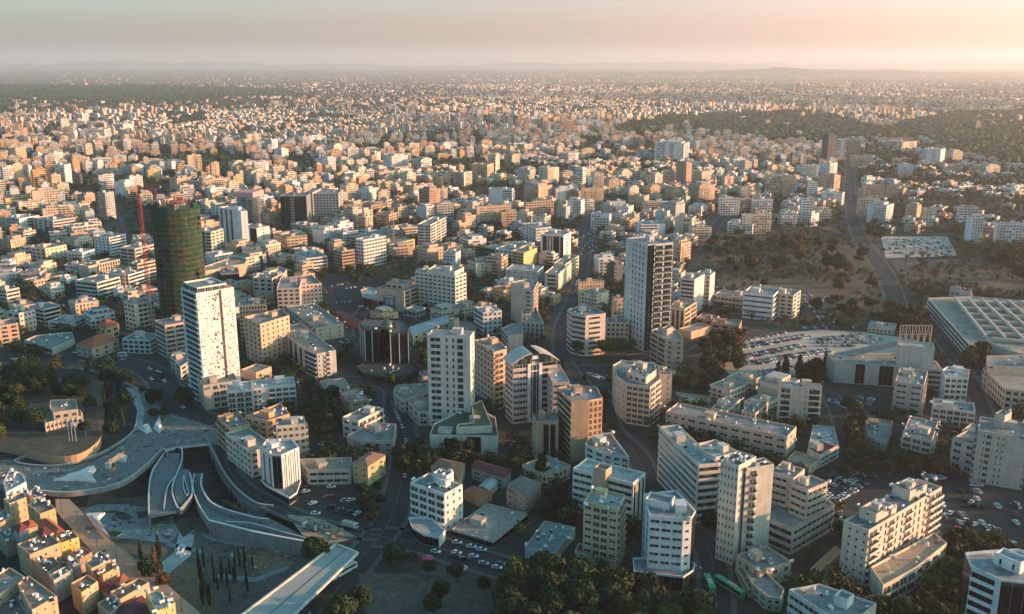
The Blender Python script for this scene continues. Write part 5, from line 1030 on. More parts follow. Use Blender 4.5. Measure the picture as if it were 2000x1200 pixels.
def mid(x1, xN, x2, yt, yb, ck, name=None, lab=None, detail=2, h=None):
    rr = random.Random(x1 * 7 + yt); base = at(xN, yb); h = h or z_over(xN, yt, base); Nw = at(xN, yt, h)
    wl, wr = max(1, xN - x1), max(1, x2 - xN); phi = min(R(72), max(R(10), math.atan2(wr, wl * 1.1)))
    def hit(px, dirn):     # length along dirn from N whose pixel column is px
        k = (px - 1000) / FPX; Zc = -(CH - h) * -1
        f = lambda s_: px_of((Nw.x + dirn.x * s_, Nw.y + dirn.y * s_, h))[0] - px
        a, b = 0.5, 120.0
        fa = f(a)
        for _ in range(28):
            m_ = (a + b) / 2
            if (f(m_) > 0) == (fa > 0): a = m_
            else: b = m_
        return a
    view = math.atan2(Nw.x, Nw.y)
    lv = Vector((-math.cos(phi), math.sin(phi), 0)); rv = Vector((math.sin(phi), math.cos(phi), 0))
    rot = Matrix.Rotation(-view, 3, 'Z'); lv = rot @ lv; rv = rot @ rv
    sc = Nw.y / FPX
    dl = hit(x1, lv) if wl > 2 else 12.0; dr = hit(x2, rv) if wr > 2 else 12.0
    dl, dr = min(dl, 60), min(dr, 60); dl, dr = max(dl, 5), max(dr, 5)
    bx = Boxes(); P0 = Vector((Nw.x, Nw.y, 0)) + lv * dl
    cn, cc = CN[ck]; c = Vector((Nw.x, Nw.y, 0)) + lv * dl / 2 + rv * dr / 2
    house(bx, P0 - c, -lv, dl, dr, h, cc, rr, detail)
    nm = name or ('tower' if h > 38 else 'apartment_block'); o = link(nm, bx.mesh(nm)); o.location = c
    cs = [Nw, Nw + lv * dl, Nw + lv * dl + rv * dr, Nw + rv * dr]; FOOT.append([(p.x, p.y) for p in cs]); NB[0] += 1
    fl = max(1, round(h / 3.3)); tag(o, lab or city_label(cn, fl, x2 - x1, yb - yt, (x1 + x2) / 2, yt), 'building'); 
    return o
for args in (
 (1607, 1619, 1635, 265, 322, 'd', 'tower', 'dark glass tower standing by the long straight avenue'), (1270, 1336, 1350, 282, 318, 'w', 'apartment_block', 'big white stepped apartment block below the forest'),
 (400, 403, 427, 327, 349, 'o', 'apartment_block', 'vivid orange apartment block far behind the perforated tower'), (1320, 1341, 1352, 321, 364, 'b', 'tower', 'tall brown lattice-fronted tower below the white stepped block'),
 (140, 203, 223, 254, 276, 'w', 'hall', 'long white hall with a big white end wall, far left'), (190, 205, 222, 378, 430, 'g', 'tower', 'grey and white tall apartment tower left of the red crane'),
 (928, 931, 998, 405, 441, 't', 'hotel', 'tan hotel with a regular window grid on dark ground floors'), (954, 1000, 1004, 371, 408, 'w', 'office_building', 'white office with a blank fin wall, behind the tan hotel'),
 (1023, 1052, 1079, 366, 400, 'p', 'office_building', 'peach office with glass attic, behind the stepped tan terraces'), (1023, 1027, 1082, 397, 434, 't', 'apartment_block', 'tan stepped terrace block right of the tan hotel'),
 (848, 852, 886, 400, 437, 'g', 'tower', 'grey-green slab with a dark glass strip, behind the slim white tower'), (818, 838, 860, 372, 424, 'b', 'tower', 'brown scaffolded tower behind the slim white tower'),
 (1154, 1190, 1194, 421, 452, 'w', 'office_building', 'white three-banded office by the street car park, right of centre')): 
    o = mid(*args)
for a in (('dark avenue tower', 1620, 265), ('white stepped apartment block', 1310, 282), ('vivid orange block', 413, 327), ('tall brown lattice tower', 1336, 321), ('long white hall', 180, 254), ('tan grid hotel', 965, 405), ('grey-white apartment tower', 205, 378), ('forest at the right', 1800, 250), ('forest in the middle', 1420, 240), ('brown scaffolded tower', 838, 372), ('park on the right', 1560, 520), ('dark woodland strip at the upper left', 250, 175), ('long straight avenue', 1660, 350)): ANCH.append(a)
MIDS = '''0 2 9 241 259 t,10 12 23 242 257 t,147 160 172 223 241 w,115 118 134 233 263 c,220 240 256 243 262 w,120 122 133 268 284 c,164 166 180 283 308 c,183 185 200 279 304 c,217 219 240 276 300 c,238 240 256 273 291 c,15 30 50 290 315 p,62 75 82 301 320 w,85 100 123 300 326 w,76 92 110 314 331 w,20 23 44 323 362 p,45 55 62 326 358 w,60 63 88 333 372 o,87 90 104 331 362 p,105 125 138 323 362 w,140 155 160 341 366 d,0 5 25 328 368 w,92 100 118 343 372 p,190 193 222 344 370 w,238 255 280 326 347 w,178 190 202 316 335 w,283 288 314 333 353 y,320 335 353 316 336 w,250 253 278 346 372 w,223 243 256 357 382 w,242 245 268 368 396 t,0 10 60 389 407 y,30 36 88 396 413 c,104 112 134 361 380 c,445 458 476 318 336 c,478 481 505 263 286 c,517 530 542 273 296 u,543 545 557 275 293 c,535 550 563 293 314 w,588 591 650 268 287 w,636 652 668 285 306 c,676 679 700 290 319 w,701 712 722 296 317 c,722 732 743 298 319 c,748 765 796 306 336 w,620 640 655 311 342 w,686 700 712 331 350 c,712 716 730 333 352 w,530 533 556 326 349 c,473 476 503 319 336 w,475 491 516 336 357 c,426 430 450 351 371 t,453 456 475 345 367 y,400 411 435 369 391 w,552 571 586 359 379 w,580 587 600 346 371 w,600 603 630 353 373 t,662 676 700 363 386 c,700 721 735 371 396 w,735 739 762 376 398 c,670 690 706 395 428 t,828 831 849 287 309 c,855 866 880 281 297 w,804 823 843 313 336 w,952 968 976 306 341 c,920 952 964 323 354 p,957 975 984 341 359 c,1004 1035 1046 334 353 g,1052 1070 1092 329 363 c,885 906 922 338 366 c,844 861 888 346 366 p,855 859 874 369 397 c,1080 1086 1115 369 397 w,1108 1130 1134 376 407 b,1133 1136 1180 369 397 t,1122 1138 1145 331 367 w,1156 1161 1180 339 372 c,1136 1141 1162 394 417 w,975 979 1012 416 442 t,1345 1367 1397 363 397 t,1400 1416 1433 346 372 p,1352 1371 1390 336 358 c,1407 1409 1446 389 421 w,1446 1449 1465 391 419 p,1465 1469 1510 391 420 w,1448 1451 1508 420 457 c,1445 1448 1468 366 390 c,1496 1499 1526 344 383 c,1527 1530 1555 345 384 t,1566 1569 1600 323 352 w,1525 1528 1557 418 447 w,1565 1568 1590 389 442 w,1578 1581 1598 356 385 w,1414 1417 1434 277 297 w,1456 1459 1476 279 299 c,1632 1635 1655 273 312 w,1655 1658 1682 276 306 b,1733 1762 1791 278 294 c,1660 1666 1705 306 327 t,1754 1757 1784 323 347 w,1683 1687 1730 363 397 p,1732 1736 1753 363 390 t,1675 1679 1720 389 422 c,1695 1732 1746 403 440 w,1805 1838 1847 293 322 w,1847 1862 1881 297 317 c,1840 1843 1875 327 340 t,1900 1926 1954 326 342 c,1600 1621 1636 320 347 w,1600 1630 1642 346 377 t,1605 1645 1650 379 402 w,1870 1874 1912 407 441 w,1888 1893 1922 426 475 w,1943 1948 2000 437 477 w,1770 1792 1800 403 432 t,1805 1810 1830 410 436 c,430 433 452 418 440 g,508 520 545 420 445 t,667 674 706 405 436 t,735 760 778 420 441 p,780 786 818 446 468 c,760 768 806 485 510 t,815 835 865 488 520 p,865 890 900 496 524 w,900 915 950 470 488 w,912 930 965 516 542 c,950 980 992 505 542 p,640 660 690 440 462 w,610 632 660 452 478 w,655 670 700 455 480 u,545 560 600 465 492 t,500 520 548 480 505 c,440 462 495 480 505 p,400 420 455 500 525 w,455 480 520 505 530 c,520 545 575 505 522 p,575 590 612 520 540 t,640 660 700 420 440 c,1160 1170 1200 505 545 w,1185 1200 1216 520 560 d,1125 1130 1180 553 578 p,1130 1165 1190 578 606 c,1196 1199 1218 585 640 t,1240 1252 1300 440 466 w,1318 1352 1360 428 465 c,1300 1330 1350 478 515 t,1345 1352 1390 446 470 c,1420 1470 1480 440 458 w,1560 1585 1600 420 444 u,1585 1600 1625 412 436 c,1185 1190 1222 395 415 w,1228 1258 1268 385 410 t,1258 1262 1300 395 418 c,1290 1320 1338 402 428 g,1345 1370 1382 405 422 w,1090 1100 1120 338 356 c,1180 1190 1210 352 378 t,1200 1215 1230 335 355 c,1235 1250 1262 340 362 p,1262 1280 1295 344 368 c,1295 1302 1318 338 362 t,1215 1230 1248 368 388 c,1255 1270 1290 366 385 p,1300 1315 1335 370 395 t,1098 1110 1130 300 322 w,985 1000 1015 305 325 t,930 942 952 285 303 c,1010 1024 1040 283 300 c,780 795 812 340 362 c,790 808 828 365 385 t,740 752 770 345 362 t,380 400 420 395 418 c,330 345 372 350 378 p,345 352 378 364 390 c,300 310 330 395 420 w,150 165 185 382 402 p,140 150 175 400 420 c,60 80 100 375 392 y,0 12 30 408 428 c,0 16 45 430 450 p,25 45 70 455 475 c,0 20 50 470 495 t,125 145 180 470 490 c,130 160 185 495 515 w,0 25 60 505 528 p,60 80 110 520 540 c,115 130 150 545 562 w,300 320 345 395 415 c'''
for row in MIDS.split(','):
    r = row.split(); mid(*[int(v) for v in r[:5]], r[5])
# ------------------------------------------------------------------ what is occupied
GX0, GX1, GY0, GY1, GS = -1500, 1500, 200, 3200, 3.0
OCC = np.zeros((int((GY1 - GY0) / GS), int((GX1 - GX0) / GS)), bool)
gx, gy = np.meshgrid(np.arange(OCC.shape[1]) * GS + GX0 + GS / 2, np.arange(OCC.shape[0]) * GS + GY0 + GS / 2)
def mark(poly, grow=3.0, arr=OCC):
    xs = [p[0] for p in poly]; ys = [p[1] for p in poly]; cx, cy = sum(xs) / len(xs), sum(ys) / len(ys)
    P = [(cx + (x - cx) * (1 + grow / max(3, math.hypot(x - cx, y - cy))), cy + (y - cy) * (1 + grow / max(3, math.hypot(x - cx, y - cy)))) for x, y in poly]
    xs = [p[0] for p in P]; ys = [p[1] for p in P]
    i0, i1 = max(0, int((min(xs) - GX0) / GS)), min(OCC.shape[1], int((max(xs) - GX0) / GS) + 2); j0, j1 = max(0, int((min(ys) - GY0) / GS)), min(OCC.shape[0], int((max(ys) - GY0) / GS) + 2)
    if i0 >= i1 or j0 >= j1: return
    arr[j0:j1, i0:i1] |= inside_np(gx[j0:j1, i0:i1], gy[j0:j1, i0:i1], P)
for f in FOOT: mark(f, 3)
OCCB = OCC.copy()                       # buildings only (trees and cars look at this)
for l in LOTS: mark(l, 1)
mark(MOAT, 6)
for P, hw in ROADS:
    for i in range(len(P) - 1):
        a, b = P[i], P[i + 1]; d = (b - a); 
        if d.length < .1: continue
        n = Vector((-d.y, d.x, 0)).normalized() * (hw + 1); mark([(a + n)[:2], (a - n)[:2], (b - n)[:2], (b + n)[:2]], 2)
def free(x, y, r, arr=OCC):
    i, j = int((x - GX0) / GS), int((y - GY0) / GS); k = max(1, int(r / GS))
    if i < k or j < k or i >= arr.shape[1] - k or j >= arr.shape[0] - k: return True
    return not arr[j - k:j + k + 1, i - k:i + k + 1].any()
# areas without buildings (pixels at ground level)
GREEN = [[(-60, 195), (0, 190), (180, 200), (330, 205), (470, 190), (620, 192), (560, 176), (300, 168), (-60, 168)],
 [(1180, 262), (1240, 235), (1400, 225), (1560, 218), (1640, 230), (1720, 255), (1780, 238), (1860, 222), (2080, 216), (2080, 325), (1950, 322), (1860, 300), (1800, 275), (1640, 275), (1560, 278), (1440, 275), (1300, 262), (1220, 268)],
 [(1380, 455), (1600, 450), (1690, 475), (1760, 455), (1950, 480), (2080, 480), (2080, 590), (1860, 585), (1790, 640), (1600, 650), (1480, 640), (1400, 610), (1350, 540)],
 [(-80, 735), (200, 735), (290, 780), (430, 840), (440, 900), (600, 1000), (760, 1060), (1020, 1130), (1400, 1180), (1450, 1300), (-80, 1300), (-80, 900)],
 [(390, 322), (480, 305), (490, 325), (440, 345), (400, 340)], [(545, 318), (600, 305), (640, 330), (600, 345)], [(330, 235), (400, 225), (400, 240), (330, 250)],
 [(1400, 640), (1620, 640), (1760, 655), (1830, 700), (1640, 760), (1480, 750), (1370, 770), (1340, 700)]]
GREENW = [[tuple(p)[:2] for p in polyw(g)] for g in GREEN]
WOODS = GREENW[:2]
# ------------------------------------------------------------------ the rest of the city
rng = random.Random(21); cand = []
cols = [(.63, .53, .40), (.68, .66, .62), (.52, .38, .26), (.61, .42, .29), (.66, .58, .48), (.45, .41, .36), (.62, .49, .36), (.54, .57, .57), (.60, .36, .19)]
def district_angle(x, y): return 0.35 * math.sin(x / 410 + 1.3) + 0.5 * math.sin(y / 530 + x / 900) + 0.3
CELL = 420.0
for cy_ in range(0, 40):
    for cx_ in range(-24, 25):
        X0, Y0 = cx_ * CELL, 180 + cy_ * CELL
        if abs(X0 + CELL / 2) > (Y0 + CELL) * 0.62 + 350: continue
        a = district_angle(X0, Y0); far_ = Y0 > 3000; px_, py_ = (21, 24) if Y0 < 1300 else ((20, 23) if Y0 < 3200 else ((25, 30) if Y0 < 9000 else (36, 42))); ca, sa = math.cos(a), math.sin(a); n = int(CELL * .75 / px_)
        for i in range(-n, n + 1):
            for j in range(-n, n + 1):
                if i % 6 == 0 or j % 4 == 0:
                    if rng.random() < .8 or i % 6 == 0: continue
                u, v = i * px_ + rng.uniform(-2, 2), j * py_ + rng.uniform(-2, 2); x, y = X0 + CELL / 2 + u * ca - v * sa, Y0 + CELL / 2 + u * sa + v * ca
                if not (X0 <= x < X0 + CELL and Y0 <= y < Y0 + CELL): continue
                cand.append((x, y, a))
print('candidates', len(cand))
fill = []
for x, y, a in cand:
    if y < 260: continue
    den = 0.5 + 0.5 * math.sin(x / 300 + 2) * math.sin(y / 420 + 1); D = math.hypot(x, y)
    px, py = px_of((x, y, 0))
    if px < -40 or px > 2040 or py > 1300: continue
    if D > 3000 and rng.random() > max(0.2, 0.97 - 0.25 * (D - 3000) / 5000 - .25 * (1 - den)): continue
    if D > 4300 and px < 900 and rng.random() < 0.55 + 0.35 * (900 - px) / 900: continue
    if D > 6000 and rng.random() < 0.45: continue
    if 1300 < D < 6000 and math.sin(x / 95 + 3 * math.sin(y / 260)) * math.sin(y / 130 + x / 700) > 0.45 and rng.random() < .9: continue
    if D > 1300 and math.sin(x / 37 + y / 61) * math.sin(y / 45 - x / 83) > 0.55 and rng.random() < .8: continue
    if D > 9000 and rng.random() < .45: continue
    if rng.random() < .14: continue
    wd = any(inside(x, y, g) for g in GREENW[:2])
    if wd and rng.random() > .05: continue
    if any(inside(x, y, g) for g in GREENW[2:]): continue
    if D < 3300 and not free(x, y, 10): continue
    right = px > 1650 and 290 < py < 460
    if right and rng.random() < .3: continue
    if D < 1150: nf = rng.choice((1, 2, 2, 3, 3))
    elif right: nf = rng.choice((1, 2, 2, 2, 3))
    elif D < 2600: nf = rng.choice((1, 2, 2, 3, 3, 4, 4, 5, 5, 6, 7 if rng.random() < .5 else 3))
    elif D < 4500: nf = rng.choice((2, 3, 3, 4, 5, 6, 8 if rng.random() < .4 else 3))
    else: nf = rng.choice((1, 2, 2, 3, 3, 4, 6 if rng.random() < .3 else 2))
    w_, d_ = (rng.uniform(11, 19), rng.uniform(11, 19)) if D < 1300 else (rng.uniform(8, 18), rng.uniform(8, 17))
    hd = math.sin(x / 330 + 1) * math.sin(y / 510 + x / 900 + 2)
    if D > 1300 and hd < -.25: nf = min(nf, 3)
    elif 1300 < D < 4500 and hd > .35 and not right and rng.random() < .5: nf += rng.choice((1, 2, 3))
    if D > 1300 and rng.random() < .2: w_ = rng.uniform(20, 36)
    if D > 4000 and rng.random() < .05: w_, d_ = rng.uniform(30, 70), rng.uniform(15, 30); nf = 3
    fill.append((D, x, y, a + rng.uniform(-.06, .06) + (math.pi / 2 if rng.random() < .3 else 0), w_, d_, nf * 3.2 + rng.uniform(0, .9), rng.choice(cols), px, py))
fill.sort(key=lambda f: f[0] ** 2 / ((f[4] + f[5]) * (f[6] + 6)))
own = sum(1 for f in fill[:90] if f[0] < 1100); print('hero/mid', NB[0], 'fill', len(fill), 'own', own)
CNAMES = {c: n for c, n in zip(cols, ('cream', 'white', 'tan', 'peach', 'off-white', 'grey', 'beige', 'pale grey', 'orange-brown'))}
bx = Boxes()
for k, (D, x, y, a, w_, d_, h, c, px, py) in enumerate(fill):
    t = Vector((math.cos(a), math.sin(a), 0)); n = Vector((-t.y, t.x, 0)); rr = random.Random(k)
    P0 = -(t * w_ / 2) - n * d_ / 2
    if k < own:
        b1 = Boxes(); house(b1, P0, t, w_, d_, h, c, rr, 2); nm = 'house' if h < 11 else 'apartment_block'
        o = link(nm, b1.mesh(nm)); o.location = (x, y, 0); yt = px_of((x, y, h))[1]
        tag(o, city_label(CNAMES[c], max(1, int(h / 3.2)), w_ * FPX / D, h * FPX / D, px, yt, 'house' if h < 11 else 'block'), 'house' if h < 11 else 'building'); mark([tuple((Vector((x, y, 0)) + q))[:2] for q in (P0, P0 + t * w_, P0 + t * w_ + n * d_, P0 + n * d_)], 1, OCCB)
    else:
        house(bx, P0 + Vector((x, y, 0)), t, w_, d_, h, c, rr, 2 if D < 1700 else (1 if D < 3300 else 0))
        if D < 1800: mark([tuple((Vector((x, y, 0)) + q))[:2] for q in (P0, P0 + t * w_, P0 + t * w_ + n * d_, P0 + n * d_)], 1, OCCB)
o = link('distant_city', bx.mesh('distant_city')); tag(o, 'sea of small cream, white and tan apartment blocks reaching to the horizon', 'city', None, 'stuff')
# ------------------------------------------------------------------ trees
def crown_mesh(seed, kind='round', n=900, colr=(0.07, 0.095, 0.03)):
    r = np.random.RandomState(seed)
    if kind == 'round':
        k = 16; cc = r.normal(size=(k, 3)); cc /= np.linalg.norm(cc, axis=1)[:, None]; cc *= r.uniform(.25, .72, (k, 1)); cc[:, 2] = cc[:, 2] * .6
        rad = r.uniform(.26, .46, k)
    elif kind == 'pine':
        k = 14; cc = np.stack([r.uniform(-.6, .6, k), r.uniform(-.6, .6, k), r.uniform(-.15, .3, k)], 1); rad = r.uniform(.25, .42, k)
    else:
        k = 14; z = np.linspace(-.95, .95, k); cc = np.stack([r.uniform(-.05, .05, k), r.uniform(-.05, .05, k), z], 1); rad = .26 * (1 - np.abs(z + .25) * .65)
    i = r.randint(0, k, n); d = r.normal(size=(n, 3)); d /= np.linalg.norm(d, axis=1)[:, None]
    c = cc[i] + d * rad[i][:, None] * r.uniform(.75, 1.05, (n, 1)); s = (.68 if n > 1500 else 1) * {'round': .085, 'pine': .09, 'cypress': .07}[kind] * r.uniform(.7, 1.4, (n, 1))
    nn = d + r.normal(size=(n, 3)) * .45; nn /= np.linalg.norm(nn, axis=1)[:, None]
    a = np.cross(nn, r.normal(size=(n, 3))); a /= np.linalg.norm(a, axis=1)[:, None]; b = np.cross(nn, a)
    V = np.stack([c - a * s - b * s, c + a * s - b * s * .6, c + a * s * .8 + b * s, c - a * s * .7 + b * s * .9], 1).reshape(-1, 3)
    F = np.arange(n * 4).reshape(n, 4)
    m = (1 + r.uniform(-.35, .35, (n, 1))) * (1 + .25 * r.uniform(-1, 1, (k, 1)))[i]; at_ = np.concatenate([np.array(colr)[None] * m, np.ones((n, 1))], 1)
    return V, F, at_
def crown(seed, kind, n, colr):
    V, F, a = crown_mesh(seed, kind, n, colr); return big_mesh('crown', V, F, [LEAF], None, a)
TK = {}
KC = {'green': (0.026, 0.048, 0.016), 'olive': (0.06, 0.062, 0.022), 'autumn': (0.13, 0.06, 0.025), 'dark': (0.012, 0.026, 0.013), 'bright': (0.055, 0.08, 0.016)}
def trunk_mesh(kind):
    mb = MB(); top = {'round': .5, 'pine': .78, 'cypress': .3}[kind]; mb.tube((0, 0, -.02), (.01, 0, top), .035, .022, 7)
    rr = random.Random(5)
    if kind != 'cypress':
        for i in range(6):
            a = i * 1.05; mb.tube((.005, 0, top * rr.uniform(.6, .95)), (.22 * math.cos(a), .22 * math.sin(a), top + rr.uniform(.08, .25)), .016, .006, 5)
    return mb.mesh('trunk', [BARK])
TR = {k: trunk_mesh(k) for k in ('round', 'pine', 'cypress')}
NT = [0]
def tree(x, y, h, kind, tone, label, group, wide=1.0, z=0.0, dens=1):
    key = (kind, tone, NT[0] % 4, dens)
    if key not in TK: TK[key] = crown(NT[0] % 4 + 11, kind, int(900 * dens), KC[tone])
    name = {'round': 'broadleaf_tree', 'pine': 'pine_tree', 'cypress': 'cypress_tree'}[kind]
    root = empty(name, (x, y, z), rng.uniform(0, 6.28)); tag(root, label, 'tree', group); NT[0] += 1
    t = link('trunk', TR[kind], root); t.scale = (h, h, h)
    c = link('crown', TK[key], root)
    if kind == 'round': r = h * .42 * wide; c.location = (0, 0, h - r * .95); c.scale = (r, r, r)
    elif kind == 'pine': r = h * .42 * wide; c.location = (0, 0, h - r * .55); c.scale = (r, r, r * .8)
    else: c.location = (0, 0, h * .52); c.scale = (h * .42 * wide, h * .42 * wide, h * .5)
    return root
ORD = 'leftmost,second,third,fourth,fifth,sixth,seventh,eighth,ninth,tenth,eleventh,twelfth,thirteenth,fourteenth,fifteenth,sixteenth,seventeenth,eighteenth,nineteenth,twentieth'.split(',')
BANDS = {1: ('',), 2: ('nearer row', 'farther row'), 3: ('front row', 'middle row', 'back row'), 4: ('front row', 'second row', 'third row', 'back row'), 5: ('front row', 'second row', 'middle row', 'fourth row', 'back row')}
def grove(px, n, hs, kinds, tones, label, group, wide=1.0, z=0.0, gap=.7, dens=1, occ=True):
    P = [tuple(p)[:2] for p in polyw(px, z)]; xs = [p[0] for p in P]; ys = [p[1] for p in P]; got = []; tries = 0
    while len(got) < n and tries < 4000:
        tries += 1; x, y = rng.uniform(min(xs), max(xs)), rng.uniform(min(ys), max(ys)); h = rng.uniform(*hs)
        if not inside(x, y, P) or any(math.hypot(x - a, y - b) < gap * (h + hh) * .42 * wide for a, b, hh in got): continue
        if occ and not free(x, y, 2, OCCB): continue
        got.append((x, y, h))
    nb = 1 if len(got) <= 9 else min(5, max(2, round(len(got) / 12))); got.sort(key=lambda g: g[1])
    for b in range(nb):
        part = sorted(got[len(got) * b // nb:len(got) * (b + 1) // nb], key=lambda g: g[0] / g[1])
        for i, (x, y, h) in enumerate(part):
            k = ORD[i] + (' from left' if i else ''); k = 'rightmost' if i == len(part) - 1 and i else k; bn = BANDS[nb][b]; bn = bn + ', ' if bn else ''
            tree(x, y, h, rng.choice(kinds), rng.choice(tones), '%s, %s%s' % (label, bn, k), group, wide, z, dens)
def single(px, py, h, kind, tone, label, wide=1.0, z=0.0, dens=1.2):
    p = at(px, py, z); tree(p.x, p.y, h, kind, tone, label, None, wide, z, dens)
grove([(1000, 1150), (1090, 1140), (1250, 1180), (1400, 1250), (1380, 1290), (1000, 1290)], 30, (15, 19), ['round'], ['green', 'dark', 'bright', 'green'], 'big dense ficus tree along the bottom edge', 'trees massed along the bottom edge', 1.32, 0, .5, 5.5, False)
grove([(790, 1120), (990, 1150), (990, 1300), (800, 1300)], 10, (8, 12), ['round'], ['dark', 'dark'], 'dark tree in the shaded park below the traffic', 'dark trees in the shaded park', 1, 0, .7, 2, False)
single(617, 1098, 14, 'round', 'green', 'round tree at the head of the white slab canopy', 1.25, 0, 2.5)
single(768, 1105, 12, 'round', 'green', 'large round tree on the road island by the slab canopy', 1.2, 0, 2.5)
single(668, 1225, 14, 'round', 'green', 'broad tree at the bottom edge right of the slab canopy', 1.1, 0, 2.5)
single(708, 1200, 13, 'round', 'green', 'slightly smaller tree just behind the broad tree at the bottom edge', 1.0, 0, 2.5)
single(806, 1110, 8, 'round', 'autumn', 'small brownish tree beside the round tree on the road island', 1.0)
single(882, 895, 11, 'pine', 'dark', 'left umbrella pine in front of the cream podium', 1.0, 0, 2); single(907, 905, 13, 'pine', 'dark', 'right umbrella pine in front of the cream podium', 1.1, 0, 2)
single(1057, 940, 14, 'cypress', 'dark', 'tall dark conifer in front of the brown golden-windowed tower', 2.2, 0, 1.6)
single(1125, 700, 15, 'round', 'green', 'round tree left of the two umbrella pines by the five-sided office', 1.0, 0, 2); single(1188, 700, 14, 'pine', 'bright', 'left of two joined umbrella pines below the grey slotted tower', 1.5, 0, 2.4); single(1222, 697, 14, 'pine', 'bright', 'right of two joined umbrella pines below the grey slotted tower', 1.4, 0, 2.4)
grove([(1020, 985), (1105, 985), (1100, 1015), (1040, 1030)], 7, (10, 14), ['round'], ['dark'], 'dark tree behind the old pinkish villa', 'dark trees by the old villa', 1.1, 0, .6, 2)
grove([(775, 880), (830, 880), (835, 935), (800, 960), (785, 930)], 8, (8, 12), ['round'], ['green', 'dark'], 'tree between sloping street and terracotta house', 'trees along the sloping street', 1.1, 0, .7, 1.6)
grove([(600, 760), (665, 770), (660, 850), (610, 850)], 11, (9, 14), ['round'], ['dark', 'green'], 'dark tree in the yard left of the reddish flats', 'dark trees behind the reddish flats', 1.1, 0, .65, 1.6)
grove([(-30, 745), (85, 748), (80, 775), (-30, 800)], 12, (11, 15), ['round'], ['green', 'olive', 'dark'], 'tall bastion park tree near the ring road', 'park trees by the ring road', 1.15, 5, .6, 1.8, False)
grove([(-30, 800), (70, 800), (75, 870), (-30, 870)], 8, (13, 16), ['round'], ['green', 'olive'], 'large spreading tree left of the colonnaded villa', 'trees left of the villa', 1.2, 5, .65, 2.2, False)
single(3, 838, 10, 'round', 'autumn', 'orange autumn tree at the left edge of the bastion park', 1.1, 5, 2)
grove([(95, 742), (170, 748), (172, 775), (150, 790), (100, 778)], 9, (8, 12), ['round'], ['green', 'dark'], 'tree behind the colonnaded villa', 'trees behind the villa', 1.1, 5, .6, 1.8, False)
grove([(200, 745), (245, 758), (248, 862), (205, 870)], 13, (10, 14), ['round', 'cypress'], ['dark', 'green', 'dark'], 'dark tree in the ditch beside the tan path', 'trees in the ditch', 1.0, 0, .6, 1.8, False)
single(168, 852, 10, 'round', 'dark', 'round clipped tree on the bastion beside the flagpoles', 1.1, 5, 2)
for k, (a, b) in enumerate(((198, 732), (222, 736), (240, 742), (258, 752), (278, 768))): single(a, b, 5, 'round', ('dark', 'green')[k % 2], ('first', 'second', 'third', 'fourth', 'fifth')[k] + ' small street tree from the left along the ring road wall', 1.1)
grove([(290, 800), (310, 795), (330, 815), (300, 830)], 2, (7, 9), ['round'], ['dark'], 'dark tree inside the ring road bend', 'trees at the ring road bend', 1.1, 0, .6, 1.6, False)
single(362, 790, 14, 'round', 'dark', 'big dark tree at the corner of the parapeted office', 1.3, 0, 2.2); single(300, 790, 12, 'round', 'dark', 'big dark tree inside the ring road bend', 1.3, 0, 2.2)
grove([(376, 1105), (500, 1105), (480, 1190), (385, 1190)], 30, (6, 9.5), ['cypress'], ['dark'], 'slender dark cypress planted in the moat', 'cypress rows in the moat', .6, -7, .45, .5, False)
grove([(265, 1085), (310, 1085), (345, 1150), (300, 1165)], 8, (7, 10), ['round', 'cypress'], ['autumn', 'green'], 'small young tree beside the moat cypresses', 'young trees on the sandy strip', 1.0, -3, .7, 1, False)
grove([(1655, 800), (1700, 800), (1690, 880), (1740, 930), (1660, 940)], 13, (9, 13), ['round'], ['dark', 'green', 'olive'], 'tree beside the brown green-roofed block', 'trees beside the green-roofed block', 1.1, 0, .62, 1.6)
grove([(1640, 925), (1660, 925), (1660, 945), (1640, 945)], 2, (10, 11), ['round'], ['green'], 'green tree at the dark car park corner', 'trees at the car park corner', 1.1, 0, .5, 1.6)
grove([(1760, 905), (1860, 915), (1870, 935), (1770, 930)], 9, (7, 10), ['round'], ['olive', 'autumn', 'green'], 'tree below the cluttered cream block', 'trees behind the dark car park', 1.1, 0, .6, 1.4)
grove([(1515, 735), (1612, 725), (1615, 758), (1520, 752)], 14, (10, 14), ['cypress', 'round'], ['dark', 'green'], 'dark conifer left of the theatre', 'conifers left of the theatre', 1.6, 0, .5, 1.2)
grove([(1395, 665), (1450, 665), (1440, 745), (1380, 745), (1360, 700)], 18, (9, 15), ['round'], ['autumn', 'green', 'autumn', 'dark'], 'tree left of the sandy car park', 'trees left of the sandy car park', 1.2, 0, .55, 1.5, False)
grove([(1330, 735), (1400, 740), (1430, 770), (1340, 770)], 11, (6, 9), ['round'], ['dark', 'green'], 'small round tree above the long diagonal block', 'small round trees on the lane', 1.1, 0, .7, 1.4)
grove([(1455, 765), (1510, 765), (1520, 800), (1500, 815), (1465, 790)], 8, (8, 11), ['round'], ['green', 'dark'], 'tree by the gallery office', 'trees by the gallery office', 1.1, 0, .6, 1.4)
grove([(1590, 600), (1700, 590), (1720, 640), (1620, 645)], 11, (10, 14), ['pine', 'round'], ['green', 'dark'], 'tree above the sandy car park', 'trees above the sandy car park', 1.2, 0, .6, 1.3)
grove([(1740, 610), (1800, 610), (1805, 650), (1735, 645)], 9, (12, 16), ['round'], ['olive', 'green'], 'large round tree left of the huge complex', 'trees beside the avenue', 1.2, 0, .6, 1.5)
grove([(1880, 695), (1920, 700), (1915, 740), (1890, 740)], 5, (14, 18), ['round'], ['dark'], 'tall dark tree below the huge complex', 'trees at the complex corner', 1, 0, .6, 1.6)
grove([(1380, 470), (1540, 470), (1700, 500), (1730, 560), (1600, 575), (1440, 560)], 48, (10, 17), ['round', 'round', 'pine'], ['olive', 'green', 'autumn', 'dark'], 'tree in the dry park', 'trees of the dry park', 1.2, 0, .75, 1)
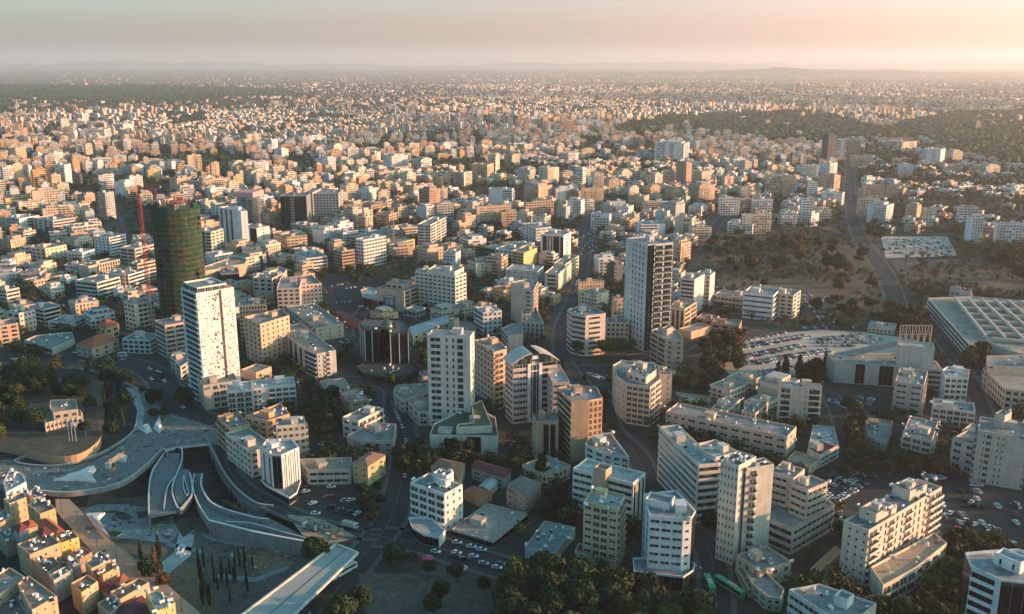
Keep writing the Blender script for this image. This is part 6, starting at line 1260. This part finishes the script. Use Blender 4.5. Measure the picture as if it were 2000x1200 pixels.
grove([(1930, 500), (2020, 500), (2020, 570), (1940, 565)], 10, (14, 20), ['round'], ['green', 'dark'], 'tall wood tree at the right edge', 'trees of the wood at the right edge', 1.1, 0, .5, 1.2)
grove([(1700, 1130), (1800, 1100), (1875, 1060), (1890, 1110), (1870, 1240), (1700, 1240)], 18, (7, 12), ['round'], ['dark', 'green', 'olive', 'dark'], 'dark garden tree left of the corner office', 'garden trees at the lower right', 1.1, 0, .65, 2)
single(1856, 1095, 13, 'cypress', 'dark', 'tall shaggy palm-like conifer beside the dark car park', 2.4, 0, 2)
grove([(1895, 1055), (1960, 1060), (1960, 1075), (1890, 1070)], 4, (6, 8), ['round'], ['bright'], 'yellow-green bush row behind the corner office', 'bushes behind the corner office', 1.4, 0, .5, 2)
grove([(20, 755), (80, 750), (180, 760), (190, 830), (160, 800), (90, 780)], 8, (7, 11), ['round'], ['green', 'olive', 'dark'], 'smaller tree around the bastion villa', 'smaller trees on the bastion', 1.1, 5, .7, 1.4, False)
grove([(745, 505), (990, 500), (1000, 680), (960, 690), (700, 560)], 15, (6, 10), ['round', 'cypress'], ['dark', 'green'], 'garden tree in the central blocks', 'garden trees in the central blocks', 1.1, 0, .9, 1)
grove([(1000, 700), (1190, 720), (1300, 1000), (1150, 900)], 16, (6, 10), ['round', 'cypress'], ['dark', 'green', 'olive'], 'street tree near the brown golden-windowed tower', 'trees near the brown tower', 1.1, 0, .9, 1.2)
grove([(1375, 1000), (1400, 1000), (1400, 1050), (1380, 1040)], 4, (9, 12), ['round'], ['dark'], 'dark tree right of the rounded white office', 'trees by the bus street', 1.1, 0, .6, 1.6)
grove([(690, 955), (745, 935), (750, 1010), (720, 1030)], 8, (6, 9), ['round'], ['dark', 'autumn'], 'brownish tree beside the small car park', 'trees of the small car park', 1.1, 0, .7, 1.4)
grove([(30, 690), (85, 690), (85, 702), (30, 700)], 6, (8, 9), ['round'], ['olive', 'green'], 'street tree below the low terraced hall', 'street trees below the terraced hall', 1.1, 0, .5, 1.4)
grove([(1680, 440), (1720, 430), (1730, 500), (1700, 480)], 8, (11, 15), ['round'], ['olive', 'green'], 'roadside tree where the avenue bends', 'roadside trees', 1.1, 0, .6, 1)
grove([(640, 540), (700, 530), (740, 548), (700, 560)], 9, (8, 11), ['round'], ['dark', 'green'], 'tree above the shaded car yard', 'trees above the car yard', 1.1, 0, .6, 1.2)
grove([(725, 610), (745, 600), (760, 620), (740, 640)], 4, (9, 13), ['round'], ['dark'], 'dark tree beside the teal poster', 'trees beside the poster', 1.1, 0, .6, 1.4)
grove([(820, 745), (835, 700), (800, 720), (740, 750), (780, 760)], 8, (8, 11), ['round'], ['dark', 'green'], 'dark tree below the black glass tower', 'trees below the black glass tower', 1.1, 0, .6, 1.4)
grove([(205, 365), (213, 365), (240, 520), (262, 560), (248, 560), (226, 500)], 8, (7, 10), ['round'], ['green', 'autumn', 'dark'], 'street tree left of the netted tower', 'trees along the street left of the netted tower', 1.1, 0, .7, 1)
print('trees', NT[0])
# loose trees between the houses and woods, too many to count
def far_trees():
    r = np.random.RandomState(4); out = []
    base = [crown_mesh(40 + k, 'round', 110, (0.06, 0.08, 0.028)) for k in range(4)]; base = [(V * np.array([1, 1, .95]), F, a) for V, F, a in base]
    lo = []
    for k in range(3):
        bm_ = __import__('bmesh').new(); __import__('bmesh').ops.create_icosphere(bm_, subdivisions=1, radius=1); V = np.array([v.co[:] for v in bm_.verts]); F = np.array([[v.index for v in f.verts] for f in bm_.faces]); bm_.free()
        V *= (1 + r.uniform(-.3, .3, (len(V), 1))); lo.append((V, F))
    pts = []
    for _ in range(95000):
        y = 230 + 9000 * r.rand() ** 1.7; x = (r.rand() - .5) * (y * 1.16 + 200); D = math.hypot(x, y); wood = any(inside(x, y, g) for g in WOODS)
        if y < 3100 and not free(x, y, 2, OCCB): continue
        if y < 3100 and not free(x, y, 2, OCC): continue
        if any(inside(x, y, g) for g in GREENW[3:4] + GREENW[7:]): continue
        if D > 3000 and not wood and r.rand() < .35: continue
        pts.append((x, y, D, wood))
    for g, W_ in zip(WOODS, (5200, 7500)):
        xs = [p[0] for p in g]; ys = [p[1] for p in g]
        for _ in range(W_ * 2):
            x, y = r.uniform(min(xs), max(xs)), r.uniform(min(ys), max(ys))
            if abs(x) < y * .6 + 100 and math.sin(x / 190) * math.sin(y / 240 + x / 500) < .62 and inside(x, y, g): pts.append((x, y, math.hypot(x, y), True))
    for g, W_ in ((GREENW[2], 3000),):
        xs = [p[0] for p in g]; ys = [p[1] for p in g]
        for _ in range(W_):
            x, y = r.uniform(min(xs), max(xs)), r.uniform(min(ys), max(ys))
            if inside(x, y, g) and free(x, y, 2, OCCB) and not any(inside(x, y, l) for l in LOTS[:9]) and math.sin(x / 33) * math.sin(y / 47) > -.35 and not any((Vector((x, y, 0)) - q).length < hw + 3 for P, hw in ROADS for q in P): pts.append((x, y, math.hypot(x, y), None))
    Vs, Fs, As, o = [], [], [], 0; V3, F3, A3, o3 = [], [], [], 0; nn = 0
    tones = np.array([KC['green'], KC['olive'], KC['dark'], (0.045, 0.055, 0.022), KC['green'], (0.02, 0.045, 0.022)])
    for x, y, D, wood in pts:
        s = r.uniform(2.6, 5.8) * (1.5 if wood else 1); t = tones[r.randint(0, 6)] * r.uniform(.7, 1.3)
        
        if wood: t = t * np.array([1.5, 1.6, 1.5])
        if wood is None: s *= r.uniform(.25, 1.0); wood = False
        a = r.rand() * 6.28; c, q = math.cos(a), math.sin(a); Rm = np.array([[c, -q, 0], [q, c, 0], [0, 0, 1]])
        if D < 1700 :
            V, F, at_ = base[nn % 4]; Vs.append(V @ Rm * s + (x, y, s * 1.1)); Fs.append(F + o); o += len(V); A = at_.copy(); A[:, :3] = A[:, :3] / .06 * t * .8 if False else at_[:, :3] * (t / np.array([.06, .08, .028])); As.append(A)
        else:
            V, F = lo[nn % 3]; V3.append(V @ Rm * s * np.array([1, 1, .9]) + (x, y, s * .9)); F3.append(F + o3); o3 += len(V); k = 1 + r.uniform(-.3, .3, (len(F), 1)); A3.append(np.concatenate([t[None] * k, np.ones((len(F), 1))], 1))
        nn += 1
    o = link('tree_cover', big_mesh('tree_cover', np.concatenate(Vs), np.concatenate(Fs), [LEAF], None, np.concatenate(As))); tag(o, 'green trees filling the gaps between the nearer houses', 'trees', None, 'stuff')
    o = link('distant_trees', big_mesh('distant_trees', np.concatenate(V3), np.concatenate(F3), [LEAF], None, np.concatenate(A3))); tag(o, 'distant woods and garden trees spread through the city', 'trees', None, 'stuff')
    print('loose trees', nn)
far_trees()
# ------------------------------------------------------------------ cars, buses, lamps, canopy
CARC = {'white': (.75, .75, .74), 'silver': (.45, .46, .47), 'grey': (.14, .15, .16), 'black': (.02, .02, .022), 'red': (.45, .03, .03), 'blue': (.05, .1, .25)}
CM = {}
def car_parts(cn):
    if cn in CM: return CM[cn]
    m, nt, b = new_mat('car_paint'); b.inputs['Base Color'].default_value = (*CARC[cn], 1); b.inputs['Roughness'].default_value = .25; b.inputs['Metallic'].default_value = .2 if cn != 'white' else 0; b.inputs['Coat Weight'].default_value = .6
    mb = MB(); prof = [(-2.15, .35), (2.15, .35), (2.2, .7), (1.9, .85), (1.0, .95), (-1.7, 1.0), (-2.15, .9)]
    def ext(pr, w, mi=0, w2=None):
        n = len(pr); k = len(mb.v); w2 = w2 or [w] * n
        mb.v += [(x, -w2[i] / 2, z) for i, (x, z) in enumerate(pr)] + [(x, w2[i] / 2, z) for i, (x, z) in enumerate(pr)]
        for i in range(n):
            j = (i + 1) % n; mb.f.append((k + i, k + n + i, k + n + j, k + j)); mb.m.append(mi)
        mb.f.append(tuple(k + i for i in range(n))); mb.m.append(mi); mb.f.append(tuple(k + n + i for i in reversed(range(n)))); mb.m.append(mi)
    ext(prof, 1.75); ext([(-1.25, 1.40), (.25, 1.42), (.1, 1.47), (-1.1, 1.46)], 1.3); body = mb.mesh('body', [m])
    mb = MB(); ext([(-1.8, .97), (1.05, .94), (.3, 1.42), (-1.3, 1.42)], 1.6, 0, [1.62, 1.62, 1.35, 1.35]); cab = mb.mesh('windows', [GLASS_B])
    mb = MB(); mb.tube((0, -.11, 0), (0, .11, 0), .33, n=12); mb.tube((0, -.12, 0), (0, .12, 0), .18, n=8, mi=1); wh = mb.mesh('wheel', [flat('tyre', (.02, .02, .02), .9), METAL])
    CM[cn] = (body, cab, wh); return CM[cn]
NC = [0]
def car(p, rz, cn, label, group, z=0.0, wheels=True):
    b, c, w = car_parts(cn); root = empty('parked_car' if 'park' in label else 'car', (p.x, p.y, z), rz); tag(root, label, 'car', group); NC[0] += 1
    link('body', b, root); link('windows', c, root)
    if wheels:
        for x in (-1.35, 1.35):
            for y in (-.8, .8): o = link('wheel', w, root); o.location = (x, y, .33)
def ccol(): return rng.choice(['white', 'white', 'silver', 'silver', 'grey', 'grey', 'black', 'black', 'white', 'red' if rng.random() < .4 else 'grey', 'blue' if rng.random() < .5 else 'silver'])
def row(a, b, n, desc, group, z=0.06, miss=.1, ang=math.pi / 2, dbl=False, wheels=False):
    A, Bv = at(*a), at(*b); d = Bv - A; rz = math.atan2(d.y, d.x); nrm = Vector((-d.y, d.x, 0)).normalized()
    for i in range(n):
        for s_ in ((0, 1) if dbl else (0,)):
            if rng.random() < miss: continue
            p = A + d * ((i + rng.uniform(-.1, .1)) / max(1, n - 1)) + nrm * (s_ * 5.4 + rng.uniform(-.3, .3)); cn = ccol()
            lr = B_.x >= A_.x if False else (Bv.x / Bv.y >= A.x / A.y); q = i if lr else n - 1 - i; o = ORD[q] + (' from left' if q else '') if q < n * .6 and q < 20 else (ORD[n - 1 - q] + ' from right' if n - 1 - q else 'rightmost')
            car(p, rz + ang + rng.uniform(-.05, .05) + (math.pi if rng.random() < .5 else 0), cn, '%s car parked %s, %s%s' % (cn, desc, o, (', far file' if s_ == (1 if nrm.y > 0 else 0) else ', near file') if dbl else ''), group, z, wheels)
G1 = 'cars in the sandy car park'
row((1407, 677), (1532, 651), 30, 'in back row of sandy car park', G1, .06, .12)
row((1430, 686), (1580, 659), 26, 'in second row of sandy car park', G1, .06, .1, dbl=True)
row((1441, 704), (1570, 679), 22, 'in middle row of sandy car park', G1, .06, .15, dbl=True)
row((1468, 714), (1622, 688), 25, 'in fourth row of sandy car park', G1, .06, .15, dbl=True)
row((1487, 729), (1580, 712), 14, 'in front row of sandy car park', G1, .06, .15)
row((1600, 662), (1680, 655), 10, 'at far end of sandy car park', G1, .06, .4, 1.2)
G2 = 'cars in the big dark car park'
row((1614, 956), (1672, 922), 11, 'in upper-left row of dark car park', G2, .06, .08, wheels=True)
row((1628, 982), (1708, 934), 16, 'in double row of dark car park', G2, .06, .08, dbl=True, wheels=True)
row((1634, 1000), (1652, 1022), 3, 'behind the podium office', G2, .06, .1, wheels=True)
row((1833, 975), (1845, 1035), 9, 'beside the balustraded slab', G2, .06, .2, 1.2, wheels=True)
for x, y, cn, d in ((1856, 1004, 'white', 'alone right of the balustraded slab'), (1885, 1018, 'white', 'left of a pair in the open dark car park'), (1904, 1026, 'white', 'right of a pair in the open dark car park'), (1934, 1032, 'white', 'in the back of a small cluster'), (1945, 1036, 'silver', 'at the right of a small cluster'), (1931, 1041, 'white', 'in front of a small cluster'), (1897, 1046, 'white', 'near the palm by the dark car park'), (1983, 986, 'silver', 'alone at the right edge of the dark car park'), (1897, 982, 'white', 'among three dark cars'), (1887, 980, 'black', 'left among the three dark cars'), (1900, 990, 'black', 'in front among the three dark cars'), (1912, 990, 'grey', 'right among the three dark cars'),
  (1900, 948, 'white', 'first below the beige residential tower'), (1911, 950, 'white', 'second below the beige residential tower'), (1822, 931, 'silver', 'below the cluttered cream block'), (1840, 936, 'white', 'below and right of the cluttered cream block'), (1868, 1034, 'red', 'bright red beside the shaggy conifer'), (1954, 1066, 'silver', 'behind the corner office'), (1977, 1064, 'white', 'behind the right end of the corner office')):
    car(at(x, y), rng.uniform(-.3, .9), cn, '%s car parked %s' % (cn, d), G2, .06)
for x, y, cn, rz, d in ((647, 953, 'white', .1, 'alone in the middle of the small car park'), (641, 973, 'grey', .5, 'left of the red car'), (651, 972, 'red', .5, 'in the small car park'), (674, 979, 'silver', .5, 'left of a bright pair in the small car park'), (685, 979, 'white', .6, 'right of a bright pair in the small car park'), (611, 985, 'white', .8, 'alone below the white hexagonal tower'), (617, 1005, 'white', 0, 'at the lower edge of the small car park'), (597, 962, 'white', .4, 'in the row behind the hexagonal tower'), (604, 953, 'black', .4, 'second in the row behind the hexagonal tower'), (611, 945, 'grey', .4, 'last in the row behind the hexagonal tower'), (647, 992, 'black', .7, 'in shade in the small car park'), (664, 998, 'grey', .7, 'in deep shade in the small car park'), (682, 1003, 'black', 1, 'left of a white one near the trucks'), (698, 1005, 'white', 1, 'near the trucks in the small car park'), (709, 959, 'white', .8, 'in front of the yellow villa'), (623, 930, 'white', .2, 'behind the hexagonal tower by the grey wing')):
    car(at(x, y), rz, cn, '%s car parked %s' % (cn, d), 'cars in the small car park', .06)
for x, y, cn, rz, d in ((855, 1061, 'grey', -.25, 'furthest left in the street traffic'), (851, 1080, 'white', -.25, 'leftmost white one in the street traffic'), (893, 1062, 'white', -.2, 'pulled up in front of the flat-roofed shop, leftmost'), (921, 1070, 'white', -.2, 'in front of the flat-roofed shop, middle'), (941, 1076, 'white', -.2, 'in front of the flat-roofed shop, rightmost'), (892, 1082, 'white', -.25, 'in the middle lane below the shop'), (925, 1089, 'white', -.25, 'in the traffic below the shop, further right'), (909, 1094, 'black', -.25, 'dark in the near lane'), (945, 1103, 'silver', -.25, 'in the near lane near the ficus trees'), (971, 1111, 'white', -.25, 'at the edge of the ficus trees'), (978, 1104, 'grey', -.25, 'beside the ficus trees in the far lane'), (890, 1087, 'grey', -.25, 'dark grey in the traffic below the finned office'),
    (148, 690, 'white', 0, 'on the ring road below the orange-roofed house'), (27, 703, 'white', 0, 'on the ring road near the left edge'), (158, 708, 'silver', 0, 'on the ring road by the park wall'), (240, 704, 'silver', 0, 'on the ring road by the rounded corner office'), (292, 722, 'white', -.6, 'first on the ring road bend'), (296, 742, 'white', -.9, 'second on the ring road bend'), (321, 746, 'white', -.9, 'in the outer lane of the ring road bend'), (357, 797, 'white', -.8, 'beside the big dark corner tree'), (1371, 1174, 'white', -.3, 'white at the bottom of the bus street'), (1360, 1112, 'silver', .1, 'turning beside the rounded white office')):
    car(at(x, y), rz, cn, '%s car %s' % (cn, d), 'cars on the streets', .08)
row((762, 782), (790, 845), 9, 'along the sloping street', 'cars along the sloping street', .08, .15, 0.1, wheels=True)
row((792, 862), (790, 930), 7, 'along the lower sloping street', 'cars along the sloping street', .08, .25, 0.1, wheels=True)
row((627, 868), (690, 880), 9, 'in the yard of the pink office villa', 'cars in the yards', .05, .2, 1.2, wheels=True)
row((1325, 778), (1385, 790), 9, 'above the long diagonal block', 'cars in the yards', .06, .15, 1.2)
row((1625, 790), (1650, 790), 5, 'in left shade rows below theatre', 'cars in the yards', .06, .1, 1.2, dbl=True)
row((1668, 800), (1680, 778), 6, 'in middle shade rows below theatre', 'cars in the yards', .06, .1, 1.2, dbl=True)
row((1695, 792), (1702, 780), 4, 'in right shade row below theatre', 'cars in the yards', .06, .1, 1.2)
row((1150, 732), (1180, 742), 6, 'behind the faceted cream tower', 'cars in the yards', .07, .2, 1.2)
row((1140, 480), (1118, 575), 14, 'along the central street', 'cars in the yards', .07, .2, 0)
row((990, 868), (1040, 873), 5, 'in the court below the arch-roofed tower', 'cars in the yards', .06, .3, 1.2, wheels=True)
row((1660, 380), (1664, 400), 3, 'on the long avenue', 'cars in the yards', .07, .2, 0)
row((630, 575), (700, 560), 10, 'in yard left of peach poster building', 'cars in the yards', .06, .2, 1.2)
row((648, 560), (690, 552), 9, 'in back of peach poster building yard', 'cars in the yards', .06, .2, 1.2)
row((705, 600), (740, 612), 6, 'beside the teal poster', 'cars in the yards', .07, .2, 1.2)
row((665, 670), (690, 660), 5, 'left of the black glass tower', 'cars in the yards', .07, .1, 1.2)
row((640, 595), (700, 590), 8, 'in front yard left of peach poster building', 'cars in the yards', .06, .2, 1.2)
print('cars', NC[0])
# cars too small and many: one object
def car_sheet():
    bx = Boxes(); r = random.Random(9)
    for poly, n in (([(1730, 468), (1850, 466), (1865, 495), (1740, 500)], 150), ([(1220, 480), (1180, 440), (1110, 470), (1140, 500)], 70), ([(1380, 560), (1470, 565), (1460, 590), (1390, 585)], 60), ([(1555, 570), (1640, 585), (1630, 620), (1560, 610)], 50), ([(1180, 460), (1215, 470), (1215, 500), (1185, 500)], 25), ([(1585, 665), (1700, 655), (1735, 668), (1620, 684)], 55), ([(1850, 950), (1990, 975), (1995, 1050), (1860, 1040)], 22), ([(1475, 732), (1500, 720), (1530, 726), (1500, 742)], 12), ([(1780, 940), (1840, 925), (1850, 935), (1800, 950)], 10), ([(1600, 618), (1700, 640), (1690, 648), (1560, 642)], 40)):
        P = [tuple(p)[:2] for p in polyw(poly)]; xs = [p[0] for p in P]; ys = [p[1] for p in P]; k = 0
        for _ in range(n * 6):
            if k >= n: break
            x, y = r.uniform(min(xs), max(xs)), r.uniform(min(ys), max(ys)); y = round(y / 8) * 8 + r.uniform(-.5, .5)
            if not inside(x, y, P) or not free(x, y, 2, OCCB): continue
            c = CARC[r.choice(['white', 'silver', 'grey', 'black', 'white'])]; a = math.pi / 2 + r.uniform(-.1, .1); bx.add(x, y, .75, 4.3, 1.75, .7, a, c, 1, 0); bx.add(x, y, 1.25, 2.2, 1.5, .5, a, (.03, .03, .035), 1, 0, c); k += 1
    o = link('distant_cars', bx.mesh('distant_cars')); tag(o, 'many small cars parked in the distant lots', 'cars', None, 'stuff')
car_sheet()
def bus(px, py, rz, L_, colr, label, roofc=None):
    p = at(px, py); root = empty('bus', (p.x, p.y, .03), rz); tag(root, label, 'bus'); m = flat('bus_paint', colr, .35); mb = MB()
    pr = [(-L_ / 2, .4), (L_ / 2, .4), (L_ / 2 + .1, 1.4), (L_ / 2 - .2, 3.0), (L_ / 2 - .5, 3.2), (-L_ / 2 + .1, 3.2), (-L_ / 2, 3.0)]; n = len(pr)
    mb.v += [(x, -1.25, z) for x, z in pr] + [(x, 1.25, z) for x, z in pr]
    for i in range(n): j = (i + 1) % n; mb.f.append((i, n + i, n + j, j)); mb.m.append(0)
    mb.f.append(tuple(range(n))); mb.m.append(0); mb.f.append(tuple(n + i for i in reversed(range(n)))); mb.m.append(0); mb.build('body', m, root)
    for s_ in (-1, 1):
        mb = MB(); mb.box((-.2, s_ * 1.26, 2.2), (L_ - 1.2, .05, 1.0)); mb.build('window', GLASS_B, root)
    mb = MB(); mb.box((L_ / 2 + .02, 0, 2.1), (.12, 2.2, 1.3)); mb.build('windscreen', GLASS_B, root)
    mb = MB(); mb.box((-L_ * .1, 0, 3.35), (L_ * .3, 1.6, .3)); mb.build('roof_unit', flat('roof_unit', roofc or (.4, .4, .4), .5), root)
    for x in (-L_ * .3, L_ * .33):
        for s_ in (-1, 1): mb = MB(); mb.tube((x, s_ * 1.05, .48), (x, s_ * 1.3, .48), .48, n=12); mb.build('wheel', flat('tyre', (.02, .02, .02), .9), root)
bus(671, 1121, R(52), 13, (.68, .68, .66), 'white coach standing under the edge of the slab canopy')
bus(578, 1215, R(52), 12, (.03, .08, .14), 'dark blue bus beside the slab canopy at the bottom edge')
bus(1385, 1147, R(92), 11, (.02, .33, .17), 'left green bus at the foot of the rounded white office')
bus(1424, 1153, R(121), 15, (.02, .33, .17), 'longer right green bus standing diagonally in the street')
bus(311, 735, R(-40), 9, (.05, .12, .16), 'dark teal bus on the ring road bend'); bus(240, 697, R(0), 6, (.6, .6, .58), 'small white van-like bus on the ring road by the rounded corner office')
def truck(px, py, rz, c, label):
    p = at(px, py); root = empty('truck', (p.x, p.y, .05), rz); tag(root, label, 'truck')
    mb = MB(); mb.box((-.8, 0, 1.9), (5.5, 2.4, 1.9)); mb.box((-.8, 0, .8), (6, 1.0, .3)); mb.build('cargo_bed', flat('truck_bed', c, .7), root)
    mb = MB(); mb.box((3.1, 0, 1.6), (1.8, 2.3, 2.0)); mb.build('cab', flat('truck_cab', (.6, .6, .58), .4), root); mb = MB(); mb.box((4.02, 0, 2.0), (.05, 2.0, .8)); mb.build('windscreen', GLASS_B, root)
    for x in (-2.6, -1.3, 2.9):
        for s_ in (-1, 1): mb = MB(); mb.tube((x, s_ * .9, .5), (x, s_ * 1.2, .5), .5, n=10); mb.build('wheel', flat('tyre', (.02, .02, .02), .9), root)
truck(683, 1031, -.4, (.4, .37, .3), 'tan dump truck at the edge of the small car park'); truck(607, 1035, 2.6, (.08, .16, .15), 'dark green dump truck on the sandy patch')
# slab canopy over the bus lane
def canopy():
    P = [at(x, y, 6) for x, y in ((410, 1250), (525, 1250), (699, 1081), (656, 1064))]; c = sum(P, Vector()) / 4; loc = Vector((c.x, c.y, 0)); root = empty('bus_station_canopy', loc); tag(root, 'long pale concrete slab canopy running down to the bottom edge', 'canopy')
    Q = [p - loc for p in P]; mb = MB(); mb.prism([Vector((q.x, q.y, 0)) for q in Q], 5.2, 6.0); mb.build('roof_slab', flat('canopy_slab', (.34, .34, .32), .9, 0, .2, .1), root)
    for a, b in ((0, 3), (1, 2), (3, 2)):
        d = Q[b] - Q[a]; m_ = (Q[a] + Q[b]) / 2; mb = MB(); mb.box((m_.x, m_.y, 6.2), (d.length, .8, .9), 0, math.atan2(d.y, d.x)); mb.build('roof_edge', plaster((.62, .56, .48)), root)
    a, b = (Q[0] + Q[1]) / 2, (Q[2] + Q[3]) / 2; d = b - a; mb = MB(); m_ = a.lerp(b, .5); mb.box((m_.x, m_.y, 6.05), (d.length * .98, .25, .12), 0, math.atan2(d.y, d.x)); mb.build('roof_joint', FRAME_D, root)
    for i in range(9):
        p = a.lerp(b, i / 8.5 + .03); mb = MB(); mb.box((p.x, p.y, 2.6), (.8, .8, 5.2)); mb.build('column', CONC, root)
canopy()
def lamp(px, pb, pt, k):
    b = at(px, pb); h = min(14, max(8, z_over(px, pt, b))); root = empty('lamp_post', b); mb = MB(); mb.tube((0, 0, 0), (0, 0, h), .16, .09, 8); mb.build('pole', FRAME_D, root); mb = MB(); mb.box((.5, 0, h), (1.4, .3, .15)); mb.box((-.5, 0, h), (1.4, .3, .15)); mb.build('lamp_head', FRAME_D, root)
    tag(root, ('topmost', 'second', 'third', 'fourth', 'fifth', 'sixth', 'seventh', 'lowest')[k] + ' black lamp post down the sandy promenade by the old town', 'lamp post', 'lamp posts along the sandy promenade')
for k, (x, b, t) in enumerate(((121, 1003, 982), (154, 1040, 1000), (190, 1068, 1034), (228, 1097, 1056), (267, 1130, 1093), (309, 1154, 1118), (355, 1196, 1157), (60, 958, 925))): lamp(x, b, t, k if k < 7 else 7)
for k, x in enumerate((136, 142, 149)):
    p = at(x, 862, 5); root = empty('flagpole', (p.x, p.y, 5)); tag(root, ('left', 'middle', 'right')[k] + ' white flagpole in front of the colonnaded villa', 'flagpole'); mb = MB(); mb.tube((0, 0, 0), (0, 0, 11), .1, .06, 6); mb.build('pole', TANK, root)
    mb = MB(); mb.face([(0, 0, 10.8), (.3, .1, 8.2), (1.1, .3, 8.0), (1.4, .2, 10.5)]); mb.face([(1.4, .21, 10.5), (1.1, .31, 8.0), (.3, .11, 8.2), (0, .01, 10.8)]); mb.build('flag', flat('flag_cloth', (.6, .62, .65) if k else (.05, .12, .35), .8), root)
for k, (x, y) in enumerate(((835, 1100), (902, 1120))):
    p = at(x, y); root = empty('parasol', p); tag(root, ('left', 'right')[k] + ' pink-red parasol on the pavement below the traffic', 'parasol'); mb = MB(); mb.tube((0, 0, 0), (0, 0, 3), .06, n=6); mb.build('pole', METAL, root); mb = MB(); mb.tube((0, 0, 2.5), (0, 0, 3.5), 2.6, .1, 8); mb.build('canopy', flat('parasol_cloth', (.6, .08, .13) if k == 0 else (.65, .3, .33), .8), root)
# ------------------------------------------------------------------ haze
def haze():
    mb = MB(); x, y0, y1, z0, z1 = 30000, -2500, 62000, -9, 640
    mb.box((0, (y0 + y1) / 2, (z0 + z1) / 2), (2 * x, y1 - y0, z1 - z0)); m = bpy.data.materials.new('haze_air'); m.use_nodes = True; t = m.node_tree; t.nodes.remove(t.nodes['Principled BSDF'])
    v = t.nodes.new('ShaderNodeVolumePrincipled'); v.inputs['Color'].default_value = (0.98, 0.98, 0.965, 1); v.inputs['Density'].default_value = HAZE; v.inputs['Anisotropy'].default_value = 0.45
    t.links.new(v.outputs[0], t.nodes['Material Output'].inputs['Volume']); tag(mb.build('haze', m), 'thin warm haze over the whole city', 'haze', None, 'stuff')
HAZE = 0.000056
haze()
